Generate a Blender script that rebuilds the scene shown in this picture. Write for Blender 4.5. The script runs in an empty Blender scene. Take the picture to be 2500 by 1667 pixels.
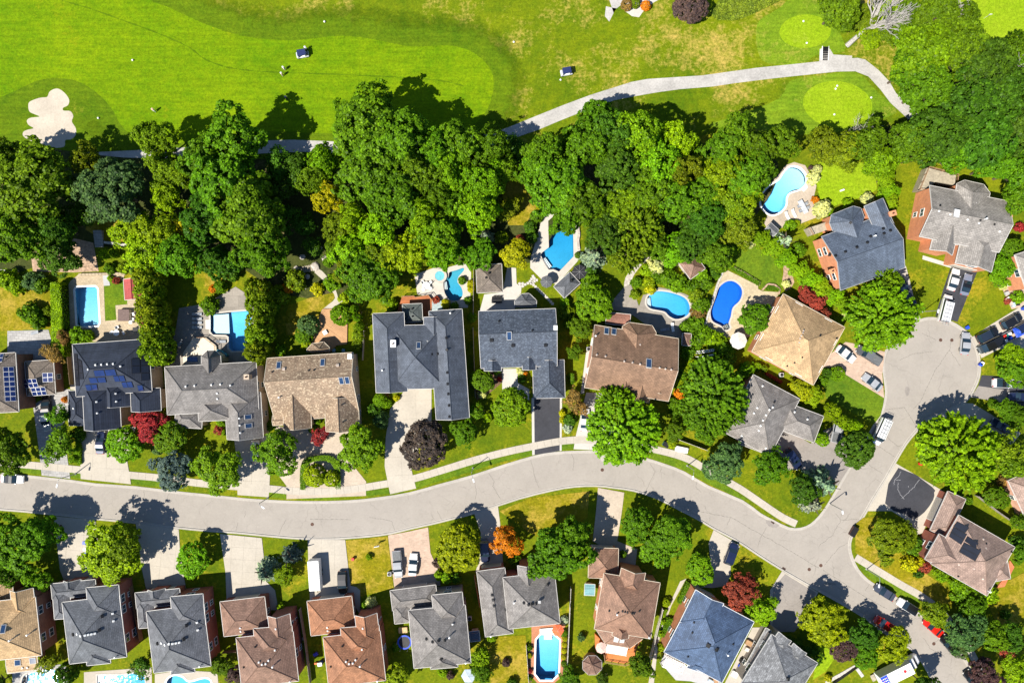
import bpy, bmesh, math, random
import numpy as np
from mathutils import Vector, Matrix
from mathutils.geometry import tessellate_polygon

# ------------------------------------------------------------------ camera, sky, sun, exposure
SC = bpy.context.scene
COL = SC.collection
H = 160.0                      # drone height in metres
S = 11.6                       # photograph pixels per metre on the ground
cam_d = bpy.data.cameras.new('camera')
cam_d.sensor_width = 36.0
cam_d.lens = 36.0 * H / (2500.0 / S)
cam_d.clip_end = 4000.0
cam = bpy.data.objects.new('camera', cam_d)
cam.location = (0, 0, H)
COL.objects.link(cam)
SC.camera = cam

SUN_EL = math.radians(55.0)
SHX, SHY = 0.797, 0.603        # direction in which shadows fall
W = bpy.data.worlds.new('World')
SC.world = W
W.use_nodes = True
_n = W.node_tree.nodes
_bg = _n['Background']
_sky = _n.new('ShaderNodeTexSky')
_sky.sky_type = 'NISHITA'
_sky.sun_disc = False
_sky.sun_elevation = SUN_EL
_sky.sun_rotation = math.atan2(-SHX, -SHY)
W.node_tree.links.new(_sky.outputs[0], _bg.inputs[0])
_sky.air_density = 1.0; _sky.dust_density = 0.2; _sky.ozone_density = 5.0
_bg.inputs[1].default_value = 0.082
sun_d = bpy.data.lights.new('sun', 'SUN')
sun_d.energy = 5.0
sun_d.angle = math.radians(0.5)
sun_d.color = (1.0, 0.94, 0.83)
sun = bpy.data.objects.new('sun', sun_d)
_dir = Vector((SHX * math.cos(SUN_EL), SHY * math.cos(SUN_EL), -math.sin(SUN_EL)))
sun.rotation_euler = _dir.to_track_quat('-Z', 'Y').to_euler()
COL.objects.link(sun)
SC.view_settings.view_transform = 'Standard'
SC.view_settings.look = 'None'
SC.view_settings.exposure = 0.70
SC.view_settings.gamma = 1.0
try:
    SC.cycles.max_bounces = 5
    SC.cycles.diffuse_bounces = 2
    SC.cycles.glossy_bounces = 2
    SC.cycles.transmission_bounces = 3
    SC.cycles.transparent_max_bounces = 6
    SC.cycles.caustics_reflective = False
    SC.cycles.caustics_refractive = False
    SC.cycles.sample_clamp_indirect = 6.0
except Exception:
    pass

# ------------------------------------------------------------------ measured points -> metres
def U(px, py, h=0.0):
    k = (H - h) / H / S
    return ((px - 1250.0) * k, (833.5 - py) * k)
OY = [0, 400, 800, 1247]
Z = 3.734
def t(r, c, x, y):
    return (500 * c + x / Z, OY[r] + y / Z)
def P(r, c, *f):
    return [t(r, c, f[i], f[i + 1]) for i in range(0, len(f), 2)]
def FF(x, y):
    return (x * 1.06293, y * 1.06293)

# ------------------------------------------------------------------ materials
MATS = {}
RCOL = {}
def newmat(name):
    m = bpy.data.materials.new(name); m.use_nodes = True
    nt = m.node_tree
    b = nt.nodes['Principled BSDF']
    return m, nt, b
def ramp(nt, fac, stops):
    r = nt.nodes.new('ShaderNodeValToRGB')
    while len(r.color_ramp.elements) < len(stops): r.color_ramp.elements.new(0.5)
    for e, (p, c) in zip(r.color_ramp.elements, stops):
        e.position = p; e.color = (c[0], c[1], c[2], 1)
    nt.links.new(fac, r.inputs[0])
    return r.outputs[0]
def noise(nt, vec, scale, detail=3.0, rough=0.55, dist=0.0):
    n = nt.nodes.new('ShaderNodeTexNoise')
    n.inputs['Scale'].default_value = scale; n.inputs['Detail'].default_value = detail
    n.inputs['Roughness'].default_value = rough; n.inputs['Distortion'].default_value = dist
    if vec is not None: nt.links.new(vec, n.inputs['Vector'])
    return n.outputs['Fac']
def pos(nt, scale=None, rot=0.0):
    g = nt.nodes.new('ShaderNodeNewGeometry')
    o = g.outputs['Position']
    if scale is None and rot == 0: return o
    mp = nt.nodes.new('ShaderNodeMapping')
    if scale: mp.inputs['Scale'].default_value = scale
    mp.inputs['Rotation'].default_value = (0, 0, rot)
    nt.links.new(o, mp.inputs['Vector'])
    return mp.outputs[0]
def mixc(nt, fac, a, b, mode='MIX'):
    m = nt.nodes.new('ShaderNodeMix'); m.data_type = 'RGBA'; m.blend_type = mode
    for s, v in ((m.inputs['Factor'], fac), (m.inputs[6], a), (m.inputs[7], b)):
        if hasattr(v, 'default_value') or hasattr(v, 'is_linked'): nt.links.new(v, s)
        elif isinstance(v, (int, float)): s.default_value = v
        else: s.default_value = (v[0], v[1], v[2], 1)
    return m.outputs[2]
def maths(nt, op, a, b=0.0, clamp=False):
    m = nt.nodes.new('ShaderNodeMath'); m.operation = op; m.use_clamp = clamp
    for s, v in ((m.inputs[0], a), (m.inputs[1], b)):
        if isinstance(v, (int, float)): s.default_value = v
        else: nt.links.new(v, s)
    return m.outputs[0]
def bump(nt, b, h, strength=0.3, dist=0.05):
    n = nt.nodes.new('ShaderNodeBump'); n.inputs['Strength'].default_value = strength; n.inputs['Distance'].default_value = dist
    nt.links.new(h, n.inputs['Height']); nt.links.new(n.outputs[0], b.inputs['Normal'])

def mat(name, col, rough=0.7, metal=0.0, var=0.12, scale=3.0, spec=0.3):
    """plain surface with soft mottling"""
    if name in MATS: return MATS[name]
    m, nt, b = newmat(name)
    p = pos(nt)
    f = noise(nt, p, scale, 4)
    lo = [c * (1 - var * 1.6) for c in col]; hi = [min(1, c * (1 + var * 1.6)) for c in col]
    nt.links.new(ramp(nt, f, [(0.3, lo), (0.7, hi)]), b.inputs['Base Color'])
    b.inputs['Roughness'].default_value = rough; b.inputs['Metallic'].default_value = metal
    b.inputs['Specular IOR Level'].default_value = spec
    MATS[name] = m
    return m

def grass(name, dark, mid, dry, dryness=0.5, streak=0.0, rot=0.0, fine=5.0, drysc=0.09):
    m, nt, b = newmat(name)
    p = pos(nt)
    big = noise(nt, p, 0.07, 3)
    midn = noise(nt, p, 0.55, 5, 0.65)
    fin = maths(nt, 'ADD', maths(nt, 'MULTIPLY', noise(nt, p, fine, 3, 0.7), 0.5), maths(nt, 'MULTIPLY', noise(nt, p, fine * 0.36, 4, 0.75), 0.5))
    c = ramp(nt, maths(nt, 'ADD', maths(nt, 'MULTIPLY', big, 0.5), maths(nt, 'MULTIPLY', midn, 0.5)), [(0.36, dark), (0.62, mid)])
    dn = maths(nt, 'ADD', maths(nt, 'MULTIPLY', noise(nt, p, drysc, 5, 0.6), 0.62), maths(nt, 'MULTIPLY', noise(nt, p, 0.9, 5, 0.75), 0.38))
    lo = 0.66 - 0.3 * dryness
    dm = ramp(nt, dn, [(lo, (0, 0, 0)), (lo + 0.12, (1, 1, 1))])
    c = mixc(nt, dm, c, dry)
    fs = ramp(nt, fin, [(0.34, (0.5, 0.5, 0.5)), (0.66, (1.38, 1.36, 1.3))])
    c = mixc(nt, 1.0, c, fs, 'MULTIPLY')
    if streak:
        st = noise(nt, pos(nt, (0.12, 1.5, 1), rot), 1.0, 4, 0.6)
        ss = ramp(nt, st, [(0.35, (1 - streak,) * 3), (0.65, (1 + streak,) * 3)])
        c = mixc(nt, 1.0, c, ss, 'MULTIPLY')
    nt.links.new(c, b.inputs['Base Color'])
    b.inputs['Roughness'].default_value = 0.9; b.inputs['Specular IOR Level'].default_value = 0.08
    bump(nt, b, fin, 0.35, 0.08)
    MATS[name] = m
    return m

def paved(name, col, var=0.1, cracks=0.0, joint=None, jscale=1.0, jrot=0.0, jdark=0.75, stain=0.25, crackscale=0.12):
    """concrete / asphalt / pavers: mottled, optional crack network and brick joints"""
    if name in MATS: return MATS[name]
    m, nt, b = newmat(name)
    p = pos(nt)
    f = maths(nt, 'ADD', maths(nt, 'MULTIPLY', noise(nt, p, 0.22, 5, 0.6), 0.55), maths(nt, 'MULTIPLY', noise(nt, p, 2.5, 4, 0.65), 0.45))
    lo = [c * (1 - var * 2) for c in col]; hi = [min(1, c * (1 + var * 1.5)) for c in col]
    c = ramp(nt, f, [(0.32, lo), (0.66, hi)])
    if joint:
        bt = nt.nodes.new('ShaderNodeTexBrick')
        nt.links.new(pos(nt, (jscale, jscale, jscale), jrot), bt.inputs['Vector'])
        bt.inputs['Scale'].default_value = 1.0
        bt.inputs['Color1'].default_value = (1, 1, 1, 1); bt.inputs['Color2'].default_value = (0.8, 0.8, 0.8, 1)
        bt.inputs['Mortar'].default_value = (jdark, jdark, jdark, 1)
        bt.inputs['Mortar Size'].default_value = 0.035; bt.inputs['Brick Width'].default_value = joint[0]; bt.inputs['Row Height'].default_value = joint[1]
        c = mixc(nt, 1.0, c, bt.outputs['Color'], 'MULTIPLY')
    if cracks:
        for sc, th, seed, amt in ((crackscale, 0.007, 3.0, 1.0), (crackscale * 3.1, 0.018, 11.0, 0.6)):
            v = nt.nodes.new('ShaderNodeTexVoronoi'); v.feature = 'DISTANCE_TO_EDGE'
            v.inputs['Scale'].default_value = sc
            mp = nt.nodes.new('ShaderNodeMapping'); mp.inputs['Location'].default_value = (seed, seed * 2, 0)
            nn = nt.nodes.new('ShaderNodeTexNoise'); nn.inputs['Scale'].default_value = 0.7; nn.inputs['Detail'].default_value = 4
            nt.links.new(p, nn.inputs['Vector'])
            add = nt.nodes.new('ShaderNodeVectorMath'); add.operation = 'MULTIPLY_ADD'
            nt.links.new(nn.outputs['Color'], add.inputs[0]); add.inputs[1].default_value = (1.6, 1.6, 0); nt.links.new(p, add.inputs[2])
            nt.links.new(add.outputs[0], mp.inputs['Vector']); nt.links.new(mp.outputs[0], v.inputs['Vector'])
            line = ramp(nt, v.outputs['Distance'], [(th * 0.3, (1, 1, 1)), (th, (0, 0, 0))])
            gate = ramp(nt, noise(nt, p, 0.13 if sc < 0.2 else 0.21, 2), [(0.5, (0, 0, 0)), (0.62, (1, 1, 1))])
            k = maths(nt, 'MULTIPLY', maths(nt, 'MULTIPLY', line, gate), cracks * amt)
            c = mixc(nt, k, c, [x * 0.35 for x in col])
    if stain:
        sn = ramp(nt, noise(nt, p, 0.6, 5, 0.7), [(0.52, (1, 1, 1)), (0.8, (1 - stain,) * 3)])
        c = mixc(nt, 1.0, c, sn, 'MULTIPLY')
    nt.links.new(c, b.inputs['Base Color'])
    b.inputs['Roughness'].default_value = 0.85; b.inputs['Specular IOR Level'].default_value = 0.2
    MATS[name] = m
    return m

def shingle(name, col, speck=0.16, row=0.34, width=0.62, light=None):
    """roof shingles in UV metres: courses, tabs and weathered streaks"""
    if name in MATS: return MATS[name]
    m, nt, b = newmat(name)
    uv = nt.nodes.new('ShaderNodeUVMap'); uv.uv_map = 'UVMap'
    u = uv.outputs[0]
    bt = nt.nodes.new('ShaderNodeTexBrick'); nt.links.new(u, bt.inputs['Vector'])
    bt.inputs['Scale'].default_value = 1.0
    bt.inputs['Color1'].default_value = (1 - speck,) * 3 + (1,); bt.inputs['Color2'].default_value = (1 + speck,) * 3 + (1,)
    bt.inputs['Mortar'].default_value = (0.5, 0.5, 0.5, 1)
    bt.inputs['Mortar Size'].default_value = 0.028; bt.inputs['Brick Width'].default_value = width; bt.inputs['Row Height'].default_value = row
    bt.inputs['Bias'].default_value = -0.1
    p = pos(nt)
    n1 = noise(nt, p, 0.35, 4, 0.6)
    lo = [c * 0.78 for c in col]; hi = [min(1, c * 1.22) for c in col]
    c = ramp(nt, n1, [(0.3, lo), (0.7, hi)])
    c = mixc(nt, 1.0, c, bt.outputs['Color'], 'MULTIPLY')
    fin = noise(nt, p, 4.5, 3, 0.7)
    c = mixc(nt, 1.0, c, ramp(nt, fin, [(0.3, (1 - speck,) * 3), (0.7, (1 + speck,) * 3)]), 'MULTIPLY')
    if light:
        sp = ramp(nt, noise(nt, p, 2.6, 2, 0.5), [(0.56, (0, 0, 0)), (0.62, (1, 1, 1))])
        c = mixc(nt, maths(nt, 'MULTIPLY', sp, 0.7), c, light)
    sv = noise(nt, mapuv(nt, u, (1.2, 0.12, 1)), 1.0, 4, 0.6)
    c = mixc(nt, 1.0, c, ramp(nt, sv, [(0.35, (0.84,) * 3), (0.65, (1.1,) * 3)]), 'MULTIPLY')
    nt.links.new(c, b.inputs['Base Color'])
    b.inputs['Roughness'].default_value = 0.62; b.inputs['Specular IOR Level'].default_value = 0.35
    bump(nt, b, fin, 0.4, 0.05)
    RCOL[m.name] = col
    MATS[name] = m
    return m
def mapuv(nt, u, sc):
    mp = nt.nodes.new('ShaderNodeMapping'); mp.inputs['Scale'].default_value = sc
    nt.links.new(u, mp.inputs['Vector']); return mp.outputs[0]

def leafmat():
    m, nt, b = newmat('leaf')
    nt.nodes.remove(b)
    out = nt.nodes['Material Output']
    oi = nt.nodes.new('ShaderNodeObjectInfo'); g = nt.nodes.new('ShaderNodeNewGeometry')
    r = g.outputs['Random Per Island']
    k = ramp(nt, r, [(0.0, (0.5, 0.52, 0.45)), (0.5, (1.0, 1.0, 0.85)), (1.0, (1.9, 1.75, 1.1))])
    c = mixc(nt, 1.0, oi.outputs['Color'], k, 'MULTIPLY')
    f = ramp(nt, noise(nt, g.outputs['Position'], 0.55, 3, 0.6), [(0.3, (0.72, 0.78, 0.8)), (0.7, (1.25, 1.18, 1.0))])
    c = mixc(nt, 1.0, c, f, 'MULTIPLY')
    d = nt.nodes.new('ShaderNodeBsdfDiffuse'); tr = nt.nodes.new('ShaderNodeBsdfTranslucent'); gl = nt.nodes.new('ShaderNodeBsdfGlossy')
    gl.inputs['Roughness'].default_value = 0.45; gl.inputs['Color'].default_value = (0.5, 0.5, 0.45, 1)
    nt.links.new(c, d.inputs['Color'])
    c2 = mixc(nt, 1.0, c, (1.15, 1.3, 0.5), 'MULTIPLY'); nt.links.new(c2, tr.inputs['Color'])
    m1 = nt.nodes.new('ShaderNodeMixShader'); m1.inputs[0].default_value = 0.28
    nt.links.new(d.outputs[0], m1.inputs[1]); nt.links.new(tr.outputs[0], m1.inputs[2])
    m2 = nt.nodes.new('ShaderNodeMixShader'); m2.inputs[0].default_value = 0.012
    nt.links.new(m1.outputs[0], m2.inputs[1]); nt.links.new(gl.outputs[0], m2.inputs[2])
    nt.links.new(m2.outputs[0], out.inputs['Surface'])
    return m

def objcolor(name, rough=0.4, metal=0.0, coat=0.0):
    m, nt, b = newmat(name)
    oi = nt.nodes.new('ShaderNodeObjectInfo')
    f = ramp(nt, noise(nt, pos(nt), 2.0, 3), [(0.3, (0.93,) * 3), (0.7, (1.05,) * 3)])
    nt.links.new(mixc(nt, 1.0, oi.outputs['Color'], f, 'MULTIPLY'), b.inputs['Base Color'])
    b.inputs['Roughness'].default_value = rough; b.inputs['Metallic'].default_value = metal
    b.inputs['Coat Weight'].default_value = coat; b.inputs['Coat Roughness'].default_value = 0.06
    return m

def watermat(name, ripple=0.03, rscale=1.6):
    """clear water: mirror-like skin over a volume that swallows red light with depth"""
    m, nt, b = newmat(name)
    nt.nodes.remove(b)
    out = nt.nodes['Material Output']
    tr = nt.nodes.new('ShaderNodeBsdfTransparent')
    gl = nt.nodes.new('ShaderNodeBsdfGlossy'); gl.inputs['Roughness'].default_value = 0.04
    fr = nt.nodes.new('ShaderNodeFresnel'); fr.inputs[0].default_value = 1.33
    bp = nt.nodes.new('ShaderNodeBump'); bp.inputs['Strength'].default_value = 0.5; bp.inputs['Distance'].default_value = ripple
    nt.links.new(noise(nt, pos(nt), rscale, 3), bp.inputs['Height'])
    nt.links.new(bp.outputs[0], gl.inputs['Normal']); nt.links.new(bp.outputs[0], fr.inputs['Normal'])
    mx = nt.nodes.new('ShaderNodeMixShader')
    nt.links.new(fr.outputs[0], mx.inputs[0]); nt.links.new(tr.outputs[0], mx.inputs[1]); nt.links.new(gl.outputs[0], mx.inputs[2])
    nt.links.new(mx.outputs[0], out.inputs['Surface'])
    va = nt.nodes.new('ShaderNodeVolumeAbsorption'); va.inputs['Color'].default_value = (0.15, 0.76, 0.97, 1); va.inputs['Density'].default_value = 0.42
    nt.links.new(va.outputs[0], out.inputs['Volume'])
    return m

def glassmat(name, col, rough=0.05):
    m, nt, b = newmat(name)
    p = pos(nt)
    nt.links.new(ramp(nt, noise(nt, p, 0.8, 2), [(0.3, [c * 0.8 for c in col]), (0.7, [c * 1.2 for c in col])]), b.inputs['Base Color'])
    b.inputs['Roughness'].default_value = rough; b.inputs['Specular IOR Level'].default_value = 0.8
    MATS[name] = m
    return m

LEAF = leafmat()
PAINT = objcolor('car_paint', 0.28, 0.25, 0.8)
CLOTH = objcolor('cloth', 0.8)
GLASS = glassmat('window_glass', (0.03, 0.06, 0.09))
CARGLASS = glassmat('car_glass', (0.015, 0.03, 0.045))
SKYLIGHT = glassmat('skylight_glass', (0.02, 0.05, 0.12))
SOLAR = glassmat('solar_cell', (0.008, 0.02, 0.10), 0.2)
SOLARK = glassmat('solar_black', (0.01, 0.012, 0.02), 0.3)
WHITE = mat('white_paint', (0.8, 0.8, 0.78), 0.5, 0, 0.04)
CREAM = mat('cream_stucco', (0.62, 0.55, 0.44), 0.85, 0, 0.06)
GREYTRIM = mat('grey_trim', (0.38, 0.38, 0.38), 0.5, 0, 0.05)
BLACK = mat('black_metal', (0.02, 0.02, 0.022), 0.45, 0.3, 0.1)
RUBBER = mat('rubber', (0.018, 0.018, 0.018), 0.85, 0, 0.1)
CHROME = mat('chrome', (0.6, 0.6, 0.6), 0.25, 1.0, 0.05)
BARK = mat('bark', (0.11, 0.085, 0.06), 0.95, 0, 0.25, 6)
PALEBARK = mat('pale_bark', (0.36, 0.34, 0.32), 0.9, 0, 0.25, 5)
WOOD = mat('deck_wood', (0.36, 0.22, 0.12), 0.8, 0, 0.15, 2)
GREYWOOD = mat('weathered_wood', (0.33, 0.29, 0.22), 0.85, 0, 0.15, 2)
STONE = mat('garden_stone', (0.42, 0.38, 0.34), 0.9, 0, 0.2, 2)
SOIL = mat('mulch', (0.14, 0.085, 0.05), 0.95, 0, 0.3, 3)
PINKSOIL = mat('tan_mulch', (0.36, 0.25, 0.17), 0.95, 0, 0.25, 2)
REDLAMP = mat('tail_lamp', (0.5, 0.02, 0.015), 0.3, 0, 0.05)
LAMPGLASS = mat('lamp_lens', (0.75, 0.75, 0.72), 0.2, 0, 0.05)
BLUEPLASTIC = mat('blue_plastic', (0.02, 0.07, 0.5), 0.45, 0, 0.05)
REDPLASTIC = mat('red_plastic', (0.6, 0.03, 0.02), 0.45, 0, 0.05)
ORANGE = mat('orange_plastic', (0.75, 0.16, 0.03), 0.5, 0, 0.05)
IRON = mat('manhole_iron', (0.10, 0.055, 0.04), 0.8, 0.2, 0.2)

# ------------------------------------------------------------------ object helpers
def put(o, parent=None):
    COL.objects.link(o)
    if parent is not None: o.parent = parent
    return o
def tag(o, label=None, cat=None, group=None, kind=None):
    if label: o['label'] = label
    if cat: o['category'] = cat
    if group: o['group'] = group
    if kind: o['kind'] = kind
    return o
def empty(name, loc=(0, 0, 0), rz=0.0, label=None, cat=None, group=None):
    o = bpy.data.objects.new(name, None); o.location = loc; o.rotation_euler = (0, 0, rz)
    o.empty_display_size = 0.3
    put(o); tag(o, label, cat, group); return o
class MB:
    """collects geometry for ONE mesh"""
    def __init__(s): s.v = []; s.f = []; s.mi = []; s.m = 0; s.uv = None
    def add(s, vs, fs):
        k = len(s.v); s.v += [tuple(x) for x in vs]; s.f += [tuple(i + k for i in f) for f in fs]; s.mi += [s.m] * len(fs); return s
    def box(s, x0, x1, y0, y1, z0, z1):
        return s.add([(x0, y0, z0), (x1, y0, z0), (x1, y1, z0), (x0, y1, z0), (x0, y0, z1), (x1, y0, z1), (x1, y1, z1), (x0, y1, z1)],
                     [(0, 3, 2, 1), (4, 5, 6, 7), (0, 1, 5, 4), (1, 2, 6, 5), (2, 3, 7, 6), (3, 0, 4, 7)])
    def rbox(s, x0, x1, y0, y1, z0, z1, c=0.1):
        """box with chamfered upright corners and a chamfered top"""
        def ring(i, z):
            a0, a1, b0, b1 = x0 + i, x1 - i, y0 + i, y1 - i
            return [(a0 + c, b0, z), (a1 - c, b0, z), (a1, b0 + c, z), (a1, b1 - c, z), (a1 - c, b1, z), (a0 + c, b1, z), (a0, b1 - c, z), (a0, b0 + c, z)]
        r = ring(0, z0) + ring(0, z1 - c * 0.6) + ring(c * 0.5, z1)
        fs = [tuple(range(7, -1, -1)), tuple(range(16, 24))]
        for k in (0, 8):
            for i in range(8): fs.append((k + i, k + (i + 1) % 8, k + 8 + (i + 1) % 8, k + 8 + i))
        return s.add(r, fs)
    def tube(s, pts, rad, n=6, cap=True):
        pts = [Vector(p) for p in pts]
        if not hasattr(rad, '__len__'): rad = [rad] * len(pts)
        vs = []; fs = []
        for i, p in enumerate(pts):
            d = (pts[min(i + 1, len(pts) - 1)] - pts[max(i - 1, 0)])
            d = d.normalized() if d.length > 1e-9 else Vector((0, 0, 1))
            a = d.orthogonal().normalized() if abs(d.z) < 0.95 else Vector((1, 0, 0))
            a = (a - d * a.dot(d)).normalized(); b2 = d.cross(a)
            for k in range(n):
                th = 2 * math.pi * k / n
                vs.append(p + (a * math.cos(th) + b2 * math.sin(th)) * rad[i])
        for i in range(len(pts) - 1):
            for k in range(n):
                fs.append((i * n + k, i * n + (k + 1) % n, (i + 1) * n + (k + 1) % n, (i + 1) * n + k))
        if cap:
            fs.append(tuple(range(n - 1, -1, -1))); fs.append(tuple((len(pts) - 1) * n + k for k in range(n)))
        return s.add(vs, fs)
    def lathe(s, prof, n=16, cx=0, cy=0):
        vs = []; fs = []
        for r, z in prof:
            for k in range(n):
                th = 2 * math.pi * k / n; vs.append((cx + r * math.cos(th), cy + r * math.sin(th), z))
        for i in range(len(prof) - 1):
            for k in range(n): fs.append((i * n + k, i * n + (k + 1) % n, (i + 1) * n + (k + 1) % n, (i + 1) * n + k))
        fs.append(tuple(range(n - 1, -1, -1))); fs.append(tuple((len(prof) - 1) * n + k for k in range(n)))
        return s.add(vs, fs)
    def prism(s, pts, z0, z1):
        n = len(pts); vs = [(x, y, z0) for x, y in pts] + [(x, y, z1) for x, y in pts]
        tris = tessellate_polygon([[Vector((x, y, 0)) for x, y in pts]])
        fs = [tuple(q) for q in tris]
        up = area(pts) > 0
        top = []
        for q in fs:
            a = area([pts[i] for i in q])
            q2 = q if a > 0 else q[::-1]
            top.append(tuple(i + n for i in q2)); top.append(q2[::-1])
        for i in range(n):
            j = (i + 1) % n
            top.append((i, j, j + n, i + n) if up else (j, i, i + n, j + n))
        return s.add(vs, top)
    def mesh(s, name, mats):
        me = bpy.data.meshes.new(name); me.from_pydata(s.v, [], s.f)
        if not isinstance(mats, (list, tuple)): mats = [mats]
        for m in mats: me.materials.append(m)
        if len(mats) > 1:
            me.polygons.foreach_set('material_index', s.mi)
        me.update()
        return me
    def obj(s, name, mats, parent=None, smooth=False):
        me = s.mesh(name, mats)
        if smooth:
            me.polygons.foreach_set('use_smooth', [True] * len(me.polygons))
        return put(bpy.data.objects.new(name, me), parent)
def area(p):
    return 0.5 * sum(p[i][0] * p[(i + 1) % len(p)][1] - p[(i + 1) % len(p)][0] * p[i][1] for i in range(len(p)))
def smooth(pts, n=4, closed=True):
    out = []; m = len(pts)
    rng = range(m) if closed else range(m - 1)
    for i in rng:
        if closed: p0, p1, p2, p3 = (pts[(i + k) % m] for k in (-1, 0, 1, 2))
        else: p0, p1, p2, p3 = pts[max(i - 1, 0)], pts[i], pts[i + 1], pts[min(i + 2, m - 1)]
        for k in range(n):
            u = k / n
            out.append(tuple(0.5 * (2 * p1[j] + (-p0[j] + p2[j]) * u + (2 * p0[j] - 5 * p1[j] + 4 * p2[j] - p3[j]) * u * u + (-p0[j] + 3 * p1[j] - 3 * p2[j] + p3[j]) * u ** 3) for j in (0, 1)))
    if not closed: out.append(pts[-1])
    return out
def wpts(pts, h=0.0): return [U(x, y, h) for x, y in pts]
_EPS = [0]
def sheet(name, pts, z, m, holes=(), kind='structure', label=None, cat=None, parent=None, world=False, group=None):
    """flat ground surface from an outline, with holes"""
    _EPS[0] += 1; z = z + 0.00037 * (_EPS[0] % 90)
    loops = [pts if world else wpts(pts, z)] + [h if world else wpts(h, z) for h in holes]
    tr = tessellate_polygon([[Vector((x, y, 0)) for x, y in l] for l in loops])
    flat = [p for l in loops for p in l]
    mb = MB(); fs = []
    for q in tr:
        a = area([flat[i] for i in q])
        if abs(a) < 1e-7: continue
        fs.append(q if a > 0 else q[::-1])
    mb.add([(x, y, z) for x, y in flat], fs)
    o = mb.obj(name, m, parent)
    tag(o, label, cat, group, kind)
    return o
def clip(poly, nx, ny, d):
    out = []
    for i in range(len(poly)):
        a, b2 = poly[i], poly[(i + 1) % len(poly)]
        da = a[0] * nx + a[1] * ny - d; db = b2[0] * nx + b2[1] * ny - d
        if da <= 0: out.append(a)
        if (da < 0 < db) or (db < 0 < da):
            u = da / (da - db); out.append((a[0] + (b2[0] - a[0]) * u, a[1] + (b2[1] - a[1]) * u))
    return out
def slabs(parent, pts, z, m, size=(2.6, 2.6), ang=0.0, gap=0.02, thick=0.03):
    """cut an outline into slabs, each a piece of its own"""
    w = wpts(pts); ca, sa = math.cos(ang), math.sin(ang)
    loc = [(x * ca + y * sa, -x * sa + y * ca) for x, y in w]
    x0 = min(p[0] for p in loc); x1 = max(p[0] for p in loc); y0 = min(p[1] for p in loc); y1 = max(p[1] for p in loc)
    nx = max(1, round((x1 - x0) / size[0])); ny = max(1, round((y1 - y0) / size[1])); dx = (x1 - x0) / nx; dy = (y1 - y0) / ny
    rnd = random.Random(int(abs(x0 * 100)))
    for i in range(nx):
        for j in range(ny):
            q = loc
            q = clip(q, 1, 0, x0 + (i + 1) * dx - gap / 2); q = clip(q, -1, 0, -(x0 + i * dx + gap / 2)) if q else q
            q = clip(q, 0, 1, y0 + (j + 1) * dy - gap / 2) if q else q; q = clip(q, 0, -1, -(y0 + j * dy + gap / 2)) if q else q
            if len(q) < 3 or abs(area(q)) < 0.25: continue
            qq = []
            for a in q:
                if not qq or math.hypot(a[0] - qq[-1][0], a[1] - qq[-1][1]) > 0.02: qq.append(a)
            if len(qq) < 3: continue
            qw = [(a * ca - b2 * sa, a * sa + b2 * ca) for a, b2 in qq]
            MB().prism(qw, z, z + thick + rnd.random() * 0.006).obj('slab', m, parent)
# ------------------------------------------------------------------ ground materials
G_LAWN = grass('lawn_grass', (0.075, 0.125, 0.004), (0.165, 0.195, 0.005), (0.28, 0.23, 0.014), 0.46, drysc=0.13)
G_GREENLAWN = grass('green_lawn_grass', (0.06, 0.13, 0.008), (0.13, 0.20, 0.010), (0.27, 0.25, 0.03), 0.12)
G_DRYLAWN = grass('dry_lawn_grass', (0.15, 0.155, 0.005), (0.245, 0.205, 0.008), (0.33, 0.245, 0.035), 0.62, drysc=0.2)
G_ROUGH = grass('golf_rough_grass', (0.068, 0.128, 0.003), (0.165, 0.208, 0.004), (0.40, 0.30, 0.07), 0.50, 0.06, 0.12, drysc=0.075)
G_DARK = grass('mown_surround_grass', (0.06, 0.125, 0.003), (0.115, 0.18, 0.004), (0.2, 0.2, 0.02), 0.1, 0.12, 0.2)
G_FAIR = grass('fairway_grass', (0.085, 0.185, 0.0015), (0.165, 0.255, 0.002), (0.21, 0.22, 0.005), 0.24, 0.12, 0.1)
G_TEE = grass('green_grass', (0.19, 0.31, 0.006), (0.245, 0.35, 0.012), (0.32, 0.36, 0.05), 0.25, 0.05, 0.9)
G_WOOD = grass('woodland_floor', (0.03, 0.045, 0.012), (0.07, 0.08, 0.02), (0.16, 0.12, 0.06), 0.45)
SAND = paved('bunker_sand', (0.46, 0.405, 0.33), 0.1, stain=0.14)
GRAVEL = paved('cart_path_gravel', (0.40, 0.385, 0.365), 0.16, stain=0.3)
ASPH = paved('road_asphalt', (0.315, 0.286, 0.254), 0.05, cracks=0.45, stain=0.10, crackscale=0.11)
CONC = paved('concrete', (0.425, 0.385, 0.325), 0.07, stain=0.12)
CONCW = paved('pale_concrete', (0.48, 0.455, 0.42), 0.06, stain=0.1)
KERBM = paved('kerb_concrete', (0.39, 0.362, 0.325), 0.08, stain=0.25)
JOINT = paved('joint_dark', (0.26, 0.24, 0.205), 0.1)
PINKC = paved('pink_concrete', (0.50, 0.37, 0.285), 0.08, joint=(0.7, 0.35), jdark=0.9)
BLACKTOP = paved('blacktop', (0.045, 0.046, 0.055), 0.12, stain=0.3)
GREYTOP = paved('grey_blacktop', (0.26, 0.235, 0.215), 0.08, cracks=0.3, stain=0.2)
PAVER = paved('grey_pavers', (0.40, 0.39, 0.38), 0.12, joint=(0.9, 0.6), jdark=0.6, jrot=0.08)
TANPAVER = paved('tan_pavers', (0.48, 0.39, 0.27), 0.1, joint=(0.55, 0.4), jdark=0.72)
TANPAVER2 = paved('tan_cobble', (0.52, 0.43, 0.285), 0.08, joint=(0.5, 0.5), jdark=0.78, jrot=0.5)
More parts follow.
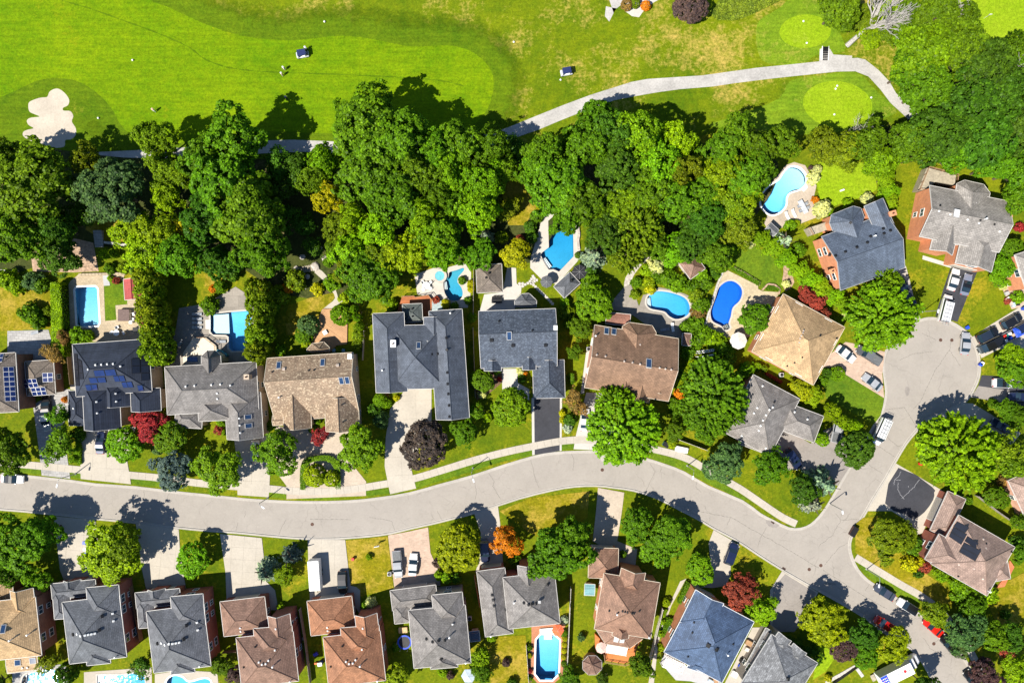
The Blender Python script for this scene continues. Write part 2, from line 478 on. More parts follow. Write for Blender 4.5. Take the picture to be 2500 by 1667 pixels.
SLATE = paved('grey_patio', (0.30, 0.27, 0.235), 0.1, joint=(2.4, 2.4), jdark=0.75)
AGG = paved('exposed_aggregate', (0.43, 0.36, 0.285), 0.12, stain=0.2)
COPING = paved('pool_coping', (0.48, 0.445, 0.395), 0.05)
REDDECK = paved('red_stained_deck', (0.42, 0.15, 0.065), 0.1, joint=(6, 0.3), jdark=0.6)
PINKPAVE = paved('terracotta_pavers', (0.50, 0.22, 0.12), 0.1, joint=(0.5, 0.5), jdark=0.75)
WOODDECK = paved('cedar_deck', (0.50, 0.29, 0.15), 0.1, joint=(6, 0.3), jdark=0.62, jrot=0.6)

# ------------------------------------------------------------------ street outline
north = ([(-420, 1105), (-200, 1130), (-60, 1148), (45, 1158), (171, 1171), (233, 1180), (332, 1187), (439, 1200), (500, 1206)]
         + [FF(*p) for p in ((540, 1142), (600, 1147), (700, 1151), (800, 1149), (870, 1142))] + [(1000, 1201.7), (1075, 1181), (1152, 1160), (1230, 1134), (1305, 1112), (1350, 1104), (1402, 1100.5), (1482, 1100), (1530, 1107),
            (1580, 1118.7), (1625, 1133), (1671, 1151), (1730, 1185.6), (1813, 1221), (1856, 1252), (1886, 1268), (1926, 1287), (1955, 1288), (1979, 1278), (2000, 1258), (2020, 1230), (2044, 1190), (2075, 1137), (2100, 1095), (2134, 1034),
            (2149, 1011), (2158, 982), (2161, 955), (2158, 928), (2154, 888), (2160, 859), (2175, 828), (2200, 800), (2243, 781), (2265, 775), (2289, 776), (2321, 784), (2350, 801), (2375, 824), (2388, 854), (2394, 888), (2392, 920), (2380, 950),
            (2361, 979), (2320, 1002), (2273, 1022), (2257, 1033), (2236, 1057), (2214, 1084), (2187, 1129), (2166, 1167), (2134, 1218), (2118, 1247), (2094, 1287), (2080, 1314), (2077, 1337), (2083, 1362), (2096, 1389), (2118, 1413), (2142, 1429),
            (2187, 1456), (2236, 1488), (2300, 1536), (2321, 1558), (2351, 1598), (2370, 1630), (2384, 1665), (2410, 1740), (2440, 1900), (2460, 2100)])
south = [(2360, 2100), (2330, 1880), (2300, 1740), (2280, 1680), (2265, 1643), (2246, 1611), (2219, 1582), (2180, 1558), (2144, 1536), (2107, 1507), (2072, 1485), (2027, 1459), (1998, 1443), (1915, 1396), (1848, 1354), (1795, 1319), (1741, 1291),
         (1703, 1268), (1660, 1246), (1605, 1218), (1548, 1199), (1500, 1192), (1455, 1187), (1402, 1189), (1348, 1198), (1268, 1218), (1174, 1249), (1107, 1267), (1054, 1280), (1000, 1292), (955, 1303), (902, 1310), (821, 1316), (741, 1316),
         (661, 1310), (580, 1302), (500, 1296), (428, 1289), (321, 1276), (233, 1268), (161, 1260), (54, 1249), (-60, 1240), (-200, 1224), (-420, 1195)]
road_px = smooth(north, 2, False) + smooth(south, 2, False)
road_w = wpts(road_px)

# ------------------------------------------------------------------ pools (outline, depth, basin colour, tint)
POOLS = {
 'p1': dict(o=P(1, 0, 700, 1125, 800, 1121, 870, 1120, 888, 1140, 897, 1300, 906, 1450, 890, 1475, 800, 1481, 722, 1482, 703, 1465, 694, 1300, 683, 1150), n=1, d=(1.6, 90, 0.8), c=(0.42, 0.70, 0.85), label='rounded rectangular turquoise pool beside a small square of dark green lawn'),
 'p2': dict(o=[(514, 767), (560, 762), (600, 759), (613, 759), (616, 800), (614, 856), (566, 857), (559, 850), (558, 822), (552, 818), (520, 817), (514, 810)], n=1, d=(2.0, -40, 1.0), c=(0.32, 0.66, 0.90), label='L-shaped light blue pool with white shelf beside grey patio loungers'),
 'p4': dict(o=[(940 + x / 6.109, 640 + y / 6.109) for x, y in ((960, 150), (1060, 120), (1165, 85), (1180, 120), (1130, 180), (1092, 230), (1085, 300), (1140, 380), (1162, 470), (1130, 550), (1060, 578), (960, 560), (890, 460), (868, 310), (910, 270), (945, 210))], n=3, d=(1.9, -80, 1.0), c=(0.1, 0.4, 0.48), label='kidney-shaped teal pool joined to a round raised spa'),
 'p5': dict(o=P(1, 2, 1262, 520, 1320, 470, 1490, 500, 1496, 845, 1362, 985, 1312, 962, 1268, 966, 1228, 905, 1213, 875, 1195, 830, 1205, 810, 1268, 760), n=1, d=(2.2, 80, 1.1), c=(0.07, 0.4, 0.6), label='large deep blue pool with angled foot below dense green trees'),
 'p7': dict(o=P(1, 3, 300, 1215, 345, 1180, 400, 1160, 520, 1175, 640, 1220, 685, 1290, 680, 1360, 630, 1400, 560, 1416, 500, 1390, 460, 1350, 400, 1335, 330, 1320, 292, 1280), n=3, d=(2.0, -20, 1.1), c=(0.18, 0.54, 0.82), label='freeform sparkling blue pool with white corner steps and pale surround'),
 'p8': dict(o=P(1, 3, 1020, 1073, 1090, 1072, 1150, 1120, 1165, 1180, 1140, 1250, 1080, 1310, 1062, 1390, 1042, 1450, 1054, 1492, 1030, 1512, 1000, 1510, 970, 1475, 900, 1440, 876, 1390, 880, 1330, 920, 1220, 950, 1130), n=3, d=(1.8, 70, 1.1), c=(0.03, 0.19, 0.75), label='kidney-shaped royal blue pool on tan cobble terrace'),
 'p9': dict(o=P(1, 3, 1610, 30, 1690, 45, 1742, 110, 1740, 180, 1690, 232, 1600, 262, 1566, 310, 1560, 380, 1510, 440, 1440, 466, 1380, 440, 1336, 370, 1345, 290, 1410, 210, 1500, 150, 1555, 70), n=3, d=(2.2, -135, 0.7), c=(0.52, 0.76, 0.92), label='pale blue freeform pool in the right upper garden near white hydrangeas'),
 'p10': dict(o=P(3, 2, 1195, 1125, 1310, 1125, 1366, 1172, 1362, 1330, 1356, 1480, 1300, 1536, 1190, 1536, 1146, 1480, 1150, 1330, 1155, 1172), n=1, d=(2.1, -90, 0.9), c=(0.34, 0.64, 0.86), label='long eight-sided blue pool on terracotta paving beside white fence'),
 'p11': dict(o=[(53, 1690), (54, 1660), (62, 1646), (85, 1640), (120, 1632), (145, 1640), (156, 1665), (150, 1700), (100, 1720)], n=3, d=(1.6, 0, 1.2), c=(0.12, 0.5, 0.7), label='rounded blue pool cut by the bottom edge behind tan-roofed house'),
 'p12': dict(o=[(238, 1647), (300, 1646), (352, 1638), (360, 1720), (238, 1720)], n=1, d=(1.6, 0, 1.2), c=(0.25, 0.6, 0.8), label='rectangular blue pool at bottom edge behind dark grey hip roof'),
 'p13': dict(o=[(404, 1690), (408, 1660), (425, 1648), (445, 1652), (462, 1664), (500, 1655), (516, 1668), (510, 1720), (420, 1720)], n=3, d=(1.6, 0, 1.2), c=(0.25, 0.6, 0.8), label='curved light blue pool at bottom edge by the patio frame chairs'),
}
for k, d in POOLS.items():
    d['px'] = smooth(d['o'], d['n']) if d['n'] > 1 else d['o']
    d['w'] = wpts(d['px'])

# ------------------------------------------------------------------ terrain sheet with the street and pools cut out
big = [(-900, -900), (900, -900), (900, 900), (-900, 900)]
sheet('ground', big, 0.0, G_LAWN, [road_w] + [d['w'] for d in POOLS.values()], world=True)
mb = MB(); mb.add([(x, y, -0.125) for x, y in road_w], [])
tri = tessellate_polygon([[Vector((x, y, 0)) for x, y in road_w]])
mb.f = [q if area([road_w[i] for i in q]) > 0 else q[::-1] for q in tri]; mb.mi = [0] * len(mb.f)
tag(mb.obj('road', ASPH), kind='structure')
def offset(w, d):
    n = len(w); sg = 1 if area(w) > 0 else -1; out = []
    for i in range(n):
        a, b2, c = w[i - 1], w[i], w[(i + 1) % n]
        t1 = Vector((b2[0] - a[0], b2[1] - a[1])); t2 = Vector((c[0] - b2[0], c[1] - b2[1]))
        if t1.length < 1e-9 or t2.length < 1e-9: out.append(b2); continue
        n1 = Vector((-t1.y, t1.x)).normalized() * sg; n2 = Vector((-t2.y, t2.x)).normalized() * sg
        nn = (n1 + n2); nn = nn.normalized() if nn.length > 1e-6 else n1
        k = d / max(0.5, nn.dot(n1)); out.append((b2[0] + nn.x * k, b2[1] + nn.y * k))
    return out
def ringmesh(name, outer, inner, z, zin, m, parent=None, zout=None):
    n = len(outer)
    mb = MB()
    vs = [(x, y, z) for x, y in outer] + [(x, y, z) for x, y in inner] + [(x, y, zin) for x, y in inner] + [(x, y, zout if zout is not None else z - 0.1) for x, y in outer]
    up = area(outer) > 0; fs = []
    for i in range(n):
        j = (i + 1) % n
        for q in ((i, j, n + j, n + i), (n + i, n + j, 2 * n + j, 2 * n + i), (j, i, 3 * n + i, 3 * n + j)):
            fs.append(q if up else q[::-1])
    mb.add(vs, fs); return mb.obj(name, m, parent)
ko = offset(road_w, -0.06); ki = offset(road_w, 0.32)
tag(ringmesh('kerb', ko, ki, 0.045, -0.13, KERBM), kind='structure')
gi = offset(road_w, 0.55)
o = ringmesh('gutter_strip', offset(road_w, 0.30), gi, -0.117, -0.121, KERBM); tag(o, kind='structure')

# ------------------------------------------------------------------ golf course
rough = [(-400, -500), (2800, -500), (2800, 330), (2400, 400), (2160, 330), (1950, 330), (1800, 320), (1560, 350), (1350, 370), (1200, 385), (800, 400), (400, 400), (-400, 400)]
sheet('golf_rough', rough, 0.006, G_ROUGH)
sheet('mown_surround', smooth([(-400, 180), (150, 160), (300, 250), (360, 345), (800, 320), (1000, 325), (1110, 330), (1150, 372), (800, 400), (-400, 400)], 3), 0.012, G_DARK)
fair = [(-400, -300), (330, -300), (345, -40)] + P(0, 0, 1370, 0, 1540, 70, 1830, 205) + P(0, 1, 60, 240, 150, 275, 400, 340, 760, 370, 950, 355, 1250, 330, 1500, 355, 1700, 395) + \
    P(0, 2, 0, 425, 200, 420, 380, 418, 560, 470, 690, 570, 755, 680, 766, 790, 740, 920, 680, 1040, 560, 1150, 300, 1215, 0, 1215) + P(0, 1, 1100, 1215, 480, 1200, 0, 1250) + P(0, 0, 1600, 1310, 1290, 1290, 1220, 1260, 1100, 1140, 1030, 1010, 950, 910, 830, 810, 700, 740, 520, 712, 350, 735, 200, 800, 0, 895) + [(-60, 270), (-400, 330)]
sheet('fairway', smooth(fair, 4), 0.018, G_FAIR)
def softband(line_px, width, src, fade_in=0.0):
    """mown grass that thins out into the rough, away from a line"""
    m = src.copy(); m.name = 'fading_grass'; nt = m.node_tree; b = nt.nodes['Principled BSDF']; out = nt.nodes['Material Output']
    at = nt.nodes.new('ShaderNodeAttribute'); at.attribute_name = 'fade'
    f = ramp(nt, maths(nt, 'ADD', at.outputs['Fac'], maths(nt, 'MULTIPLY', maths(nt, 'SUBTRACT', noise(nt, pos(nt), 0.5, 5, 0.7), 0.5), 0.9)), [(0.15, (0, 0, 0)), (0.6, (1, 1, 1))])
    tr = nt.nodes.new('ShaderNodeBsdfTransparent'); mx = nt.nodes.new('ShaderNodeMixShader')
    nt.links.new(f, mx.inputs[0]); nt.links.new(tr.outputs[0], mx.inputs[1]); nt.links.new(b.outputs[0], mx.inputs[2]); nt.links.new(mx.outputs[0], out.inputs['Surface'])
    w0 = wpts(smooth(line_px, 4, False)); n = len(w0); N = 5; mb = MB(); fd = []
    for k in range(N):
        for i in range(n):
            a, b2 = w0[max(i - 1, 0)], w0[min(i + 1, n - 1)]; d = Vector((b2[0] - a[0], b2[1] - a[1])).normalized(); q = (k / (N - 1)) * width - 0.6
            mb.v.append((w0[i][0] - d.y * q, w0[i][1] + d.x * q, 0.0135 + 0.0006 * k)); fd.append(1 - k / (N - 1))
    mb.f = [(k * n + i, k * n + i + 1, (k + 1) * n + i + 1, (k + 1) * n + i) for k in range(N - 1) for i in range(n - 1)]; mb.mi = [0] * len(mb.f)
    o = mb.obj('mown_fringe', m); at_ = o.data.attributes.new('fade', 'FLOAT', 'POINT'); at_.data.foreach_set('value', fd); tag(o, kind='structure')
softband(fair[1:34], 9.0, G_DARK)
seam = P(0, 0, 450, -30, 700, 45, 850, 90, 1180, 210, 1400, 290, 1700, 420) + P(0, 1, 0, 540, 150, 600, 300, 632, 600, 658, 1200, 680, 1867, 712) + P(0, 2, 300, 740, 500, 790)
def strip(name, line_px, width, z, m):
    w0 = wpts(smooth(line_px, 5, False)); n = len(w0); mb = MB()
    for i in range(n):
        a, b2 = w0[max(i - 1, 0)], w0[min(i + 1, n - 1)]; d = Vector((b2[0] - a[0], b2[1] - a[1])).normalized() * width / 2 * (0.6 + 0.4 * math.sin(i * 1.7))
        mb.v += [(w0[i][0] + d.y, w0[i][1] - d.x, z), (w0[i][0] - d.y, w0[i][1] + d.x, z)]
    mb.f = [(2 * i, 2 * i + 2, 2 * i + 3, 2 * i + 1) for i in range(n - 1)]; mb.mi = [0] * len(mb.f)
    tag(mb.obj(name, m), kind='structure')
strip('mowing_seam', seam, 0.42, 0.024, grass('seam_grass', (0.06, 0.13, 0.002), (0.10, 0.17, 0.003), (0.2, 0.2, 0.01), 0.2))
bunk = P(0, 0, 535, 812, 590, 850, 630, 910, 620, 960, 575, 985, 580, 1010, 640, 1015, 668, 1060, 655, 1110, 690, 1170, 690, 1230, 650, 1270, 595, 1280, 580, 1340, 440, 1345, 290, 1290, 215, 1245, 212, 1205, 250, 1185, 305, 1170, 260, 1140, 245, 1100, 280, 1075, 360, 1065, 320, 1045, 270, 1020, 258, 970, 270, 930, 340, 900, 385, 890, 430, 885, 450, 840, 490, 815)
sheet('bunker', smooth(bunk, 4), 0.024, SAND)
def ell(cx, cy, rx, ry, rot=0, n=40, p=1.0):
    return [(cx + rx * math.cos(a) * math.cos(rot) - ry * math.sin(a) * math.sin(rot), cy + rx * math.cos(a) * math.sin(rot) + ry * math.sin(a) * math.cos(rot)) for a in [2 * math.pi * i / n for i in range(n)]]
G_APRON = grass('apron_grass', (0.10, 0.19, 0.008), (0.17, 0.26, 0.012), (0.3, 0.27, 0.05), 0.35, 0.15, 0.5)
sheet('tee_apron', smooth(P(0, 3, 1290, 300, 1330, 180, 1500, 80, 1640, -40) + P(0, 4, 0, -40, 130, 100, 190, 300, 230, 470, -20, 500) + P(0, 3, 1700, 590, 1400, 580, 1310, 480), 3), 0.012, G_APRON)
sheet('tee_apron', smooth(P(0, 3, 850, 1150, 1100, 1060, 1500, 900, 1600, 740, 1867, 690) + P(0, 4, 330, 660, 520, 830, 700, 1000, 640, 1060, 300, 1180, 0, 1230) + P(0, 3, 1700, 1220, 1300, 1180), 3), 0.0125, G_APRON)
sheet('putting_green', ell(1966, 77, 63, 41, -0.05), 0.020, G_TEE)
sheet('putting_green', ell(2045, 256, 85, 57, 0.12), 0.020, G_TEE)
sheet('putting_green', smooth([(2318, -120), (2330, 30), (2360, 85), (2400, 118), (2450, 150), (2560, 200), (2680, 120), (2680, -120)], 3), 0.020, G_TEE)
path = P(0, 0, 700, 1395, 1150, 1375, 1630, 1350) + P(0, 1, 480, 1285, 800, 1275, 1160, 1290, 1600, 1290) + P(0, 2, 300, 1270, 750, 1215, 900, 1162, 1150, 1060, 1400, 960, 1640, 870, 1867, 798) + P(0, 3, 150, 750, 300, 722, 800, 690, 1100, 648, 1300, 620, 1600, 590, 1867, 562) + \
    P(0, 4, 100, 545, 350, 530, 420, 545, 540, 640, 640, 745, 700, 850, 780, 930, 870, 1010, 960, 1120, 840, 1120, 760, 1040, 650, 940, 560, 820, 450, 700, 330, 652, 160, 655, 0, 672) + \
    P(0, 3, 1600, 700, 1400, 722, 1100, 760, 900, 790, 600, 815, 400, 842, 180, 880, 0, 915) + P(0, 2, 1550, 1030, 1350, 1110, 1180, 1182, 930, 1268, 750, 1330, 300, 1400) + P(0, 1, 1400, 1400, 900, 1385, 520, 1400) + P(0, 0, 1630, 1450, 1150, 1470, 700, 1490)
sheet('cart_path', path, 0.030, GRAVEL)
sheet('gravel_track', P(0, 2, 1480, -60, 1800, -60, 1860, 120, 1820, 200, 1780, 150, 1790, 60) + P(0, 3, 20, 80, 120, 0, 440, -60), 0.016, GRAVEL)
sheet('gravel_apron', P(0, 4, 5, 450, 60, 430, 100, 450, 130, 500, 300, 510, 300, 545, 0, 560), 0.016, GRAVEL)
sheet('concrete_slab', P(0, 3, 100, 10, 420, -10, 350, 30, 260, 110, 225, 160, 160, 150, 105, 110), 0.020, CONCW)
sheet('footpath', P(0, 4, 890, 1000, 920, 960, 1090, 870, 1115, 890, 940, 985), 0.033, GRAVEL)
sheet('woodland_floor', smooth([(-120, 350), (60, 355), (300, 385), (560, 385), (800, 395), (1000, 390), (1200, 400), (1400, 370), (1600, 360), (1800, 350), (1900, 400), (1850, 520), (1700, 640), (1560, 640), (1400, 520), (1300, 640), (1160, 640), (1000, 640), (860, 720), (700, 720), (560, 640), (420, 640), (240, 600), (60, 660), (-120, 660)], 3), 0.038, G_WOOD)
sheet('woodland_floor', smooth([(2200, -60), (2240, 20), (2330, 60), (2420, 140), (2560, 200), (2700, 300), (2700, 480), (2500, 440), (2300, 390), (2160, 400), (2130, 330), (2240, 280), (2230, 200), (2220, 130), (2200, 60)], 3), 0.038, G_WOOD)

# ------------------------------------------------------------------ lawns that differ from the rest
def lawn(pts, m=G_GREENLAWN, sm=0): sheet('lawn', smooth(pts, sm) if sm else pts, 0.042, m)
lawn(P(1, 0, 945, 1080, 1120, 1062, 1160, 1240, 1160, 1280, 1052, 1290, 1062, 1422, 958, 1432))
lawn(P(1, 3, 1150, 680, 1260, 740, 1360, 800, 1500, 900, 1530, 1060, 1520, 1150, 1330, 1130, 1320, 1080, 1060, 920), sm=2)
lawn([(2000, 395), (2115, 400), (2140, 450), (2130, 470), (2060, 495), (2020, 505), (1998, 470)], G_TEE, 3)
lawn(P(2, 4, 240, 425, 590, 640, 585, 700, 560, 800, 500, 880, 60, 640, 40, 500, 130, 380))
lawn(P(1, 1, 740, 1360, 760, 1290, 960, 1220, 1190, 1170, 1190, 1210, 1130, 1290, 1068, 1330, 1070, 1400, 880, 1430, 850, 1560, 740, 1560), G_DRYLAWN)
lawn(P(1, 0, 0, 1060, 200, 1040, 460, 1120, 460, 1500, 0, 1520), G_DRYLAWN)
lawn(P(1, 0, 800, 480, 1100, 470, 1160, 720, 950, 700, 780, 600), G_DRYLAWN)
lawn(P(1, 1, 0, 1010, 280, 950, 290, 1060, 0, 1120), G_DRYLAWN)
lawn(P(1, 2, 830, 230, 950, 120, 1160, 120, 1150, 400, 1050, 560, 900, 560), G_DRYLAWN)
lawn(P(3, 1, 1285, 270, 1665, 228, 1720, 700, 1420, 780, 1330, 680), G_DRYLAWN)
lawn(P(3, 2, 700, 1150, 1060, 1130, 1085, 1560, 740, 1567), G_DRYLAWN)
lawn(P(3, 2, 820, 0, 1100, -120, 1640, -180, 1620, 60, 1300, 300, 1100, 200), G_DRYLAWN)
lawn(P(1, 4, 780, 700, 940, 800, 1190, 940, 1130, 1150, 1060, 1360, 930, 1340), G_LAWN)
lawn(P(3, 4, 1500, 760, 1867, 560, 1867, 1000, 1640, 1080), G_DRYLAWN)
lawn(P(3, 4, 330, 120, 400, 60, 560, 40, 960, 560, 1250, 760, 1200, 880, 940, 760, 330, 380), G_DRYLAWN)
lawn(P(2, 4, 960, 880, 700, 1240, 1140, 1480, 1170, 1440), G_LAWN)
lawn(P(3, 4, 0, 1210, 170, 1300, 60, 1460, -60, 1540), G_TEE)
lawn(P(2, 1, 890, 1470, 890, 1250, 930, 1190, 1060, 1170, 1170, 1190, 1225, 1280, 1232, 1458))
verges = [P(2, 0, 120, 1262, 370, 1290, 375, 1338, 90, 1316), P(2, 0, 640, 1318, 735, 1326, 735, 1376, 640, 1362), P(2, 0, 1196, 1372, 1440, 1392, 1600, 1420, 1540, 1456, 1198, 1424), P(2, 1, 585, 1492, 740, 1512, 740, 1560, 585, 1540), P(2, 1, 885, 1512, 1228, 1510, 1228, 1567, 885, 1567), P(2, 1, 1468, 1488, 1670, 1462, 1685, 1510, 1470, 1535),
          P(2, 2, 45, 1412, 560, 1248, 1120, 1112, 1120, 1160, 820, 1225, 570, 1305, 60, 1465), P(2, 2, 1385, 1062, 1500, 1056, 1495, 1105, 1385, 1115), P(2, 3, 350, 1135, 620, 1210, 830, 1315, 1230, 1567, 1170, 1567, 860, 1425, 640, 1298, 310, 1180), P(3, 4, 355, 495, 430, 500, 640, 620, 930, 800, 880, 880, 700, 760, 530, 660, 430, 590)]
for v in verges: lawn(v, G_GREENLAWN)

# ------------------------------------------------------------------ driveways
def drive(name, pts, m, z=0.050, slab=None, ang=0.0, slabm=None):
    o = sheet(name, pts, z, JOINT if slab else m)
    if slab: slabs(o, pts, z + 0.01, slabm or m, slab, ang)
    return o
drive('paved_driveway', P(2, 0, 300, 700, 450, 620, 560, 560, 640, 560, 620, 800, 560, 900, 610, 1160, 640, 1375, 380, 1345, 360, 1150), PAVER)
drive('concrete_driveway', P(2, 0, 735, 930, 1240, 900, 1160, 1210, 1196, 1424, 738, 1376, 735, 1230), CONC, slab=(3.3, 3.3), ang=-0.05)
drive('concrete_driveway', P(2, 1, 270, 1010, 610, 980, 590, 1440, 583, 1542, 300, 1522, 290, 1200), CONC, slab=(3.2, 3.2), ang=-0.03)
drive('aggregate_driveway', P(2, 1, 640, 900, 1310, 930, 1310, 1200, 1470, 1400, 1470, 1530, 745, 1560, 745, 1440, 640, 1300), AGG, z=0.039)
drive('concrete_driveway', P(2, 1, 1850, 500, 1790, 620, 1690, 740, 1650, 1000, 1640, 1260, 1665, 1390, 1690, 1515) + P(2, 2, 60, 1462, 30, 1350, 10, 1250, 200, 840, 200, 500), CONC, slab=(4.2, 4.2), ang=0.05)
drive('concrete_edging', P(2, 2, 1112, 640, 1390, 640, 1386, 1000, 1386, 1120, 1118, 1160), CONCW, z=0.046)
drive('blacktop_driveway', P(2, 2, 1135, 630, 1370, 630, 1368, 1122, 1140, 1158), BLACKTOP, z=0.054)
drive('concrete_driveway', P(2, 2, 1610, 590, 1867, 600, 1920, 1000, 1900, 1122, 1495, 1105, 1515, 985, 1560, 800), CONCW, slab=(3.4, 3.4), ang=0.1)
sheet('side_path', P(2, 2, 1610, 220, 1660, 210, 1600, 500, 1590, 600, 1560, 600, 1575, 480), 0.052, CONCW)
drive('grey_driveway', P(2, 3, 1500, 880, 1790, 1055, 1900, 940, 1990, 900) + P(2, 4, 230, 990, 290, 1248, 168, 1440) + P(2, 3, 1700, 1290, 1560, 1300, 1450, 1100), GREYTOP)
drive('pink_driveway', P(2, 4, -40, 400, 70, 265, 240, 130, 350, 150, 600, 220, 575, 420, 592, 640, 240, 425, 100, 360), PINKC)
drive('blacktop_driveway', P(1, 4, 1215, 895, 1450, 960, 1430, 1010, 1260, 1440, 1060, 1385, 1130, 1150), BLACKTOP)
drive('concrete_driveway', P(1, 4, 620, 1010, 790, 930, 830, 1080, 890, 1340, 930, 1410, 860, 1440, 700, 1150), CONC)
drive('concrete_driveway', [(2375, 822), (2420, 792), (2500, 743), (2600, 690), (2600, 850), (2440, 852), (2396, 874)], CONC)
drive('blacktop_driveway', P(2, 4, 1482, 432, 1830, 455, 1880, 560, 1850, 600, 1450, 530), BLACKTOP)
drive('grey_driveway', P(2, 4, 1450, 530, 1735, 570, 1730, 690, 1385, 632), GREYTOP)
drive('blacktop_driveway', P(2, 4, 1740, 570, 1900, 600, 1900, 720, 1730, 690), BLACKTOP, z=0.053)
drive('concrete_driveway', P(2, 4, 1000, 845, 1330, 685, 1400, 690, 1560, 785, 1840, 960, 1740, 1090, 1560, 960, 1300, 870), CONC)
drive('concrete_edging', P(2, 4, 700, 1235, 1135, 1490, 1150, 1567) + P(3, 4, 1010, 60, 940, 200, 860, 230, 790, 80, 660, 0, 440, 0), CONC, z=0.046)
drive('blacktop_driveway', smooth(P(2, 4, 722, 1275, 1030, 1450, 1048, 1500, 1040, 1567) + P(3, 4, 960, 10, 862, 72, 780, 30, 600, -70), 2), BLACKTOP, z=0.056)
drive('concrete_driveway', P(3, 0, 490, 45, 872, 82, 900, 350, 860, 640, 590, 640, 550, 540), CONC, slab=(3.0, 3.0), ang=-0.1)
drive('concrete_driveway', P(3, 0, 1240, 112, 1630, 165, 1640, 340, 1670, 560, 1700, 720, 1340, 740, 1290, 500), CONC, slab=(3.0, 3.0), ang=-0.1)
drive('concrete_driveway', P(3, 1, 140, 208, 520, 245, 540, 430, 560, 640, 640, 720, 660, 830, 660, 900, 560, 900, 200, 820, 190, 560), CONC, slab=(2.7, 2.7), ang=-0.06)
drive('concrete_driveway', P(3, 1, 940, 258, 1280, 262, 1310, 530, 1330, 680, 1380, 690, 1415, 720, 1420, 950, 1330, 800, 960, 820, 945, 500), CONC, slab=(2.9, 2.9), ang=-0.02)
drive('pink_driveway', P(3, 1, 1670, 222, 1867, 185) + P(3, 2, 168, 148, 190, 380, 280, 580, 280, 680, 0, 700) + P(3, 1, 1730, 720, 1710, 560), PINKC)
drive('concrete_driveway', P(3, 2, 590, 25, 700, -5, 805, -48, 825, 110, 850, 440, 850, 540, 640, 560, 600, 560, 640, 420, 650, 200), CONC)
drive('aggregate_driveway', [(1460, 1190), (1524, 1202), (1518, 1250), (1507, 1320), (1530, 1330), (1556, 1340), (1550, 1390), (1520, 1385), (1490, 1345), (1447, 1320), (1455, 1250)], AGG)
drive('concrete_driveway', P(3, 3, 905, 172, 1100, 282, 1145, 325, 1060, 500, 1060, 580, 1020, 680, 900, 700, 720, 690, 880, 530, 860, 290), CONC)
drive('concrete_edging', P(3, 3, 1530, 545, 1860, 740, 1760, 900, 1700, 1060, 1420, 1060, 1420, 720), CONC, z=0.046)
drive('grey_driveway', P(3, 3, 1556, 575, 1842, 745, 1742, 900, 1720, 1000, 1640, 1100, 1440, 1100, 1445, 700), GREYTOP, z=0.054)
sheet('front_walk', P(2, 2, 842, 375, 985, 372, 985, 500, 1090, 560, 1090, 660, 980, 600, 845, 590), 0.052, CONCW)
sheet('front_walk', P(1, 4, 945, 835, 1210, 915, 1203, 950, 940, 870), 0.052, CONCW)
sheet('front_walk', P(3, 3, 600, 640, 655, 615, 520, 860, 400, 1200, 360, 1567, 310, 1567, 380, 1180, 480, 900), 0.052, CONC)
sheet('front_walk', P(2, 0, 640, 230, 665, 230, 690, 570, 640, 560), 0.052, CONC)

# ------------------------------------------------------------------ sidewalks: every slab a piece
def walk(name, centre_px, width=1.5, step=1.55, m=CONC, z=0.062):
    c = wpts(smooth(centre_px, 6, False))
    pts = [c[0]]; acc = 0.0
    for a, b2 in zip(c, c[1:]):
        L = math.hypot(b2[0] - a[0], b2[1] - a[1])
        while acc + L >= step:
            u = (step - acc) / L; a = (a[0] + (b2[0] - a[0]) * u, a[1] + (b2[1] - a[1]) * u); pts.append(a); L = math.hypot(b2[0] - a[0], b2[1] - a[1]); acc = 0
        acc += L
    nrm = []
    for i in range(len(pts)):
        a, b2 = pts[max(i - 1, 0)], pts[min(i + 1, len(pts) - 1)]
        d = Vector((b2[0] - a[0], b2[1] - a[1])).normalized(); nrm.append((-d.y, d.x))
    L = [(p[0] + n[0] * width / 2, p[1] + n[1] * width / 2) for p, n in zip(pts, nrm)]; R = [(p[0] - n[0] * width / 2, p[1] - n[1] * width / 2) for p, n in zip(pts, nrm)]
    mb = MB()
    for i in range(len(pts) - 1): mb.add([(*L[i], z), (*R[i], z), (*R[i + 1], z), (*L[i + 1], z)], [(0, 1, 2, 3)])
    o = tag(mb.obj(name, JOINT), kind='structure')
    rnd = random.Random(5)
    for i in range(len(pts) - 1):
        e = 0.008
        def lp(a, b2, u): return (a[0] + (b2[0] - a[0]) * u, a[1] + (b2[1] - a[1]) * u)
        q = [lp(L[i], L[i + 1], e), lp(R[i], R[i + 1], e), lp(R[i], R[i + 1], 1 - e), lp(L[i], L[i + 1], 1 - e)]
        MB().prism(q, z + 0.004, z + 0.03 + rnd.random() * 0.008).obj('slab', m, o)
walk('sidewalk', [(-20, 1130)] + P(2, 0, 150, 1240, 400, 1262, 640, 1285, 870, 1308, 1190, 1342, 1430, 1364, 1700, 1400) + P(2, 1, 0, 1420, 300, 1446, 590, 1466, 880, 1490, 1230, 1484, 1660, 1420) + P(2, 2, 20, 1378, 300, 1296, 560, 1215, 840, 1140, 1120, 1080, 1400, 1030, 1640, 1020) + P(2, 3, 0, 1042, 370, 1108, 640, 1182, 830, 1285, 1060, 1418, 1170, 1482) + P(3, 3, 1480, 25, 1600, 92, 1690, 130))
walk('sidewalk', P(3, 4, 330, 420, 560, 560, 760, 680, 930, 775, 1100, 905, 1230, 1060, 1330, 1200, 1420, 1360) + [(2400, 1660)])

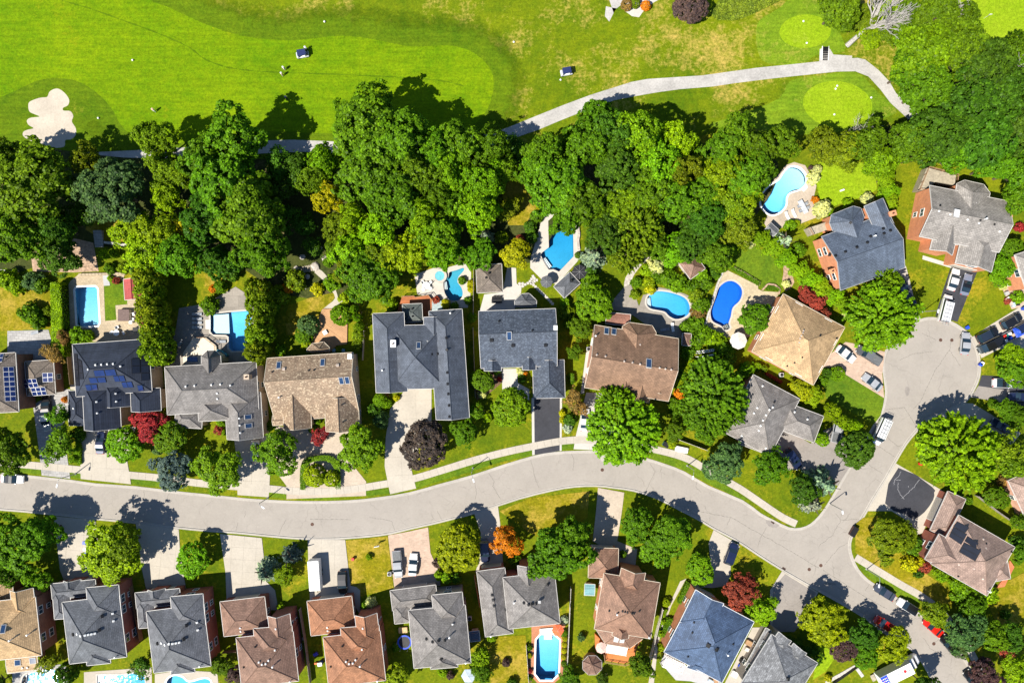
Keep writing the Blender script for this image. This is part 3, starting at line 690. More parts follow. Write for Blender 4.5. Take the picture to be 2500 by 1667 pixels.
# ------------------------------------------------------------------ patios and pools
def patio(name, pts, m, holes=(), z=0.050, label=None): return sheet(name, pts, z, m, [POOLS[h]['px'] for h in holes])
patio('pool_patio', P(1, 0, 640, 1070, 720, 1005, 1140, 995, 1120, 1062, 945, 1080, 958, 1432, 1062, 1422, 1052, 1290, 1160, 1280, 1160, 1238, 1300, 1230, 1320, 1400, 1330, 1600, 860, 1620, 640, 1540, 625, 1100), TANPAVER, ['p1'])
patio('pool_patio', [(430, 800), (437, 752), (500, 742), (575, 700), (606, 720), (625, 755), (630, 895), (440, 900), (405, 890)], SLATE, ['p2'])
patio('pool_patio', P(1, 2, 45, 1010, 230, 945, 330, 950, 500, 900, 560, 990, 555, 1190, 530, 1310, 370, 1320, 210, 1220, 70, 1190), COPING, ['p4'])
patio('pool_patio', P(1, 2, 1220, 440, 1290, 430, 1510, 480, 1545, 600, 1555, 800, 1530, 890, 1340, 1100, 1200, 1050, 1100, 950, 1100, 880, 1190, 560), COPING, ['p5'])
patio('stone_patio', P(1, 2, 890, 940, 970, 950, 975, 1090, 1020, 1130, 1015, 1180, 960, 1240, 960, 1340, 640, 1340, 680, 1190, 850, 1170), CONCW)
patio('pool_patio', P(1, 3, 90, 1120, 150, 1100, 225, 1300, 262, 1195, 290, 1190, 400, 1125, 520, 1145, 640, 1185, 715, 1220, 722, 1330, 680, 1400, 630, 1460, 610, 1590, 420, 1560, 170, 1380, -20, 1330, -20, 1250), SLATE, ['p7'])
patio('pool_patio', P(1, 3, 1010, 960, 1310, 1110, 1310, 1140, 1350, 1160, 1500, 1170, 1480, 1230, 1450, 1370, 1360, 1500, 1200, 1590, 1000, 1580, 900, 1555, 820, 1480, 880, 1300, 960, 1050), TANPAVER2, ['p8'])
patio('pool_patio', P(1, 3, 1640, -15, 1740, 15, 1792, 110, 1842, 200, 1812, 330, 1824, 440, 1840, 490, 1700, 545, 1540, 580, 1400, 610, 1366, 540, 1400, 460, 1318, 390, 1326, 280, 1480, 120, 1560, 15), AGG, ['p9'])
patio('pool_patio', P(3, 2, 1110, 1020, 1420, 1030, 1405, 1150, 1395, 1500, 1310, 1575, 1170, 1575, 1108, 1500, 1112, 1120), PINKPAVE, ['p10'])
patio('pool_patio', [(30, 1640), (60, 1628), (160, 1620), (175, 1730), (30, 1730)], PAVER, ['p11'])
patio('pool_patio', [(205, 1640), (370, 1628), (372, 1730), (205, 1730)], CONC, ['p12'])
patio('pool_patio', [(378, 1645), (440, 1635), (530, 1640), (540, 1730), (378, 1730)], CONC, ['p13'])
patio('stone_path', smooth(P(1, 1, 1040, 960, 1100, 1010, 1190, 1140, 1215, 1220, 1260, 1250, 1170, 1330, 1165, 1400, 1068, 1395, 1068, 1330, 1170, 1250, 1180, 1190, 1090, 1070, 1000, 990), 2), CONC)
patio('stone_path', smooth(P(1, 3, 300, 800, 340, 790, 330, 850, 250, 920, 180, 1010, 130, 1110, 90, 1125, 100, 1040, 180, 910), 2), STONE)
patio('grey_patio', [(18, 808), (118, 805), (125, 830), (105, 900), (18, 900)], PAVER)
patio('white_patio', P(3, 3, 460, 1290, 640, 1400, 830, 1490, 960, 1560, 960, 1620, 860, 1600, 700, 1550, 560, 1540, 420, 1380), paved('light_grey_patio', (0.42, 0.415, 0.42), 0.06))
patio('side_patio', P(3, 3, 1258, 1060, 1360, 1060, 1400, 1080, 1160, 1580, 1000, 1580), CONC)
patio('planting_bed', smooth(P(1, 3, 1310, 660, 1400, 740, 1540, 920, 1530, 1060, 1560, 1160, 1640, 1080, 1560, 900), 2), PINKSOIL)
patio('planting_bed', P(3, 2, 1064, 1220, 1112, 1220, 1112, 1560, 1086, 1560), SOIL)
patio('planting_bed', P(3, 2, 1400, 1080, 1455, 1080, 1430, 1560, 1390, 1560), SOIL)
patio('planting_bed', P(2, 2, 600, 400, 842, 400, 842, 500, 700, 620, 610, 660), SOIL)
patio('planting_bed', P(1, 0, 680, 680, 850, 720, 900, 980, 680, 990, 300, 980, 280, 820), PINKSOIL)

WATER = watermat('pool_water')
def pool(key):
    d = POOLS[key]; w = d['w']
    cx = sum(p[0] for p in w) / len(w); cy = sum(p[1] for p in w) / len(w)
    e = empty('swimming_pool', (cx, cy, 0), 0, d['label'], 'pool', 'garden pools')
    lw = [(x - cx, y - cy) for x, y in w]
    if area(lw) < 0: lw = lw[::-1]
    bm_ = paved('pool_liner_' + key, d['c'], 0.06, stain=0.05)
    dp, an, sh = d['d']; ca, sa = math.cos(math.radians(an)), math.sin(math.radians(an))
    pr = [x * ca + y * sa for x, y in lw]; lo, hi = min(pr), max(pr)
    inner = offset(lw, 0.15); n = len(lw)
    fz = [-(sh + (dp - sh) * min(1, max(0, ((x * ca + y * sa) - lo) / (hi - lo) * 1.25 - 0.12))) for x, y in inner]
    tr = tessellate_polygon([[Vector((x, y, 0)) for x, y in inner]]); tr = [q if area([inner[i] for i in q]) > 0 else q[::-1] for q in tr]
    MB().add([(x, y, 0.0) for x, y in lw] + [(x, y, z2) for (x, y), z2 in zip(inner, fz)], [(i, n + i, n + (i + 1) % n, (i + 1) % n) for i in range(n)] + [tuple(n + i for i in q) for q in tr]).obj('basin', bm_, e)
    wi = offset(lw, 0.155); wt = offset(lw, 0.02)
    MB().add([(x, y, -0.12) for x, y in wt] + [(x, y, z2 + 0.006) for (x, y), z2 in zip(wi, fz)], [tuple(q) for q in tr] + [tuple(n + i for i in q[::-1]) for q in tr] + [(i, n + i, n + (i + 1) % n, (i + 1) % n) for i in range(n)]).obj('water', WATER, e)
    ringmesh('coping', offset(lw, -0.32), offset(lw, 0.03), 0.095, -0.02, WHITE if key in ('p1', 'p10', 'p9', 'p13') else COPING, e, 0.02)
    return e, lw, cx, cy
PO = {k: pool(k) for k in POOLS}
def treads(key, quad, n, m=WHITE, z0=-0.15, dz=0.2):
    """steps inside a pool: each tread its own part"""
    e, lw, cx, cy = PO[key]
    a, b2, c, d = [Vector((*U(*p), 0)) - Vector((cx, cy, 0)) for p in quad]
    for i in range(n):
        u0, u1 = i / n, (i + 0.72) / n
        q = [a.lerp(d, u0), b2.lerp(c, u0), b2.lerp(c, u1), a.lerp(d, u1)]
        MB().prism([(p.x, p.y) for p in q], z0 - dz * i - 0.15, z0 - dz * i).obj('step', m, e)
treads('p7', P(1, 3, 292, 1230, 292, 1310, 345, 1320, 335, 1215), 4)
treads('p4', [(940 + x / 6.109, 640 + y / 6.109) for x, y in ((868, 300), (880, 410), (935, 400), (918, 285))], 3)
treads('p8', P(1, 3, 985, 1480, 1005, 1510, 1054, 1492, 1040, 1455), 3, SLATE)
treads('p5', P(1, 2, 1212, 870, 1262, 962, 1300, 930, 1240, 850), 3)
treads('p10', P(3, 2, 1225, 1128, 1300, 1128, 1300, 1185, 1225, 1185), 3)
e, lw, cx, cy = PO['p2']
q = [U(*p) for p in ((518, 769), (556, 766), (558, 814), (524, 814), (518, 806))]
MB().prism([(x - cx, y - cy) for x, y in q], -1.3, -0.6).obj('tanning_shelf', mat('pool_shelf', (0.62, 0.78, 0.85), 0.6, 0, 0.03), e)
for i in range(4):
    q = [U(*p) for p in ((503 + i * 3.1, 781), (505 + i * 3.1, 781), (505 + i * 3.1, 803), (503 + i * 3.1, 803))]
    MB().prism([(x - cx, y - cy) for x, y in q], 0.05, 0.16).obj('step', WHITE, e)
e, lw, cx, cy = PO['p9']
q = [U(*p) for p in P(1, 3, 1690, 232, 1725, 255, 1765, 215, 1740, 185)]
MB().prism([(x - cx, y - cy) for x, y in q], 0.05, 0.14).obj('step', WHITE, e)
# round spa beside the kidney pool
sx, sy = U(1074, 674)
e = empty('spa', (sx, sy, 0), 0, 'round raised spa at the head of the teal kidney pool', 'spa')
MB().lathe([(1.0, 0.5), (1.0, 0.1), (0.55, 0.1), (0.5, 0.02), (0.0, 0.02)], 24).obj('seat_ring', mat('spa_tile', (0.12, 0.42, 0.5), 0.4), e)
ringmesh('rim', [(1.5 * math.cos(a), 1.5 * math.sin(a)) for a in [i * math.pi / 14 for i in range(28)]], [(1.0 * math.cos(a), 1.0 * math.sin(a)) for a in [i * math.pi / 14 for i in range(28)]], 0.55, 0.1, COPING, e, 0.0)
MB().add([(1.0 * math.cos(i * math.pi / 14), 1.0 * math.sin(i * math.pi / 14), 0.46) for i in range(28)], [tuple(range(28))]).obj('water', WATER, e)

# ------------------------------------------------------------------ tar lines and pale crack seals
TAR = mat('tar_line', (0.13, 0.12, 0.105), 0.9); SEAL = mat('crack_seal', (0.33, 0.33, 0.35), 0.8)
def cracks(lines, m, z2, width, name):
    rnd = random.Random(12)
    for r, c, f in lines:
        pts = P(r, c, *f); q = []
        for a, b2 in zip(pts, pts[1:]):
            for k in range(6): u = k / 6; q.append((a[0] + (b2[0] - a[0]) * u + rnd.uniform(-1, 1), a[1] + (b2[1] - a[1]) * u + rnd.uniform(-1, 1)))
        strip(name, q + [pts[-1]], width, z2, m)
cracks([(2, 2, (1100, 1190, 1130, 1290, 1150, 1390, 1180, 1460)), (2, 2, (720, 1320, 770, 1400, 760, 1440, 830, 1560)), (2, 2, (1470, 1130, 1500, 1200, 1490, 1300)), (2, 2, (590, 1400, 610, 1500, 600, 1560)), (2, 0, (860, 1415, 800, 1480, 745, 1540)), (2, 0, (1310, 1480, 1310, 1567)), (2, 0, (1540, 1500, 1520, 1567)),
  (3, 1, (370, 0, 360, 60)), (3, 1, (740, 80, 700, 150, 670, 220)), (3, 1, (960, 75, 1330, 80)), (3, 1, (1500, 60, 1700, 90, 1730, 180)), (3, 1, (300, 110, 280, 190)), (3, 2, (250, 0, 295, 80)), (2, 3, (330, 1240, 370, 1310, 310, 1440, 290, 1480)), (2, 3, (780, 1330, 740, 1450, 790, 1500)), (2, 4, (590, 745, 780, 728, 890, 905)), (2, 4, (1190, 205, 1060, 390, 920, 680, 860, 740)),
  (2, 4, (740, 295, 850, 240, 1040, 215)), (2, 4, (940, 50, 1060, 105)), (2, 4, (1190, 205, 1290, 350)), (2, 4, (590, 970, 720, 1080, 780, 1060)), (2, 4, (530, 1075, 700, 1180)), (2, 4, (460, 1250, 580, 1330)), (2, 4, (1200, 130, 1195, 200)), (3, 4, (150, 20, 195, 82, 390, 75)), (3, 4, (50, 490, 190, 330, 300, 270)), (3, 4, (200, 90, 120, 220, 0, 320)), (3, 4, (40, 540, 400, 770, 620, 890)),
  (3, 4, (470, 650, 420, 730)), (3, 3, (1390, 150, 1330, 250, 1310, 330)), (3, 3, (760, 0, 1060, 60, 1330, 210, 1620, 370, 1867, 520)), (3, 3, (1060, 60, 1030, 130)), (3, 4, (950, 1150, 1010, 1250, 1150, 1330)), (3, 4, (1050, 1210, 1130, 1140))], TAR, -0.119, 0.085, 'tar_line')
cracks([(2, 4, (745, 1305, 725, 1350, 685, 1385, 680, 1430)), (2, 4, (910, 1385, 860, 1450, 800, 1510, 750, 1555)), (2, 4, (720, 1410, 715, 1470, 740, 1520, 775, 1560)), (2, 4, (810, 1440, 815, 1450)), (2, 4, (690, 1385, 740, 1385))], SEAL, 0.094, 0.10, 'crack_seal')
sheet('asphalt_patch', smooth(P(2, 4, 785, 545, 815, 540, 825, 580, 805, 625, 785, 600), 2), -0.1195, GREYTOP)
sheet('asphalt_patch', smooth(P(3, 3, 1380, 80, 1500, 110, 1480, 150, 1410, 140), 2), -0.1195, GREYTOP)
# ------------------------------------------------------------------ houses
def brickmat(name, col, mortar=0.75):
    if name in MATS: return MATS[name]
    m, nt, b = newmat(name)
    uv = nt.nodes.new('ShaderNodeUVMap'); uv.uv_map = 'UVMap'
    bt = nt.nodes.new('ShaderNodeTexBrick'); nt.links.new(uv.outputs[0], bt.inputs['Vector'])
    bt.inputs['Scale'].default_value = 1.0
    bt.inputs['Color1'].default_value = (*[c * 0.85 for c in col], 1); bt.inputs['Color2'].default_value = (*[min(1, c * 1.2) for c in col], 1)
    bt.inputs['Mortar'].default_value = (*[min(1, c * mortar + 0.08) for c in col], 1)
    bt.inputs['Mortar Size'].default_value = 0.012; bt.inputs['Brick Width'].default_value = 0.24; bt.inputs['Row Height'].default_value = 0.085
    c = mixc(nt, 1.0, bt.outputs['Color'], ramp(nt, noise(nt, pos(nt), 0.8, 4), [(0.3, (0.85,) * 3), (0.7, (1.12,) * 3)]), 'MULTIPLY')
    nt.links.new(c, b.inputs['Base Color']); b.inputs['Roughness'].default_value = 0.9; b.inputs['Specular IOR Level'].default_value = 0.15
    MATS[name] = m; return m
R_BROWNGREY = shingle('roof_brown_grey', (0.20, 0.165, 0.135))
R_NAVY = shingle('roof_dark_slate', (0.035, 0.043, 0.065), 0.16, 0.42, 6.0)
R_GREY = shingle('roof_grey', (0.21, 0.195, 0.185))
R_TAN = shingle('roof_tan', (0.28, 0.20, 0.135), 0.14, light=(0.52, 0.42, 0.29))
R_BLUEGREY = shingle('roof_blue_grey', (0.10, 0.115, 0.145))
R_SLATEBLUE = shingle('roof_slate_blue', (0.066, 0.082, 0.112), 0.18, light=(0.12, 0.145, 0.185))
R_BROWN = shingle('roof_brown', (0.24, 0.145, 0.092))
R_GOLD = shingle('roof_gold', (0.46, 0.31, 0.165))
R_PALEGREY = shingle('roof_pale_grey', (0.235, 0.215, 0.20))
R_STEEL = shingle('roof_steel', (0.095, 0.12, 0.165))
R_WARMGREY = shingle('roof_warm_grey', (0.265, 0.245, 0.225))
R_MAUVE = shingle('roof_mauve', (0.31, 0.215, 0.175))
R_CHAR = shingle('roof_charcoal', (0.135, 0.143, 0.16))
R_PINKBROWN = shingle('roof_pink_brown', (0.25, 0.15, 0.11))
R_TERRA = shingle('roof_terracotta', (0.33, 0.155, 0.085))
R_RUST = shingle('roof_rust_brown', (0.27, 0.155, 0.105))
R_BLUE = shingle('roof_blue_slate', (0.072, 0.112, 0.195), 0.2)
R_SILVER = shingle('roof_silver_grey', (0.20, 0.205, 0.215), 0.34)
R_RED = shingle('roof_red_metal', (0.36, 0.07, 0.065), 0.08, 0.5, 8)
B_RED = brickmat('brick_red', (0.33, 0.10, 0.06)); B_ORANGE = brickmat('brick_orange', (0.62, 0.25, 0.12)); B_BROWN = brickmat('brick_brown', (0.25, 0.12, 0.075))
B_BEIGE = brickmat('brick_beige', (0.48, 0.38, 0.28)); B_MAROON = brickmat('brick_maroon', (0.26, 0.085, 0.06)); B_GREY = brickmat('stone_grey', (0.34, 0.30, 0.27)); B_PINK = brickmat('brick_pink', (0.62, 0.34, 0.24))

def uvmesh(name, faces, m, parent, smoothf=False):
    """faces: lists of 3-D points; UV in metres, v up the slope"""
    vs = []; fs = []; uvs = []
    for pts in faces:
        k = len(vs); vs += [tuple(p) for p in pts]; fs.append(tuple(range(k, k + len(pts))))
        p = [Vector(q) for q in pts]
        n = Vector((0, 0, 0))
        for i in range(len(p)): n += (p[i] - p[0]).cross(p[(i + 1) % len(p)] - p[0])
        n = n.normalized() if n.length > 1e-9 else Vector((0, 0, 1))
        ux = Vector((0, 0, 1)).cross(n)
        ux = ux.normalized() if ux.length > 1e-4 else Vector((1, 0, 0))
        vy = n.cross(ux)
        for q in p: uvs.append((q.dot(ux), q.dot(vy)))
    me = bpy.data.meshes.new(name); me.from_pydata(vs, [], fs)
    l = me.uv_layers.new(name='UVMap')
    l.data.foreach_set('uv', [c for u in uvs for c in u])
    me.materials.append(m); me.update()
    return put(bpy.data.objects.new(name, me), parent)

class Wing:
    """rectangular block fitted to four eave corners; hip or gable roof"""
    def __init__(s, q, eave=5.6, pitch=0.75, ridge=None, ends='hh', eave2=None, over=0.35, wall=True):
        hs = [eave, eave, eave2 if eave2 is not None else eave, eave2 if eave2 is not None else eave]
        w = [Vector((*U(p[0], p[1], h),)) for p, h in zip(q, hs)]
        A, B, C, D = w
        s.c = (A + B + C + D) / 4
        u = ((B - A) + (C - D)).normalized(); v = Vector((u.y, -u.x))
        if v.dot((D - A) + (C - B)) < 0: v = -v
        s.u, s.v = u, v
        s.W = abs(((B - A).dot(u) + (C - D).dot(u)) / 2); s.D = abs(((D - A).dot(v) + (C - B).dot(v)) / 2)
        s.e1, s.e2, s.p = eave, (eave2 if eave2 is not None else eave), pitch
        s.ridge = ridge or ('u' if s.W >= s.D else 'v'); s.ends = ends; s.over = over; s.wall = wall
        if s.ridge == 'u': s.rb = (s.D - (s.e1 - s.e2) / pitch) / 2          # distance from top edge to ridge
        else: s.rb = (s.D - 0) / 2
    def W3(s, a, b2, z): p = s.c + s.u * a + s.v * b2; return Vector((p.x, p.y, z))
    def loc(s, x, y):
        d = Vector((x, y)) - s.c; return d.dot(s.u), d.dot(s.v)
    def inside(s, x, y, m=0.0):
        a, b2 = s.loc(x, y); return abs(a) < s.W / 2 - m and abs(b2) < s.D / 2 - m
    def z(s, x, y):
        a, b2 = s.loc(x, y)
        if abs(a) > s.W / 2 or abs(b2) > s.D / 2: return -1
        dl, dr, dt, db = s.W / 2 + a, s.W / 2 - a, s.D / 2 + b2, s.D / 2 - b2
        if s.ridge == 'u':
            z = min(s.e1 + s.p * dt, s.e2 + s.p * db)
            if s.ends[0] == 'h': z = min(z, s.e1 + s.p * dl)
            if s.ends[1] == 'h': z = min(z, s.e1 + s.p * dr)
        else:
            z = s.e1 + s.p * min(dl, dr)
            if s.ends[0] == 'h': z = min(z, s.e1 + s.p * dt)
            if s.ends[1] == 'h': z = min(z, s.e1 + s.p * db)
        return z
    def roof_faces(s):
        w, d = s.W / 2, s.D / 2
        if s.ridge == 'u':
            rb = s.rb; zr = s.e1 + s.p * rb; y = -d + rb
            i0 = min((zr - s.e1) / s.p, w) if s.ends[0] == 'h' else 0.0; i1 = min((zr - s.e1) / s.p, w) if s.ends[1] == 'h' else 0.0
            L, R = (-w + i0, y, zr), (w - i1, y, zr)
            c = [(-w, -d, s.e1), (w, -d, s.e1), (w, d, s.e2), (-w, d, s.e2)]
            f = [[c[1], c[0], L, R], [c[3], c[2], R, L]]
            f.append([c[0], c[3], L]) if i0 else None
            f.append([c[2], c[1], R]) if i1 else None
            s.gab = ([] if i0 else [(c[0], c[3], L, 'l')]) + ([] if i1 else [(c[2], c[1], R, 'r')])
        else:
            zr = s.e1 + s.p * w
            i0 = min(w, d) if s.ends[0] == 'h' else 0.0; i1 = min(w, d) if s.ends[1] == 'h' else 0.0
            T, Bt = (0, -d + i0, zr), (0, d - i1, zr)
            c = [(-w, -d, s.e1), (w, -d, s.e1), (w, d, s.e1), (-w, d, s.e1)]
            f = [[c[0], c[3], Bt, T], [c[2], c[1], T, Bt]]
            f.append([c[1], c[0], T]) if i0 else None
            f.append([c[3], c[2], Bt]) if i1 else None
            s.gab = ([] if i0 else [(c[1], c[0], T, 't')]) + ([] if i1 else [(c[3], c[2], Bt, 'b')])
        return [[s.W3(*p) for p in g] for g in f], c
class Bay:
    """polygonal roof end: eave points, an apex, optional inner ridge point"""
    def __init__(s, pts, apex, inner=None, eave=3.2, top=4.8, wall=True):
        s.pts = [Vector((*U(p[0], p[1], eave), eave)) for p in pts]
        s.ap = Vector((*U(apex[0], apex[1], top), top)); s.inn = Vector((*U(inner[0], inner[1], top), top)) if inner else None
        s.e1 = s.e2 = eave; s.wall = wall; s.over = 0.3; s.closed = inner is None
    def inside(s, x, y, m=0.0):
        n = len(s.pts); r = False; j = n - 1
        for i in range(n):
            a, b2 = s.pts[i], s.pts[j]
            if (a.y > y) != (b2.y > y) and x < (b2.x - a.x) * (y - a.y) / (b2.y - a.y) + a.x: r = not r
            j = i
        return r
    def z(s, x, y):
        if not s.inside(x, y): return -1
        best = s.ap.z
        d = math.hypot(x - s.ap.x, y - s.ap.y)
        md = min(math.hypot(p.x - s.ap.x, p.y - s.ap.y) for p in s.pts)
        return max(s.e1, s.ap.z - (s.ap.z - s.e1) * min(1, d / max(md, 0.1)))
    def roof_faces(s):
        f = []; n = len(s.pts)
        for i in range(n if s.closed else n - 1):
            a, b2 = s.pts[i], s.pts[(i + 1) % n]
            if not s.closed and s.inn is not None and i == 0: g = [a, b2, s.ap, s.inn]
            elif not s.closed and s.inn is not None and i == n - 2: g = [a, b2, s.inn, s.ap]
            else: g = [a, b2, s.ap]
            f.append(g)
        out = []
        for g in f:
            nz = (g[1] - g[0]).cross(g[2] - g[0]).z
            out.append(g if nz > 0 else g[::-1])
        s.gab = []
        return out, s.pts

GUTTER = mat('gutter_white', (0.58, 0.56, 0.53), 0.5, 0, 0.05)
GAR = {'B': [(1, 'b')], 'C': [(1, 'b')], 'D': [(1, 'b'), (2, 'b')], 'E': [(2, 'l')], 'F': [(1, 'b')], 'G': [(1, 'b')], 'H': [(0, 'r')], 'I': [(1, 'b')], 'J': [(0, 'b')], 'K': [(1, 'b')], 'SB': [(2, 't')], 'SC': [(2, 't')], 'SD': [(3, 't')], 'SE': [(3, 't')], 'SF': [(2, 't')], 'SG': [(0, 't')], 'SH': [(2, 't')], 'SI': [(1, 't')], 'SJ': [(0, 't')], 'L': [(2, 'l')], 'SA': [(1, 't')], 'A': [(1, 'b')]}
GDOOR = mat('garage_door_paint', (0.42, 0.38, 0.33), 0.6, 0, 0.05)
HOUSES = {}
def house(key, label, wings, roofm, wallm, gutter=GUTTER, cat='house', name='house', windows=True, door=None, group='houses in the street'):
    cx = sum((w.c.x if isinstance(w, Wing) else w.ap.x) for w in wings) / len(wings); cy = sum((w.c.y if isinstance(w, Wing) else w.ap.y) for w in wings) / len(wings)
    e = empty(name, (cx, cy, 0), 0, label, cat, group)
    off = Vector((cx, cy, 0))
    roofs = []; rf = []; gut = MB(); wf = []
    nw = 0
    for k, w in enumerate(wings):
        dz = 0.004 * k
        faces, c = w.roof_faces()
        faces = [[p + Vector((0, 0, dz)) - off for p in g] for g in faces]
        rf += faces
        # eave edging
        if isinstance(w, Wing):
            cor = [w.W3(p[0], p[1], p[2]) for p in c]
            edges = [(cor[0], cor[1]), (cor[1], cor[2]), (cor[2], cor[3]), (cor[3], cor[0])]
            ov = w.over
            side = {'t': (0, 1), 'r': (1, 2), 'b': (2, 3), 'l': (3, 0)}
            gs = {g[3]: w.W3(*g[2]) for g in w.gab}
            for nm, (i, j) in side.items():
                a, b2 = cor[i], cor[j]
                segs = [(a, gs[nm]), (gs[nm], b2)] if nm in gs else [(a, b2)]
                for p, q in segs:
                    p = p - off + Vector((0, 0, dz)); q = q - off + Vector((0, 0, dz))
                    d = (q - p).normalized(); n2 = Vector((d.y, -d.x, 0)).normalized()
                    mid = (p + q) / 2; o2 = Vector((w.c.x, w.c.y, 0)) - off
                    if n2.dot(Vector((mid.x - o2.x, mid.y - o2.y, 0))) < 0: n2 = -n2
                    h0, h1 = Vector((0, 0, -0.2)), Vector((0, 0, 0.035)); o_ = n2 * 0.075
                    p = p - d * 0.02; q = q + d * 0.02
                    gut.add([p + h0, q + h0, q + h0 + o_, p + h0 + o_, p + h1, q + h1, q + h1 + o_, p + h1 + o_],
                            [(0, 3, 2, 1), (4, 5, 6, 7), (0, 1, 5, 4), (1, 2, 6, 5), (2, 3, 7, 6), (3, 0, 4, 7)])
            # walls
            if w.wall:
                a0, b0 = w.W / 2 - ov - dz, w.D / 2 - ov - dz
                P4 = [(-a0, -b0, w.e1), (a0, -b0, w.e1), (a0, b0, w.e2), (-a0, b0, w.e2)]
                for i, nm in ((0, 't'), (1, 'r'), (2, 'b'), (3, 'l')):
                    p, q = P4[i], P4[(i + 1) % 4]
                    top = 0.12
                    pa, pb = w.W3(p[0], p[1], -0.3), w.W3(q[0], q[1], -0.3)
                    ta, tb = w.W3(p[0], p[1], p[2] + top), w.W3(q[0], q[1], q[2] + top)
                    poly = [pb, pa, ta, tb]
                    if nm in gs:
                        g = gs[nm]; la, lb = w.loc(g.x, g.y)
                        gg = w.W3(max(-a0, min(a0, la)), max(-b0, min(b0, lb)), g.z - 0.1)
                        poly = [pb, pa, ta, gg, tb]
                    wf.append([x - off for x in poly])
                    if windows:
                        L = (pb - pa).length; n = int(L // 5.0)
                        d = (pb - pa).normalized(); nn = Vector((d.y, -d.x, 0))
                        if nn.dot(Vector((pa.x - w.c.x, pa.y - w.c.y, 0))) < 0: nn = -nn
                        isg = (k, nm) in GAR.get(key, ())
                        if isg:
                            cc = (pa + pb) / 2 - off; cc.z = 0; gw = min(4.8, L - 1.2) / 2
                            def gb(u0, u1, v0, v1, d0, d1): return [cc + d * u + Vector((0, 0, v)) + nn * dd for dd in (d0, d1) for u, v in ((u0, v0), (u1, v0), (u1, v1), (u0, v1))]
                            F6 = [(3, 2, 1, 0), (4, 5, 6, 7), (0, 1, 5, 4), (1, 2, 6, 5), (2, 3, 7, 6), (3, 0, 4, 7)]
                            go = MB().add(gb(-gw - .12, gw + .12, 0, 2.35, -.02, .05), F6).obj('garage_door', WHITE, e)
                            for r_ in range(4): MB().add(gb(-gw, gw, .04 + r_ * .55, .56 + r_ * .55, 0, .08), F6).obj('door_panel', GDOOR, go)
                        for fl in range(1 if isg else 0, 2 if min(w.e1, w.e2) > 4.6 else 1):
                            for i2 in range(n):
                                pt = pa + d * (L * (i2 + 0.5) / n)
                                t2 = pt + nn * 0.6
                                if any(o3 is not w and o3.inside(t2.x, t2.y) for o3 in wings): continue
                                zc = 1.6 + 2.7 * fl; ww, hh = (1.5, 1.25) if (i2 + fl) % 3 else (0.9, 1.25)
                                cc = pt - off; cc.z = zc
                                def bx(u0, u1, v0, v1, d0, d1):
                                    return [cc + d * u + Vector((0, 0, v)) + nn * dd for dd in (d0, d1) for u, v in ((u0, v0), (u1, v0), (u1, v1), (u0, v1))]
                                F6 = [(3, 2, 1, 0), (4, 5, 6, 7), (0, 1, 5, 4), (1, 2, 6, 5), (2, 3, 7, 6), (3, 0, 4, 7)]
                                m1 = MB()
                                for fr in ((-ww / 2 - 0.1, ww / 2 + 0.1, -hh / 2 - 0.1, -hh / 2), (-ww / 2 - 0.1, ww / 2 + 0.1, hh / 2, hh / 2 + 0.1), (-ww / 2 - 0.1, -ww / 2, -hh / 2, hh / 2), (ww / 2, ww / 2 + 0.1, -hh / 2, hh / 2), (-0.03, 0.03, -hh / 2, hh / 2)):
                                    m1.add(bx(*fr, -0.02, 0.09), F6)
                                wo = m1.obj('window', WHITE, e); nw += 1
                                MB().add(bx(-ww / 2, ww / 2, -hh / 2, hh / 2, -0.01, 0.045), F6).obj('pane', GLASS, wo)
        else:
            pts = w.pts; n = len(pts)
            for i in range(n if w.closed else n - 1):
                p, q = pts[i] - off + Vector((0, 0, dz)), pts[(i + 1) % n] - off + Vector((0, 0, dz))
                d = (q - p).normalized(); n2 = Vector((d.y, -d.x, 0))
                cc = w.ap - off
                if n2.dot((p + q) / 2 - cc) < 0: n2 = -n2
                h0, h1 = Vector((0, 0, -0.18)), Vector((0, 0, 0.03)); o_ = n2 * 0.07
                gut.add([p + h0, q + h0, q + h0 + o_, p + h0 + o_, p + h1, q + h1, q + h1 + o_, p + h1 + o_], [(0, 3, 2, 1), (4, 5, 6, 7), (0, 1, 5, 4), (1, 2, 6, 5), (2, 3, 7, 6), (3, 0, 4, 7)])
            if w.wall:
                cen = sum((Vector((p.x, p.y, 0)) for p in pts), Vector()) / n
                ins = [Vector((p.x, p.y, 0)) + (cen - Vector((p.x, p.y, 0))).normalized() * 0.4 for p in pts]
                for i in range(n if w.closed else n - 1):
                    a, b2 = ins[i] - off, ins[(i + 1) % n] - off
                    wf.append([Vector((b2.x, b2.y, -0.3)), Vector((a.x, a.y, -0.3)), Vector((a.x, a.y, w.e1 + 0.1)), Vector((b2.x, b2.y, w.e1 + 0.1))])
    # soffit just under the eaves so the roofs are closed from below
    ro = uvmesh('roof', rf, roofm, e)
    if wf: uvmesh('wall', wf, wallm, e)
    gut.obj('gutter', gutter, ro)
    cap = MB()
    for w_ in wings:
        fs_, c_ = w_.roof_faces(); seen = set()
        for g in fs_:
            for a, b2 in zip(g, g[1:] + g[:1]):
                if max(a.z, b2.z) < w_.e1 + 0.3: continue
                kk = tuple(sorted([tuple(round(x, 2) for x in a), tuple(round(x, 2) for x in b2)]))
                if kk in seen: cap.tube([a - off, b2 - off], 0.085, 5)
                seen.add(kk)
    if cap.v: cap.obj('ridge_cap', mat('ridge_' + roofm.name, [x * 0.62 for x in RCOL.get(roofm.name, (0.1, 0.1, 0.1))], 0.9), ro)
    HOUSES[key] = dict(e=e, w=wings, off=off, roof=ro)
    if door:
        p = Vector((*U(*door, 0), 0)) - off
    return e
def roofz(key, x, y): return max(w.z(x, y) for w in HOUSES[key]['w'])
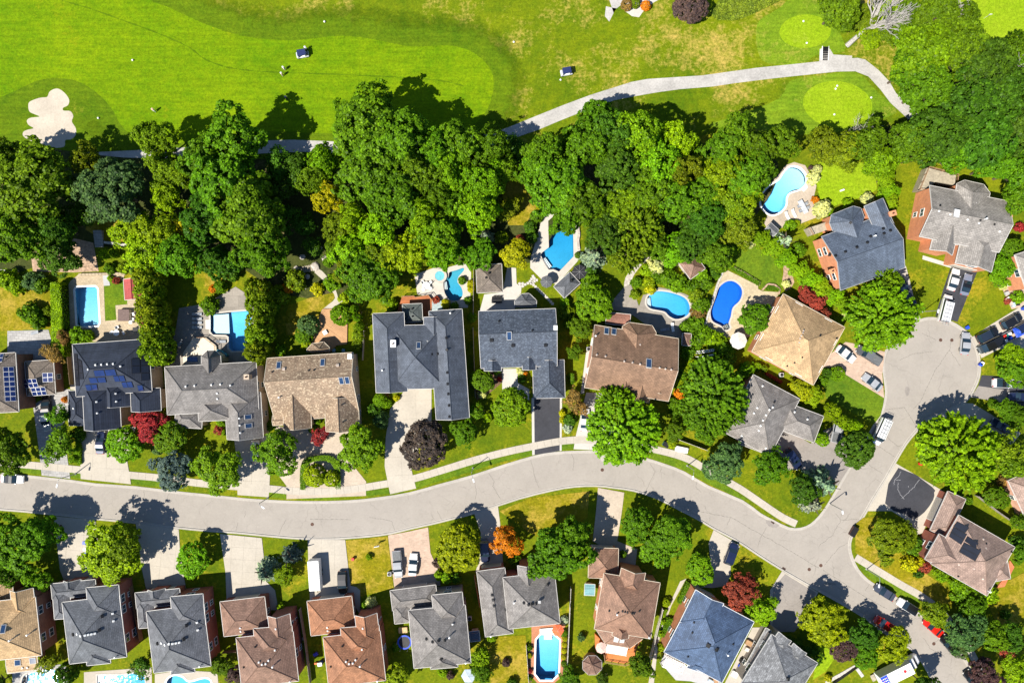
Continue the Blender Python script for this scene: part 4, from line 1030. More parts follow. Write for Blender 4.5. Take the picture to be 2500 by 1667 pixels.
def onroof(key, px, py):
    h = 6.0
    for _ in range(10):
        x, y = U(px, py, h); z2 = roofz(key, x, y)
        if z2 < 0: z2 = h
        h = 0.5 * h + 0.5 * z2
    x, y = U(px, py, h)
    return Vector((x, y, h))
def roofn(key, p):
    d = 0.15
    zx = roofz(key, p.x + d, p.y) - roofz(key, p.x - d, p.y); zy = roofz(key, p.x, p.y + d) - roofz(key, p.x, p.y - d)
    n = Vector((-zx / (2 * d), -zy / (2 * d), 1))
    if abs(n.x) > 1.5 or abs(n.y) > 1.5: n = Vector((0, 0, 1))
    return n.normalized()
VENTM = {'white': WHITE, 'black': BLACK, 'pink': mat('vent_beige', (0.5, 0.42, 0.36), 0.6)}
def vents(key, r, c, pts, kind='white', size=0.34):
    """small roof vents, each a sub-part of the roof"""
    hh = HOUSES[key]
    for i in range(0, len(pts), 2):
        p = onroof(key, *t(r, c, pts[i], pts[i + 1])); n = roofn(key, p)
        mb = MB(); s2 = size / 2
        mb.box(-s2 * 0.8, s2 * 0.8, -s2 * 0.8, s2 * 0.8, -0.15, 0.12); mb.rbox(-s2, s2, -s2, s2, 0.12, 0.28, 0.06)
        o = mb.obj('roof_vent', VENTM[kind], hh['roof'])
        o.location = p - hh['off']; o.rotation_euler = n.to_track_quat('Z', 'Y').to_euler()
def skylights(key, r, c, pts, w=0.75, h=1.25, glass=SKYLIGHT, rot=0.0):
    hh = HOUSES[key]
    for i in range(0, len(pts), 2):
        p = onroof(key, *t(r, c, pts[i], pts[i + 1])); n = roofn(key, p)
        mb = MB()
        for x0, x1, y0, y1 in ((-w / 2 - 0.1, w / 2 + 0.1, -h / 2 - 0.1, -h / 2), (-w / 2 - 0.1, w / 2 + 0.1, h / 2, h / 2 + 0.1), (-w / 2 - 0.1, -w / 2, -h / 2, h / 2), (w / 2, w / 2 + 0.1, -h / 2, h / 2)): mb.box(x0, x1, y0, y1, -0.1, 0.16)
        o = mb.obj('skylight', GREYTRIM, hh['roof'])
        zq = n; xq = (HOUSES[key]['w'][0].u.to_3d() if isinstance(HOUSES[key]['w'][0], Wing) else Vector((1, 0, 0)))
        xq = (xq - zq * xq.dot(zq)).normalized(); yq = zq.cross(xq)
        m3 = Matrix((xq, yq, zq)).transposed()
        o.matrix_basis = Matrix.Translation(p - hh['off']) @ m3.to_4x4() @ Matrix.Rotation(rot, 4, 'Z')
        g = MB().box(-w / 2, w / 2, -h / 2, h / 2, -0.05, 0.11)
        g = g.obj('skylight_pane', glass, hh['e']); g.matrix_basis = o.matrix_basis.copy()
def chimney(key, r, c, x, y, m=B_BROWN, w=0.8, d=0.8, top=1.5, pot=True, rot=0.0):
    hh = HOUSES[key]; p = onroof(key, *t(r, c, x, y))
    mb = MB().box(-w / 2, w / 2, -d / 2, d / 2, -1.2, top); mb.box(-w / 2 - 0.08, w / 2 + 0.08, -d / 2 - 0.08, d / 2 + 0.08, top, top + 0.12)
    fs = [[Vector(mb.v[i]) for i in f] for f in mb.f]
    o = uvmesh('chimney', fs, m, hh['roof']); o.location = p - hh['off']; o.rotation_euler.z = rot
    if pot:
        q = MB().lathe([(0.17, top + 0.121), (0.17, top + 0.45), (0.11, top + 0.45), (0.11, top + 0.3)], 8).obj('chimney_pot', IRON, hh['e']); q.location = o.location
def flue(key, r, c, pts, m=WHITE):
    hh = HOUSES[key]
    for i in range(0, len(pts), 2):
        p = onroof(key, *t(r, c, pts[i], pts[i + 1]))
        mb = MB().tube([(0, 0, -0.4), (0, 0, 0.75)], 0.11, 8).tube([(0, 0, 0.75), (0, 0, 0.8), (0, 0, 0.98)], [0.11, 0.2, 0.17], 8)
        o = mb.obj('flue', m, hh['roof']); o.location = p - hh['off']
def solar(key, r, c, quad, nx, ny, m=SOLAR, gap=0.06, lift=0.14, frame=WHITE):
    """array of panels: each panel its own part with its frame"""
    hh = HOUSES[key]
    q = [Vector((*p, 0)) for p in P(r, c, *quad)]
    def at(u, v): return q[0].lerp(q[1], u).lerp(q[3].lerp(q[2], u), v)
    mc = sum(q, Vector()) / 4; c0 = onroof(key, mc.x, mc.y); n = roofn(key, c0); P3 = []
    for p in q:
        h = c0.z
        for _ in range(12): x, y = U(p.x, p.y, h); h = c0.z - (n.x * (x - c0.x) + n.y * (y - c0.y)) / n.z
        P3.append(Vector((x, y, h)))
    for i in range(nx):
        for j in range(ny):
            def pt(u, v): return P3[0].lerp(P3[1], u).lerp(P3[3].lerp(P3[2], u), v) - hh['off']
            A = [pt(i / nx, j / ny), pt((i + 1) / nx, j / ny), pt((i + 1) / nx, (j + 1) / ny), pt(i / nx, (j + 1) / ny)]
            cen = sum(A, Vector()) / 4
            fr = [cen + (a - cen) * 0.97 + n * lift for a in A]; ce = [cen + (a - cen) * 0.88 + n * (lift + 0.012) for a in A]
            lo = [a - n * 0.05 for a in fr]
            if (fr[1] - fr[0]).cross(fr[3] - fr[0]).z < 0: fr, ce, lo = fr[::-1], ce[::-1], lo[::-1]
            o = MB().add(fr + lo, [(0, 1, 2, 3), (7, 6, 5, 4), (0, 4, 5, 1), (1, 5, 6, 2), (2, 6, 7, 3), (3, 7, 4, 0)]).obj('solar_panel', frame, hh['e'])
            MB().add(ce, [(0, 1, 2, 3)]).obj('solar_cells', m, o)

def w(r, c, *f, **k): return Wing(P(r, c, *f), **k)
def wq(*f, **k): return Wing([(f[i], f[i + 1]) for i in range(0, 8, 2)], **k)

# --- north side of the street, left to right
house('A', 'brown-roofed house at left edge carrying a tall rack of blue solar panels',
      [w(2, 0, -250, 245, 135, 230, 178, 760, -220, 790, eave=6.2), w(2, 0, 222, 308, 487, 293, 507, 603, 250, 624, eave=3.6, pitch=0.64)], R_BROWNGREY, B_BROWN)
solar('A', 2, 0, (25, 358, 125, 355, 148, 668, 45, 672), 2, 7)
solar('A', 2, 0, (-30, 245, 38, 240, 20, 315, -40, 318), 2, 2)
solar('A', 2, 0, (387, 412, 484, 408, 488, 492, 394, 498), 2, 2)
solar('A', 2, 0, (202, 472, 335, 462, 358, 542, 235, 550), 3, 2)
solar('A', 2, 0, (280, 545, 412, 536, 432, 608, 300, 618), 3, 2)
vents('A', 2, 0, [55, 270], 'black')
house('B', 'dark slate metal-roofed house with scattered solar panels behind red maple',
      [w(2, 0, 663, 150, 1335, 105, 1402, 575, 692, 630, eave=6.0, pitch=0.75), w(2, 0, 745, 500, 1090, 490, 1098, 912, 775, 936, eave=5.2, pitch=0.93, ridge='v', ends='hg'),
       w(2, 0, 615, 575, 840, 570, 850, 888, 635, 890, eave=3.4, pitch=0.75), w(2, 0, 905, 470, 1185, 460, 1190, 714, 975, 722, eave=5.4, pitch=0.95, ridge='v', ends='hg'), w(2, 0, 1190, 560, 1462, 548, 1468, 752, 1198, 764, eave=5.3, pitch=0.83, ridge='v', ends='hg')], R_NAVY, B_BEIGE)
solar('B', 2, 0, (850, 385, 1050, 372, 1070, 432, 865, 442), 2, 1, frame=SOLARK); solar('B', 2, 0, (805, 452, 960, 445, 975, 495, 825, 505), 2, 1, frame=SOLARK)
solar('B', 2, 0, (775, 515, 885, 510, 895, 565, 795, 570), 2, 1, frame=SOLARK); solar('B', 2, 0, (1030, 435, 1130, 430, 1150, 485, 1050, 490), 2, 1, frame=SOLARK); solar('B', 2, 0, (1105, 492, 1200, 486, 1222, 540, 1125, 545), 2, 1, frame=SOLARK)
solar('B', 2, 0, (1250, 520, 1300, 516, 1315, 570, 1265, 575), 1, 1, frame=SOLARK); solar('B', 2, 0, (1195, 280, 1275, 275, 1280, 415, 1200, 420), 1, 2, SOLARK, frame=BLACK); solar('B', 2, 0, (1280, 275, 1355, 270, 1362, 480, 1285, 485), 1, 3, SOLARK, frame=BLACK)
solar('B', 2, 0, (680, 235, 710, 240, 730, 530, 692, 530), 1, 4, SOLARK, frame=BLACK); solar('B', 2, 0, (718, 280, 750, 300, 770, 470, 730, 470), 1, 3, SOLARK, frame=BLACK)
vents('B', 2, 0, [873, 343, 927, 340, 980, 336, 1034, 333, 1095, 352, 810, 380, 1052, 600, 1057, 672, 877, 675, 883, 778, 1285, 650, 677, 735])
house('C', 'mid grey hip-roofed house with twin blue skylights over its front wing',
      [wq(402, 896, 620, 883, 637, 1000, 409, 1012, eave=5.6, pitch=0.77), w(2, 1, 185, 600, 515, 590, 526, 992, 198, 1022, eave=5.2, pitch=0.90, ridge='v', ends='hg'),
       w(2, 1, -60, 640, 270, 630, 265, 835, -60, 855, eave=5.3, pitch=0.83, ridge='v'), w(2, 0, 1590, 730, 1845, 740, 1842, 922, 1605, 900, eave=4.2, pitch=0.75),
       Bay([(400 + x / 7.84, 780 + y / 7.84) for x, y in ((720, 850), (720, 700), (830, 595), (970, 590), (1085, 685), (1095, 840))], (400 + 850 / 7.84, 780 + 755 / 7.84), (400 + 858 / 7.84, 780 + 1040 / 7.84), 5.3, 7.6)], R_GREY, B_BEIGE)
vents('C', 2, 1, [62, 525, 143, 520, 230, 527, 113, 592, 115, 643, 310, 825, 315, 890, 320, 957]); vents('C', 2, 0, [1695, 540, 1775, 533])
skylights('C', 2, 1, [393, 812, 398, 892], 1.3, 0.8); chimney('C', 2, 1, 405, 445, B_BEIGE, 0.9, 0.9, 1.6)
house('D', 'speckled tan-roofed house with paired front gables and four skylights',
      [w(2, 1, 565, 280, 1350, 225, 1412, 800, 645, 850, eave=6.0, pitch=0.64, ridge='u', ends='gg', eave2=3.6), w(2, 1, 700, 560, 958, 550, 972, 912, 728, 922, eave=4.2, pitch=1.00, ridge='v', ends='gg'),
       w(2, 1, 1090, 640, 1398, 630, 1408, 928, 1108, 946, eave=4.2, pitch=0.95, ridge='v', ends='gg'), w(2, 1, 600, 800, 800, 795, 780, 885, 640, 890, eave=3.4, pitch=0.44, ends='gg', ridge='u'),
       Bay(P(2, 1, 928, 215, 930, 198, 978, 145, 1085, 130, 1138, 182, 1132, 212), t(2, 1, 1040, 190), None, 3.2, 4.6)], R_TAN, B_BEIGE, CREAM)
skylights('D', 2, 1, [675, 343, 1074, 318, 1245, 480, 1298, 476], 0.75, 1.5); vents('D', 2, 1, [722, 380, 1213, 346], 'pink', 0.6); vents('D', 2, 1, [948, 392, 996, 388, 1245, 702, 1256, 858, 615, 406], 'black', 0.3); flue('D', 2, 1, [685, 632]); chimney('D', 2, 1, 1330, 262, WHITE, 0.7, 0.9, 0.9, False)
house('E', 'large blue-grey house with a U-shaped roof round a concrete court',
      [wq(910, 766, 985, 762, 996, 955, 918, 958, eave=5.8, pitch=0.75, ridge='v', ends='hg'), wq(955, 795, 1088, 792, 1086, 948, 955, 950, eave=5.7, pitch=0.75, ridge='u'), wq(1062, 758, 1131, 755, 1143, 1018, 1050, 1026, eave=5.8, pitch=0.83, ridge='v', ends='hg'),
       w(1, 2, 130, 1400, 330, 1395, 330, 1560, 130, 1560, eave=5.6, pitch=0.75, ridge='v', ends='gg')], R_BLUEGREY, B_GREY)
vents('E', 2, 2, [335, 93, 340, 200, 348, 408, 352, 512, 358, 603, 364, 707, 368, 810, 70, 245, 135, 240, 165, 240, 198, 240, 260, 238], 'black', 0.5); skylights('E', 2, 2, [83, 163, 178, 153], 0.7, 1.5); skylights('E', 2, 1, [1793, 170], 0.7, 1.5); chimney('E', 2, 1, 1725, 145, WHITE, 0.9, 1.3, 1.1); flue('E', 2, 1, [1622, 388]); flue('E', 1, 2, [373, 1362])
house('E2', 'small square grey-green porch roof over red deck behind blue-grey house', [wq(983, 743, 1030, 741, 1032, 785, 984, 788, eave=3.3, pitch=0.75)], shingle('roof_grey_green', (0.13, 0.15, 0.145)), CREAM, cat='porch', name='porch', group='garden roofs')
vents('E2', 1, 2, [25, 1325, 27, 1385], 'black', 0.35)
house('F', 'slate-blue shingled house with straight ridge and projecting garage above blacktop drive',
      [wq(1171, 757, 1357, 756, 1359, 890, 1172, 902, eave=6.0, pitch=0.53, ridge='u', ends='gg', eave2=4.8), w(2, 2, 1150, 300, 1410, 290, 1414, 638, 1102, 643, eave=3.6, pitch=0.75, ridge='v', ends='gh'), w(2, 2, 680, 300, 835, 300, 835, 392, 680, 392, eave=4.8, pitch=0.90, ridge='v', ends='gg'), w(2, 2, 1022, 270, 1160, 270, 1142, 382, 1035, 382, eave=4.9, pitch=0.95, ridge='v', ends='gg')], R_SLATEBLUE, B_GREY)
skylights('F', 2, 2, [908, 72], 0.8, 1.7); vents('F', 2, 2, [748, 110, 943, 158, 1240, 156], 'black', 0.7); vents('F', 1, 2, [815, 1437, 1118, 1522], 'black', 0.35); chimney('F', 1, 2, 1328, 1495, WHITE, 0.6, 0.8, 0.8, False)
house('F2', 'half-octagonal dark grey gazebo roof against back wall of slate-blue house', [Bay(P(1, 2, 960, 1305, 957, 1248, 1020, 1186, 1090, 1181, 1157, 1246, 1155, 1305), t(1, 2, 1055, 1245), None, 3.3, 4.6)], R_CHAR, CREAM, cat='gazebo', name='gazebo', group='garden roofs')
house('F3', 'square brown-grey roofed pool house between two pools', [w(1, 2, 612, 925, 842, 908, 846, 1170, 608, 1174, eave=3.4, pitch=0.64)], R_BROWNGREY, CREAM, cat='pool house', name='pool_house', group='garden roofs')
vents('F3', 1, 2, [727, 1000, 703, 1037], 'black', 0.45)
house('F4', 'small dark hip-roofed shed at an angle beside the deep blue pool', [w(1, 2, 1312, 1120, 1460, 985, 1556, 1088, 1412, 1222, eave=2.7, pitch=0.75)], R_CHAR, CREAM, cat='shed', name='shed', group='garden roofs')
vents('F4', 1, 2, [1475, 1065], 'black', 0.5)
house('G', 'brown-roofed house with three front gables and an octagonal rear bay',
      [wq(1452, 786, 1656, 834, 1632, 972, 1427, 953, eave=5.6, pitch=0.67, ridge='u', ends='gg'), w(2, 3, 110, 420, 345, 465, 330, 690, 140, 640, eave=4.8, pitch=0.95, ridge='v', ends='gg'), w(2, 3, 50, 400, 158, 420, 150, 548, 46, 540, eave=6.2, pitch=0.95, ridge='v', ends='gg'), w(2, 3, 385, 440, 470, 455, 455, 605, 385, 590, eave=6.0, pitch=0.95, ridge='v', ends='gg'),
       Bay([(1517, 818), (1520, 796), (1535, 787), (1592, 795), (1602, 812), (1599, 832)], (1556, 818), (1553, 864), 5.5, 7.9)], R_BROWN, B_PINK, CREAM)
vents('G', 2, 3, [88, 308, 163, 320, 232, 333, 411, 365, 464, 374, 517, 382, 200, 155, 232, 158], 'pink'); vents('G', 2, 2, [1705, 250, 1785, 263], 'pink'); skylights('G', 2, 3, [314, 325], 0.9, 1.9); skylights('G', 1, 2, [1795, 1525, 1862, 1530], 0.8, 1.4); flue('G', 2, 2, [1692, 75])
house('G2', 'reddish flat-roofed extension behind the brown gabled house', [wq(1482, 762, 1540, 768, 1536, 796, 1478, 790, eave=3.3, pitch=0.08, ridge='u', ends='gg')], shingle('roof_red_brown', (0.26, 0.12, 0.085), 0.1), B_PINK, cat='extension', name='extension', group='garden roofs')
house('H', 'golden tan hip-roofed house turned diagonally near the cul-de-sac', [wq(1916, 719, 2067, 802, 1981, 937, 1832, 856, eave=4.8, pitch=0.64), w(1, 3, 1350, 1480, 1530, 1440, 1540, 1540, 1320, 1560, eave=3.6, pitch=0.44)], R_GOLD, B_ORANGE, CREAM)
vents('H', 2, 3, [1705, 75, 1695, 100, 1685, 130, 1715, 50, 1720, 30], 'pink', 0.3); vents('H', 2, 3, [1643, 315, 1713, 267, 1575, 345], 'black', 0.3); vents('H', 2, 4, [155, 95, 5, 75], 'black', 0.35)
house('I', 'pale grey roofed angled house below the golden roof beside grey driveway',
      [w(2, 3, 1275, 410, 1690, 672, 1415, 1148, 985, 965, eave=4.6, pitch=0.67), w(2, 3, 1560, 700, 1938, 795, 1787, 1056, 1470, 890, eave=4.2, pitch=0.75), w(2, 3, 1170, 920, 1390, 1000, 1350, 1140, 1150, 1060, eave=4.0, pitch=0.75, ends='gg')], R_PALEGREY, B_ORANGE)
vents('I', 2, 3, [1348, 533, 1440, 727, 1413, 750, 1385, 797, 1357, 845, 1333, 888, 1316, 932, 1640, 770, 1757, 836, 1160, 980, 1305, 732, 1275, 780, 1380, 1092]); vents('I', 2, 3, [1212, 855, 1455, 680], 'black', 0.35)
house('J', 'steel-blue roofed orange brick house with octagonal bay and two chimneys',
      [w(1, 4, -5, 668, 590, 468, 797, 935, 222, 1148, eave=5.8, pitch=0.53, ridge='u', ends='gg'), w(1, 4, 392, 400, 548, 325, 790, 720, 610, 790, eave=6.4, pitch=0.44, ridge='v', ends='gg'),
       Bay(P(1, 4, 125, 612, 95, 540, 112, 465, 310, 386, 380, 405, 412, 492), t(1, 4, 300, 520), t(1, 4, 350, 672), 5.6, 7.6)], R_STEEL, B_ORANGE, GREYTRIM)
vents('J', 1, 4, [438, 720, 342, 763, 238, 805, 92, 832, 148, 842, 583, 595, 648, 612, 590, 638, 467, 665, 285, 535], 'black', 0.5); chimney('J', 1, 4, 648, 460, B_ORANGE, 1.3, 0.9, 1.0, True, 0.3); chimney('J', 1, 4, 110, 980, B_ORANGE, 1.1, 0.8, 0.6, True, 0.3); flue('J', 1, 4, [495, 660])
house('K', 'warm grey roofed orange brick house at upper right above blacktop drive',
      [w(1, 4, 1030, 195, 1730, 350, 1640, 800, 893, 665, eave=5.9, pitch=0.53, ridge='u', ends='gg'), w(1, 4, 1300, 560, 1690, 640, 1532, 985, 1268, 905, eave=5.2, pitch=0.51, ridge='v', ends='hg'), w(1, 4, 1055, 520, 1270, 560, 1222, 842, 1030, 780, eave=5.4, pitch=0.90, ridge='v', ends='gg'),
       Bay(P(1, 4, 1245, 255, 1256, 180, 1325, 150, 1500, 190, 1557, 266, 1540, 348), t(1, 4, 1400, 260), t(1, 4, 1385, 432), 5.7, 7.8)], R_WARMGREY, B_ORANGE)
vents('K', 1, 4, [1090, 428, 1192, 460, 1350, 507, 1453, 538, 1642, 615, 1385, 350, 1420, 358]); vents('K', 1, 4, [1100, 385, 1595, 550, 1467, 512], 'black', 0.35); skylights('K', 1, 4, [1252, 452], 1.0, 1.4, WHITE); flue('K', 1, 4, [1505, 505]); chimney('K', 1, 4, 1722, 480, B_ORANGE, 1.0, 1.2, 0.4, True, -0.2)
house('N', 'grey-roofed orange brick house cut by right edge above parked cars', [wq(2477, 633, 2560, 585, 2600, 690, 2506, 700, eave=5.8, pitch=0.60)], R_WARMGREY, B_ORANGE)
house('M', 'mauve-roofed house corner at right edge beside birch tree', [wq(2466, 1178, 2560, 1120, 2600, 1230, 2500, 1262, eave=3.6, pitch=0.52)], R_MAUVE, B_PINK)
house('L', 'mauve-roofed corner house carrying black pool-heating panels',
      [w(3, 4, 1290, 45, 1785, 330, 1527, 770, 1000, 470, eave=5.9, ridge='v', pitch=0.64), w(3, 4, 1090, 205, 1290, 320, 1150, 545, 967, 440, eave=5.8, pitch=0.67, ridge='u', ends='hg'), wq(2321, 1199, 2360, 1222, 2312, 1310, 2264, 1293, eave=3.5, pitch=0.64), w(3, 4, 1530, 450, 1735, 450, 1720, 600, 1600, 660, eave=5.6, pitch=0.52)], R_MAUVE, B_RED)
solar('L', 3, 4, (1256, 95, 1372, 150, 1330, 205, 1222, 138), 1, 1, SOLARK, frame=BLACK); solar('L', 3, 4, (1222, 142, 1350, 215, 1296, 310, 1180, 232), 1, 2, SOLARK, frame=BLACK); solar('L', 3, 4, (1350, 230, 1455, 292, 1430, 345, 1325, 275), 1, 1, SOLARK, frame=BLACK); solar('L', 3, 4, (1318, 285, 1480, 362, 1425, 460, 1272, 372), 1, 2, SOLARK, frame=BLACK)
vents('L', 3, 4, [1513, 375, 1512, 343, 1510, 407, 1492, 437, 1472, 470, 1490, 612, 1490, 258, 1272, 482, 1410, 518], 'pink', 0.35); vents('L', 3, 4, [1517, 300, 1748, 368, 1267, 588], 'black', 0.35); flue('L', 3, 4, [1535, 725])

# --- south side
house('SA', 'tan-roofed brick house at lower left corner with two blue skylights',
      [w(3, 0, -190, 830, 320, 790, 382, 1305, -150, 1380, eave=6.0, pitch=0.67), w(3, 0, -190, 600, 110, 600, 125, 830, -170, 850, eave=3.6, pitch=0.60), w(3, 0, 98, 726, 305, 700, 330, 960, 118, 985, eave=5.9, pitch=0.83, ridge='v', ends='gh'), w(3, 0, 55, 1330, 345, 1300, 350, 1440, 65, 1482, eave=3.1, pitch=0.1, ends='gg', ridge='u')], R_GOLD, B_BROWN)
skylights('SA', 3, 0, [163, 1380, 300, 1362], 1.1, 1.0); skylights('SA', 3, 0, [30, 1075], 0.8, 1.5); vents('SA', 3, 0, [207, 1425, 253, 1423]); flue('SA', 3, 0, [108, 1167, 268, 1117])
def southB(key, label, dx, dy, roofm, wallm):
    o = lambda *f, **k: Wing([(p[0] + dx, p[1] + dy) for p in P(3, 0, *f)], **k)
    house(key, label, [o(560, 830, 1085, 770, 1156, 1325, 640, 1394, eave=6.1, pitch=0.75), o(782, 697, 1076, 673, 1112, 960, 815, 990, eave=6.1, pitch=0.75, ridge='v'), o(460, 668, 866, 618, 885, 770, 480, 800, eave=3.6, pitch=0.67), o(474, 720, 640, 705, 650, 975, 500, 985, eave=3.6, pitch=0.67), o(580, 640, 740, 620, 745, 735, 590, 745, eave=3.6, pitch=0.90, ridge='v', ends='gh'), o(775, 1210, 1005, 1180, 992, 1388, 790, 1404, eave=5.9, pitch=0.75, ridge='v')], roofm, wallm)
    for a, b2, k in ((742, 1135, 'white'), (773, 1130, 'white'), (803, 1124, 'white'), (833, 1119, 'white'), (863, 1113, 'white'), (710, 1118, 'white'), (1025, 932, 'white'), (1033, 1000, 'white'), (930, 958, 'black'), (905, 1083, 'black'), (672, 1123, 'black')):
        vents(key, 3, 0, [a + dx * Z, b2 + dy * Z], k, 0.42 if k == 'white' else 0.6)
    flue(key, 3, 0, [1065 + dx * Z, 1320 + dy * Z])
southB('SB', 'dark grey hip-roofed brick house beside the tan-roofed corner house', 0, 0, R_CHAR, B_MAROON)
southB('SC', 'dark grey hip-roofed brick house third from left on south side', 205.7, 22, shingle('roof_dark_grey', (0.145, 0.15, 0.165)), B_RED)
def southD(key, label, dx, dy, roofm, wallm):
    o = lambda *f, **k: Wing([(p[0] + dx, p[1] + dy) for p in P(3, 1, *f)], **k)
    house(key, label, [o(283, 1150, 800, 1100, 860, 1542, 338, 1610, eave=6.1, pitch=0.72), o(436, 1074, 795, 1040, 812, 1300, 470, 1320, eave=6.1, pitch=0.75, ridge='v', ends='hh'), o(578, 960, 780, 934, 800, 1200, 602, 1220, eave=6.1, pitch=0.83, ridge='v', ends='gh'), o(137, 822, 552, 783, 575, 1090, 177, 1146, eave=3.7, pitch=0.67)], roofm, wallm)
    for a, b2 in ((641, 1270), (582, 1365), (495, 1380), (523, 1400), (557, 1395), (653, 1072), (323, 1060), (328, 1090)): vents(key, 3, 1, [a + dx * Z, b2 + dy * Z])
    for a, b2 in ((462, 1238), (360, 1420)): vents(key, 3, 1, [a + dx * Z, b2 + dy * Z], 'black', 0.35)
    flue(key, 3, 1, [627 + dx * Z, 1405 + dy * Z, 785 + dx * Z, 1540 + dy * Z])
southD('SD', 'pinkish brown hip-roofed brick house left of the terracotta roof', 0, 0, R_PINKBROWN, B_MAROON)
southD('SE', 'terracotta orange hip-roofed house behind the white box trailer', 212.5, -1.5, R_TERRA, B_RED)
house('SF', 'grey hip-roofed house between terracotta roof and octagonal pool',
      [w(3, 2, -30, 900, 505, 860, 560, 1375, 60, 1437, eave=6.1, pitch=0.72), w(3, 2, 195, 770, 478, 732, 508, 1010, 235, 1030, eave=6.1, pitch=0.75, ridge='v'), w(3, 2, -182, 728, 243, 668, 255, 860, -150, 905, eave=3.6, pitch=0.64), w(3, 2, -160, 850, 20, 840, 0, 1010, -128, 1030, eave=3.6, pitch=0.64), w(3, 2, 180, 1260, 440, 1240, 425, 1420, 190, 1440, eave=5.9, pitch=0.75, ridge='v')], R_GREY, B_GREY)
vents('SF', 3, 2, [213, 1190, 265, 1183, 318, 1177, 157, 1163, 290, 1338], 'black', 0.5); vents('SF', 3, 2, [388, 1030]); flue('SF', 3, 2, [365, 1140, 513, 1370])
house('SG', 'warm grey double hip-roofed house beside the orange tree',
      [w(3, 2, 610, 550, 875, 515, 938, 1112, 693, 1145, eave=5.2, pitch=0.75), w(3, 2, 842, 600, 1315, 560, 1376, 1015, 910, 1078, eave=6.1, pitch=0.72), w(3, 2, 985, 495, 1150, 485, 1170, 720, 1005, 740, eave=6.0, pitch=0.90, ridge='v', ends='gh')], R_GREY, B_RED)
vents('SG', 3, 2, [757, 763, 765, 808, 772, 862, 873, 897, 1045, 835, 1088, 852, 1118, 847, 1148, 843, 1255, 670], 'black', 0.5); flue('SG', 3, 2, [950, 825, 740, 1128]); chimney('SG', 3, 2, 1182, 820, GREYTRIM, 0.4, 0.4, 0.5, False)
house('SH', 'rust brown hip-roofed house with orange deck and white awning',
      [w(3, 3, -95, 565, 420, 655, 326, 1162, -182, 1075, eave=6.1, pitch=0.67), w(3, 3, 58, 515, 275, 565, 250, 760, 30, 720, eave=6.1, pitch=0.95, ridge='v', ends='gh'), w(3, 2, 1655, 320, 1910, 355, 1890, 600, 1610, 620, eave=3.7, pitch=0.67), w(3, 3, 0, 1020, 145, 1050, 130, 1160, -20, 1130, eave=6.0, pitch=0.90, ridge='v', ends='hg'),
       Bay([(1400 + x / 4.48, 1480 + y / 4.48) for x, y in ((248, 250), (348, 405), (618, 452), (757, 352))], (1400 + 500 / 4.48, 1480 + 280 / 4.48), None, 3.3, 4.9)], R_RUST, B_ORANGE, CREAM)
vents('SH', 3, 3, [78, 913, 101, 918, 123, 922, 155, 930, 174, 932, 223, 910, 1300 - 1300 - 43, 908], 'black', 0.35); skylights('SH', 3, 3, [17, 1165, 70, 1172], 0.8, 1.2, WHITE); flue('SH', 3, 3, [20, 932, 310, 1140])
house('SI', 'blue slate hip-roofed house turned diagonally with white garden pergola', [w(3, 3, 737, 714, 1258, 1012, 995, 1560, 462, 1300, eave=5.8, pitch=0.60), w(3, 3, 740, 715, 1000, 845, 850, 1130, 600, 1010, eave=5.9, pitch=0.67, ridge='v', ends='gh'), w(3, 3, 690, 1330, 850, 1360, 830, 1490, 670, 1420, eave=5.6, pitch=0.67)], R_BLUE, B_ORANGE, WHITE)
vents('SI', 3, 3, [858, 1225, 930, 1258], 'black', 0.8); vents('SI', 3, 3, [728, 1015, 672, 1320, 1080, 1208, 713, 1108], 'black', 0.35); flue('SI', 3, 3, [1025, 1300])
house('SJ', 'silver grey roofed house at bottom edge right of blue slate roof', [w(3, 3, 1435, 1095, 1850, 1410, 1580, 1800, 1155, 1590, eave=5.9, pitch=0.64), w(3, 3, 1490, 1095, 1610, 1180, 1540, 1290, 1430, 1210, eave=5.8, pitch=0.90, ridge='v', ends='gh'), w(3, 3, 1385, 1065, 1440, 1095, 1235, 1425, 1190, 1400, eave=3.2, pitch=0.05, ridge='v', ends='gg'), w(3, 3, 1630, 1200, 1745, 1290, 1680, 1400, 1560, 1310, eave=5.8, pitch=0.90, ridge='v', ends='gh')], R_SILVER, B_GREY)
vents('SJ', 3, 3, [1580, 1528], 'black', 0.7)
# garden buildings
house('g1', 'square pink-brown roofed garden gazebo standing among shrubs', [w(1, 3, 588, 905, 708, 818, 842, 945, 692, 1053, eave=2.9, pitch=0.67)], R_PINKBROWN, CREAM, cat='gazebo', name='gazebo', group='garden roofs')
house('g2', 'small charcoal roofed shed beside pale blue freeform pool', [wq(1868.5, 559, 1882, 544, 1902, 562, 1888, 577, eave=2.5, pitch=0.44, ends='gg')], R_CHAR, CREAM, GREYTRIM, cat='shed', name='shed', group='garden roofs', windows=False)
house('g3', 'red metal roofed garden shed beside dark green lawn square', [w(1, 0, 1122, 1052, 1290, 1044, 1308, 1228, 1142, 1242, eave=2.7, pitch=0.44, ridge='v', ends='gg')], R_RED, CREAM, cat='shed', name='shed', group='garden roofs')
house('g4', 'low red metal roof beside tall cedars behind solar panel house', [w(1, 0, 1268, 1382, 1350, 1378, 1362, 1556, 1272, 1562, eave=2.6, pitch=0.37, ridge='v', ends='gg')], R_RED, CREAM, cat='shed', name='shed', group='garden roofs')
house('g5', 'octagonal brown roofed gazebo on lawn near the orange deck', [Bay([(1445.8 + 25 * math.cos(a), 1622.9 + 25 * math.sin(a)) for a in [math.pi / 8 + i * math.pi / 4 for i in range(8)]], (1445.8, 1622), None, 2.7, 4.2)], R_PINKBROWN, WOOD, GREYTRIM, cat='gazebo', name='gazebo', group='garden roofs')
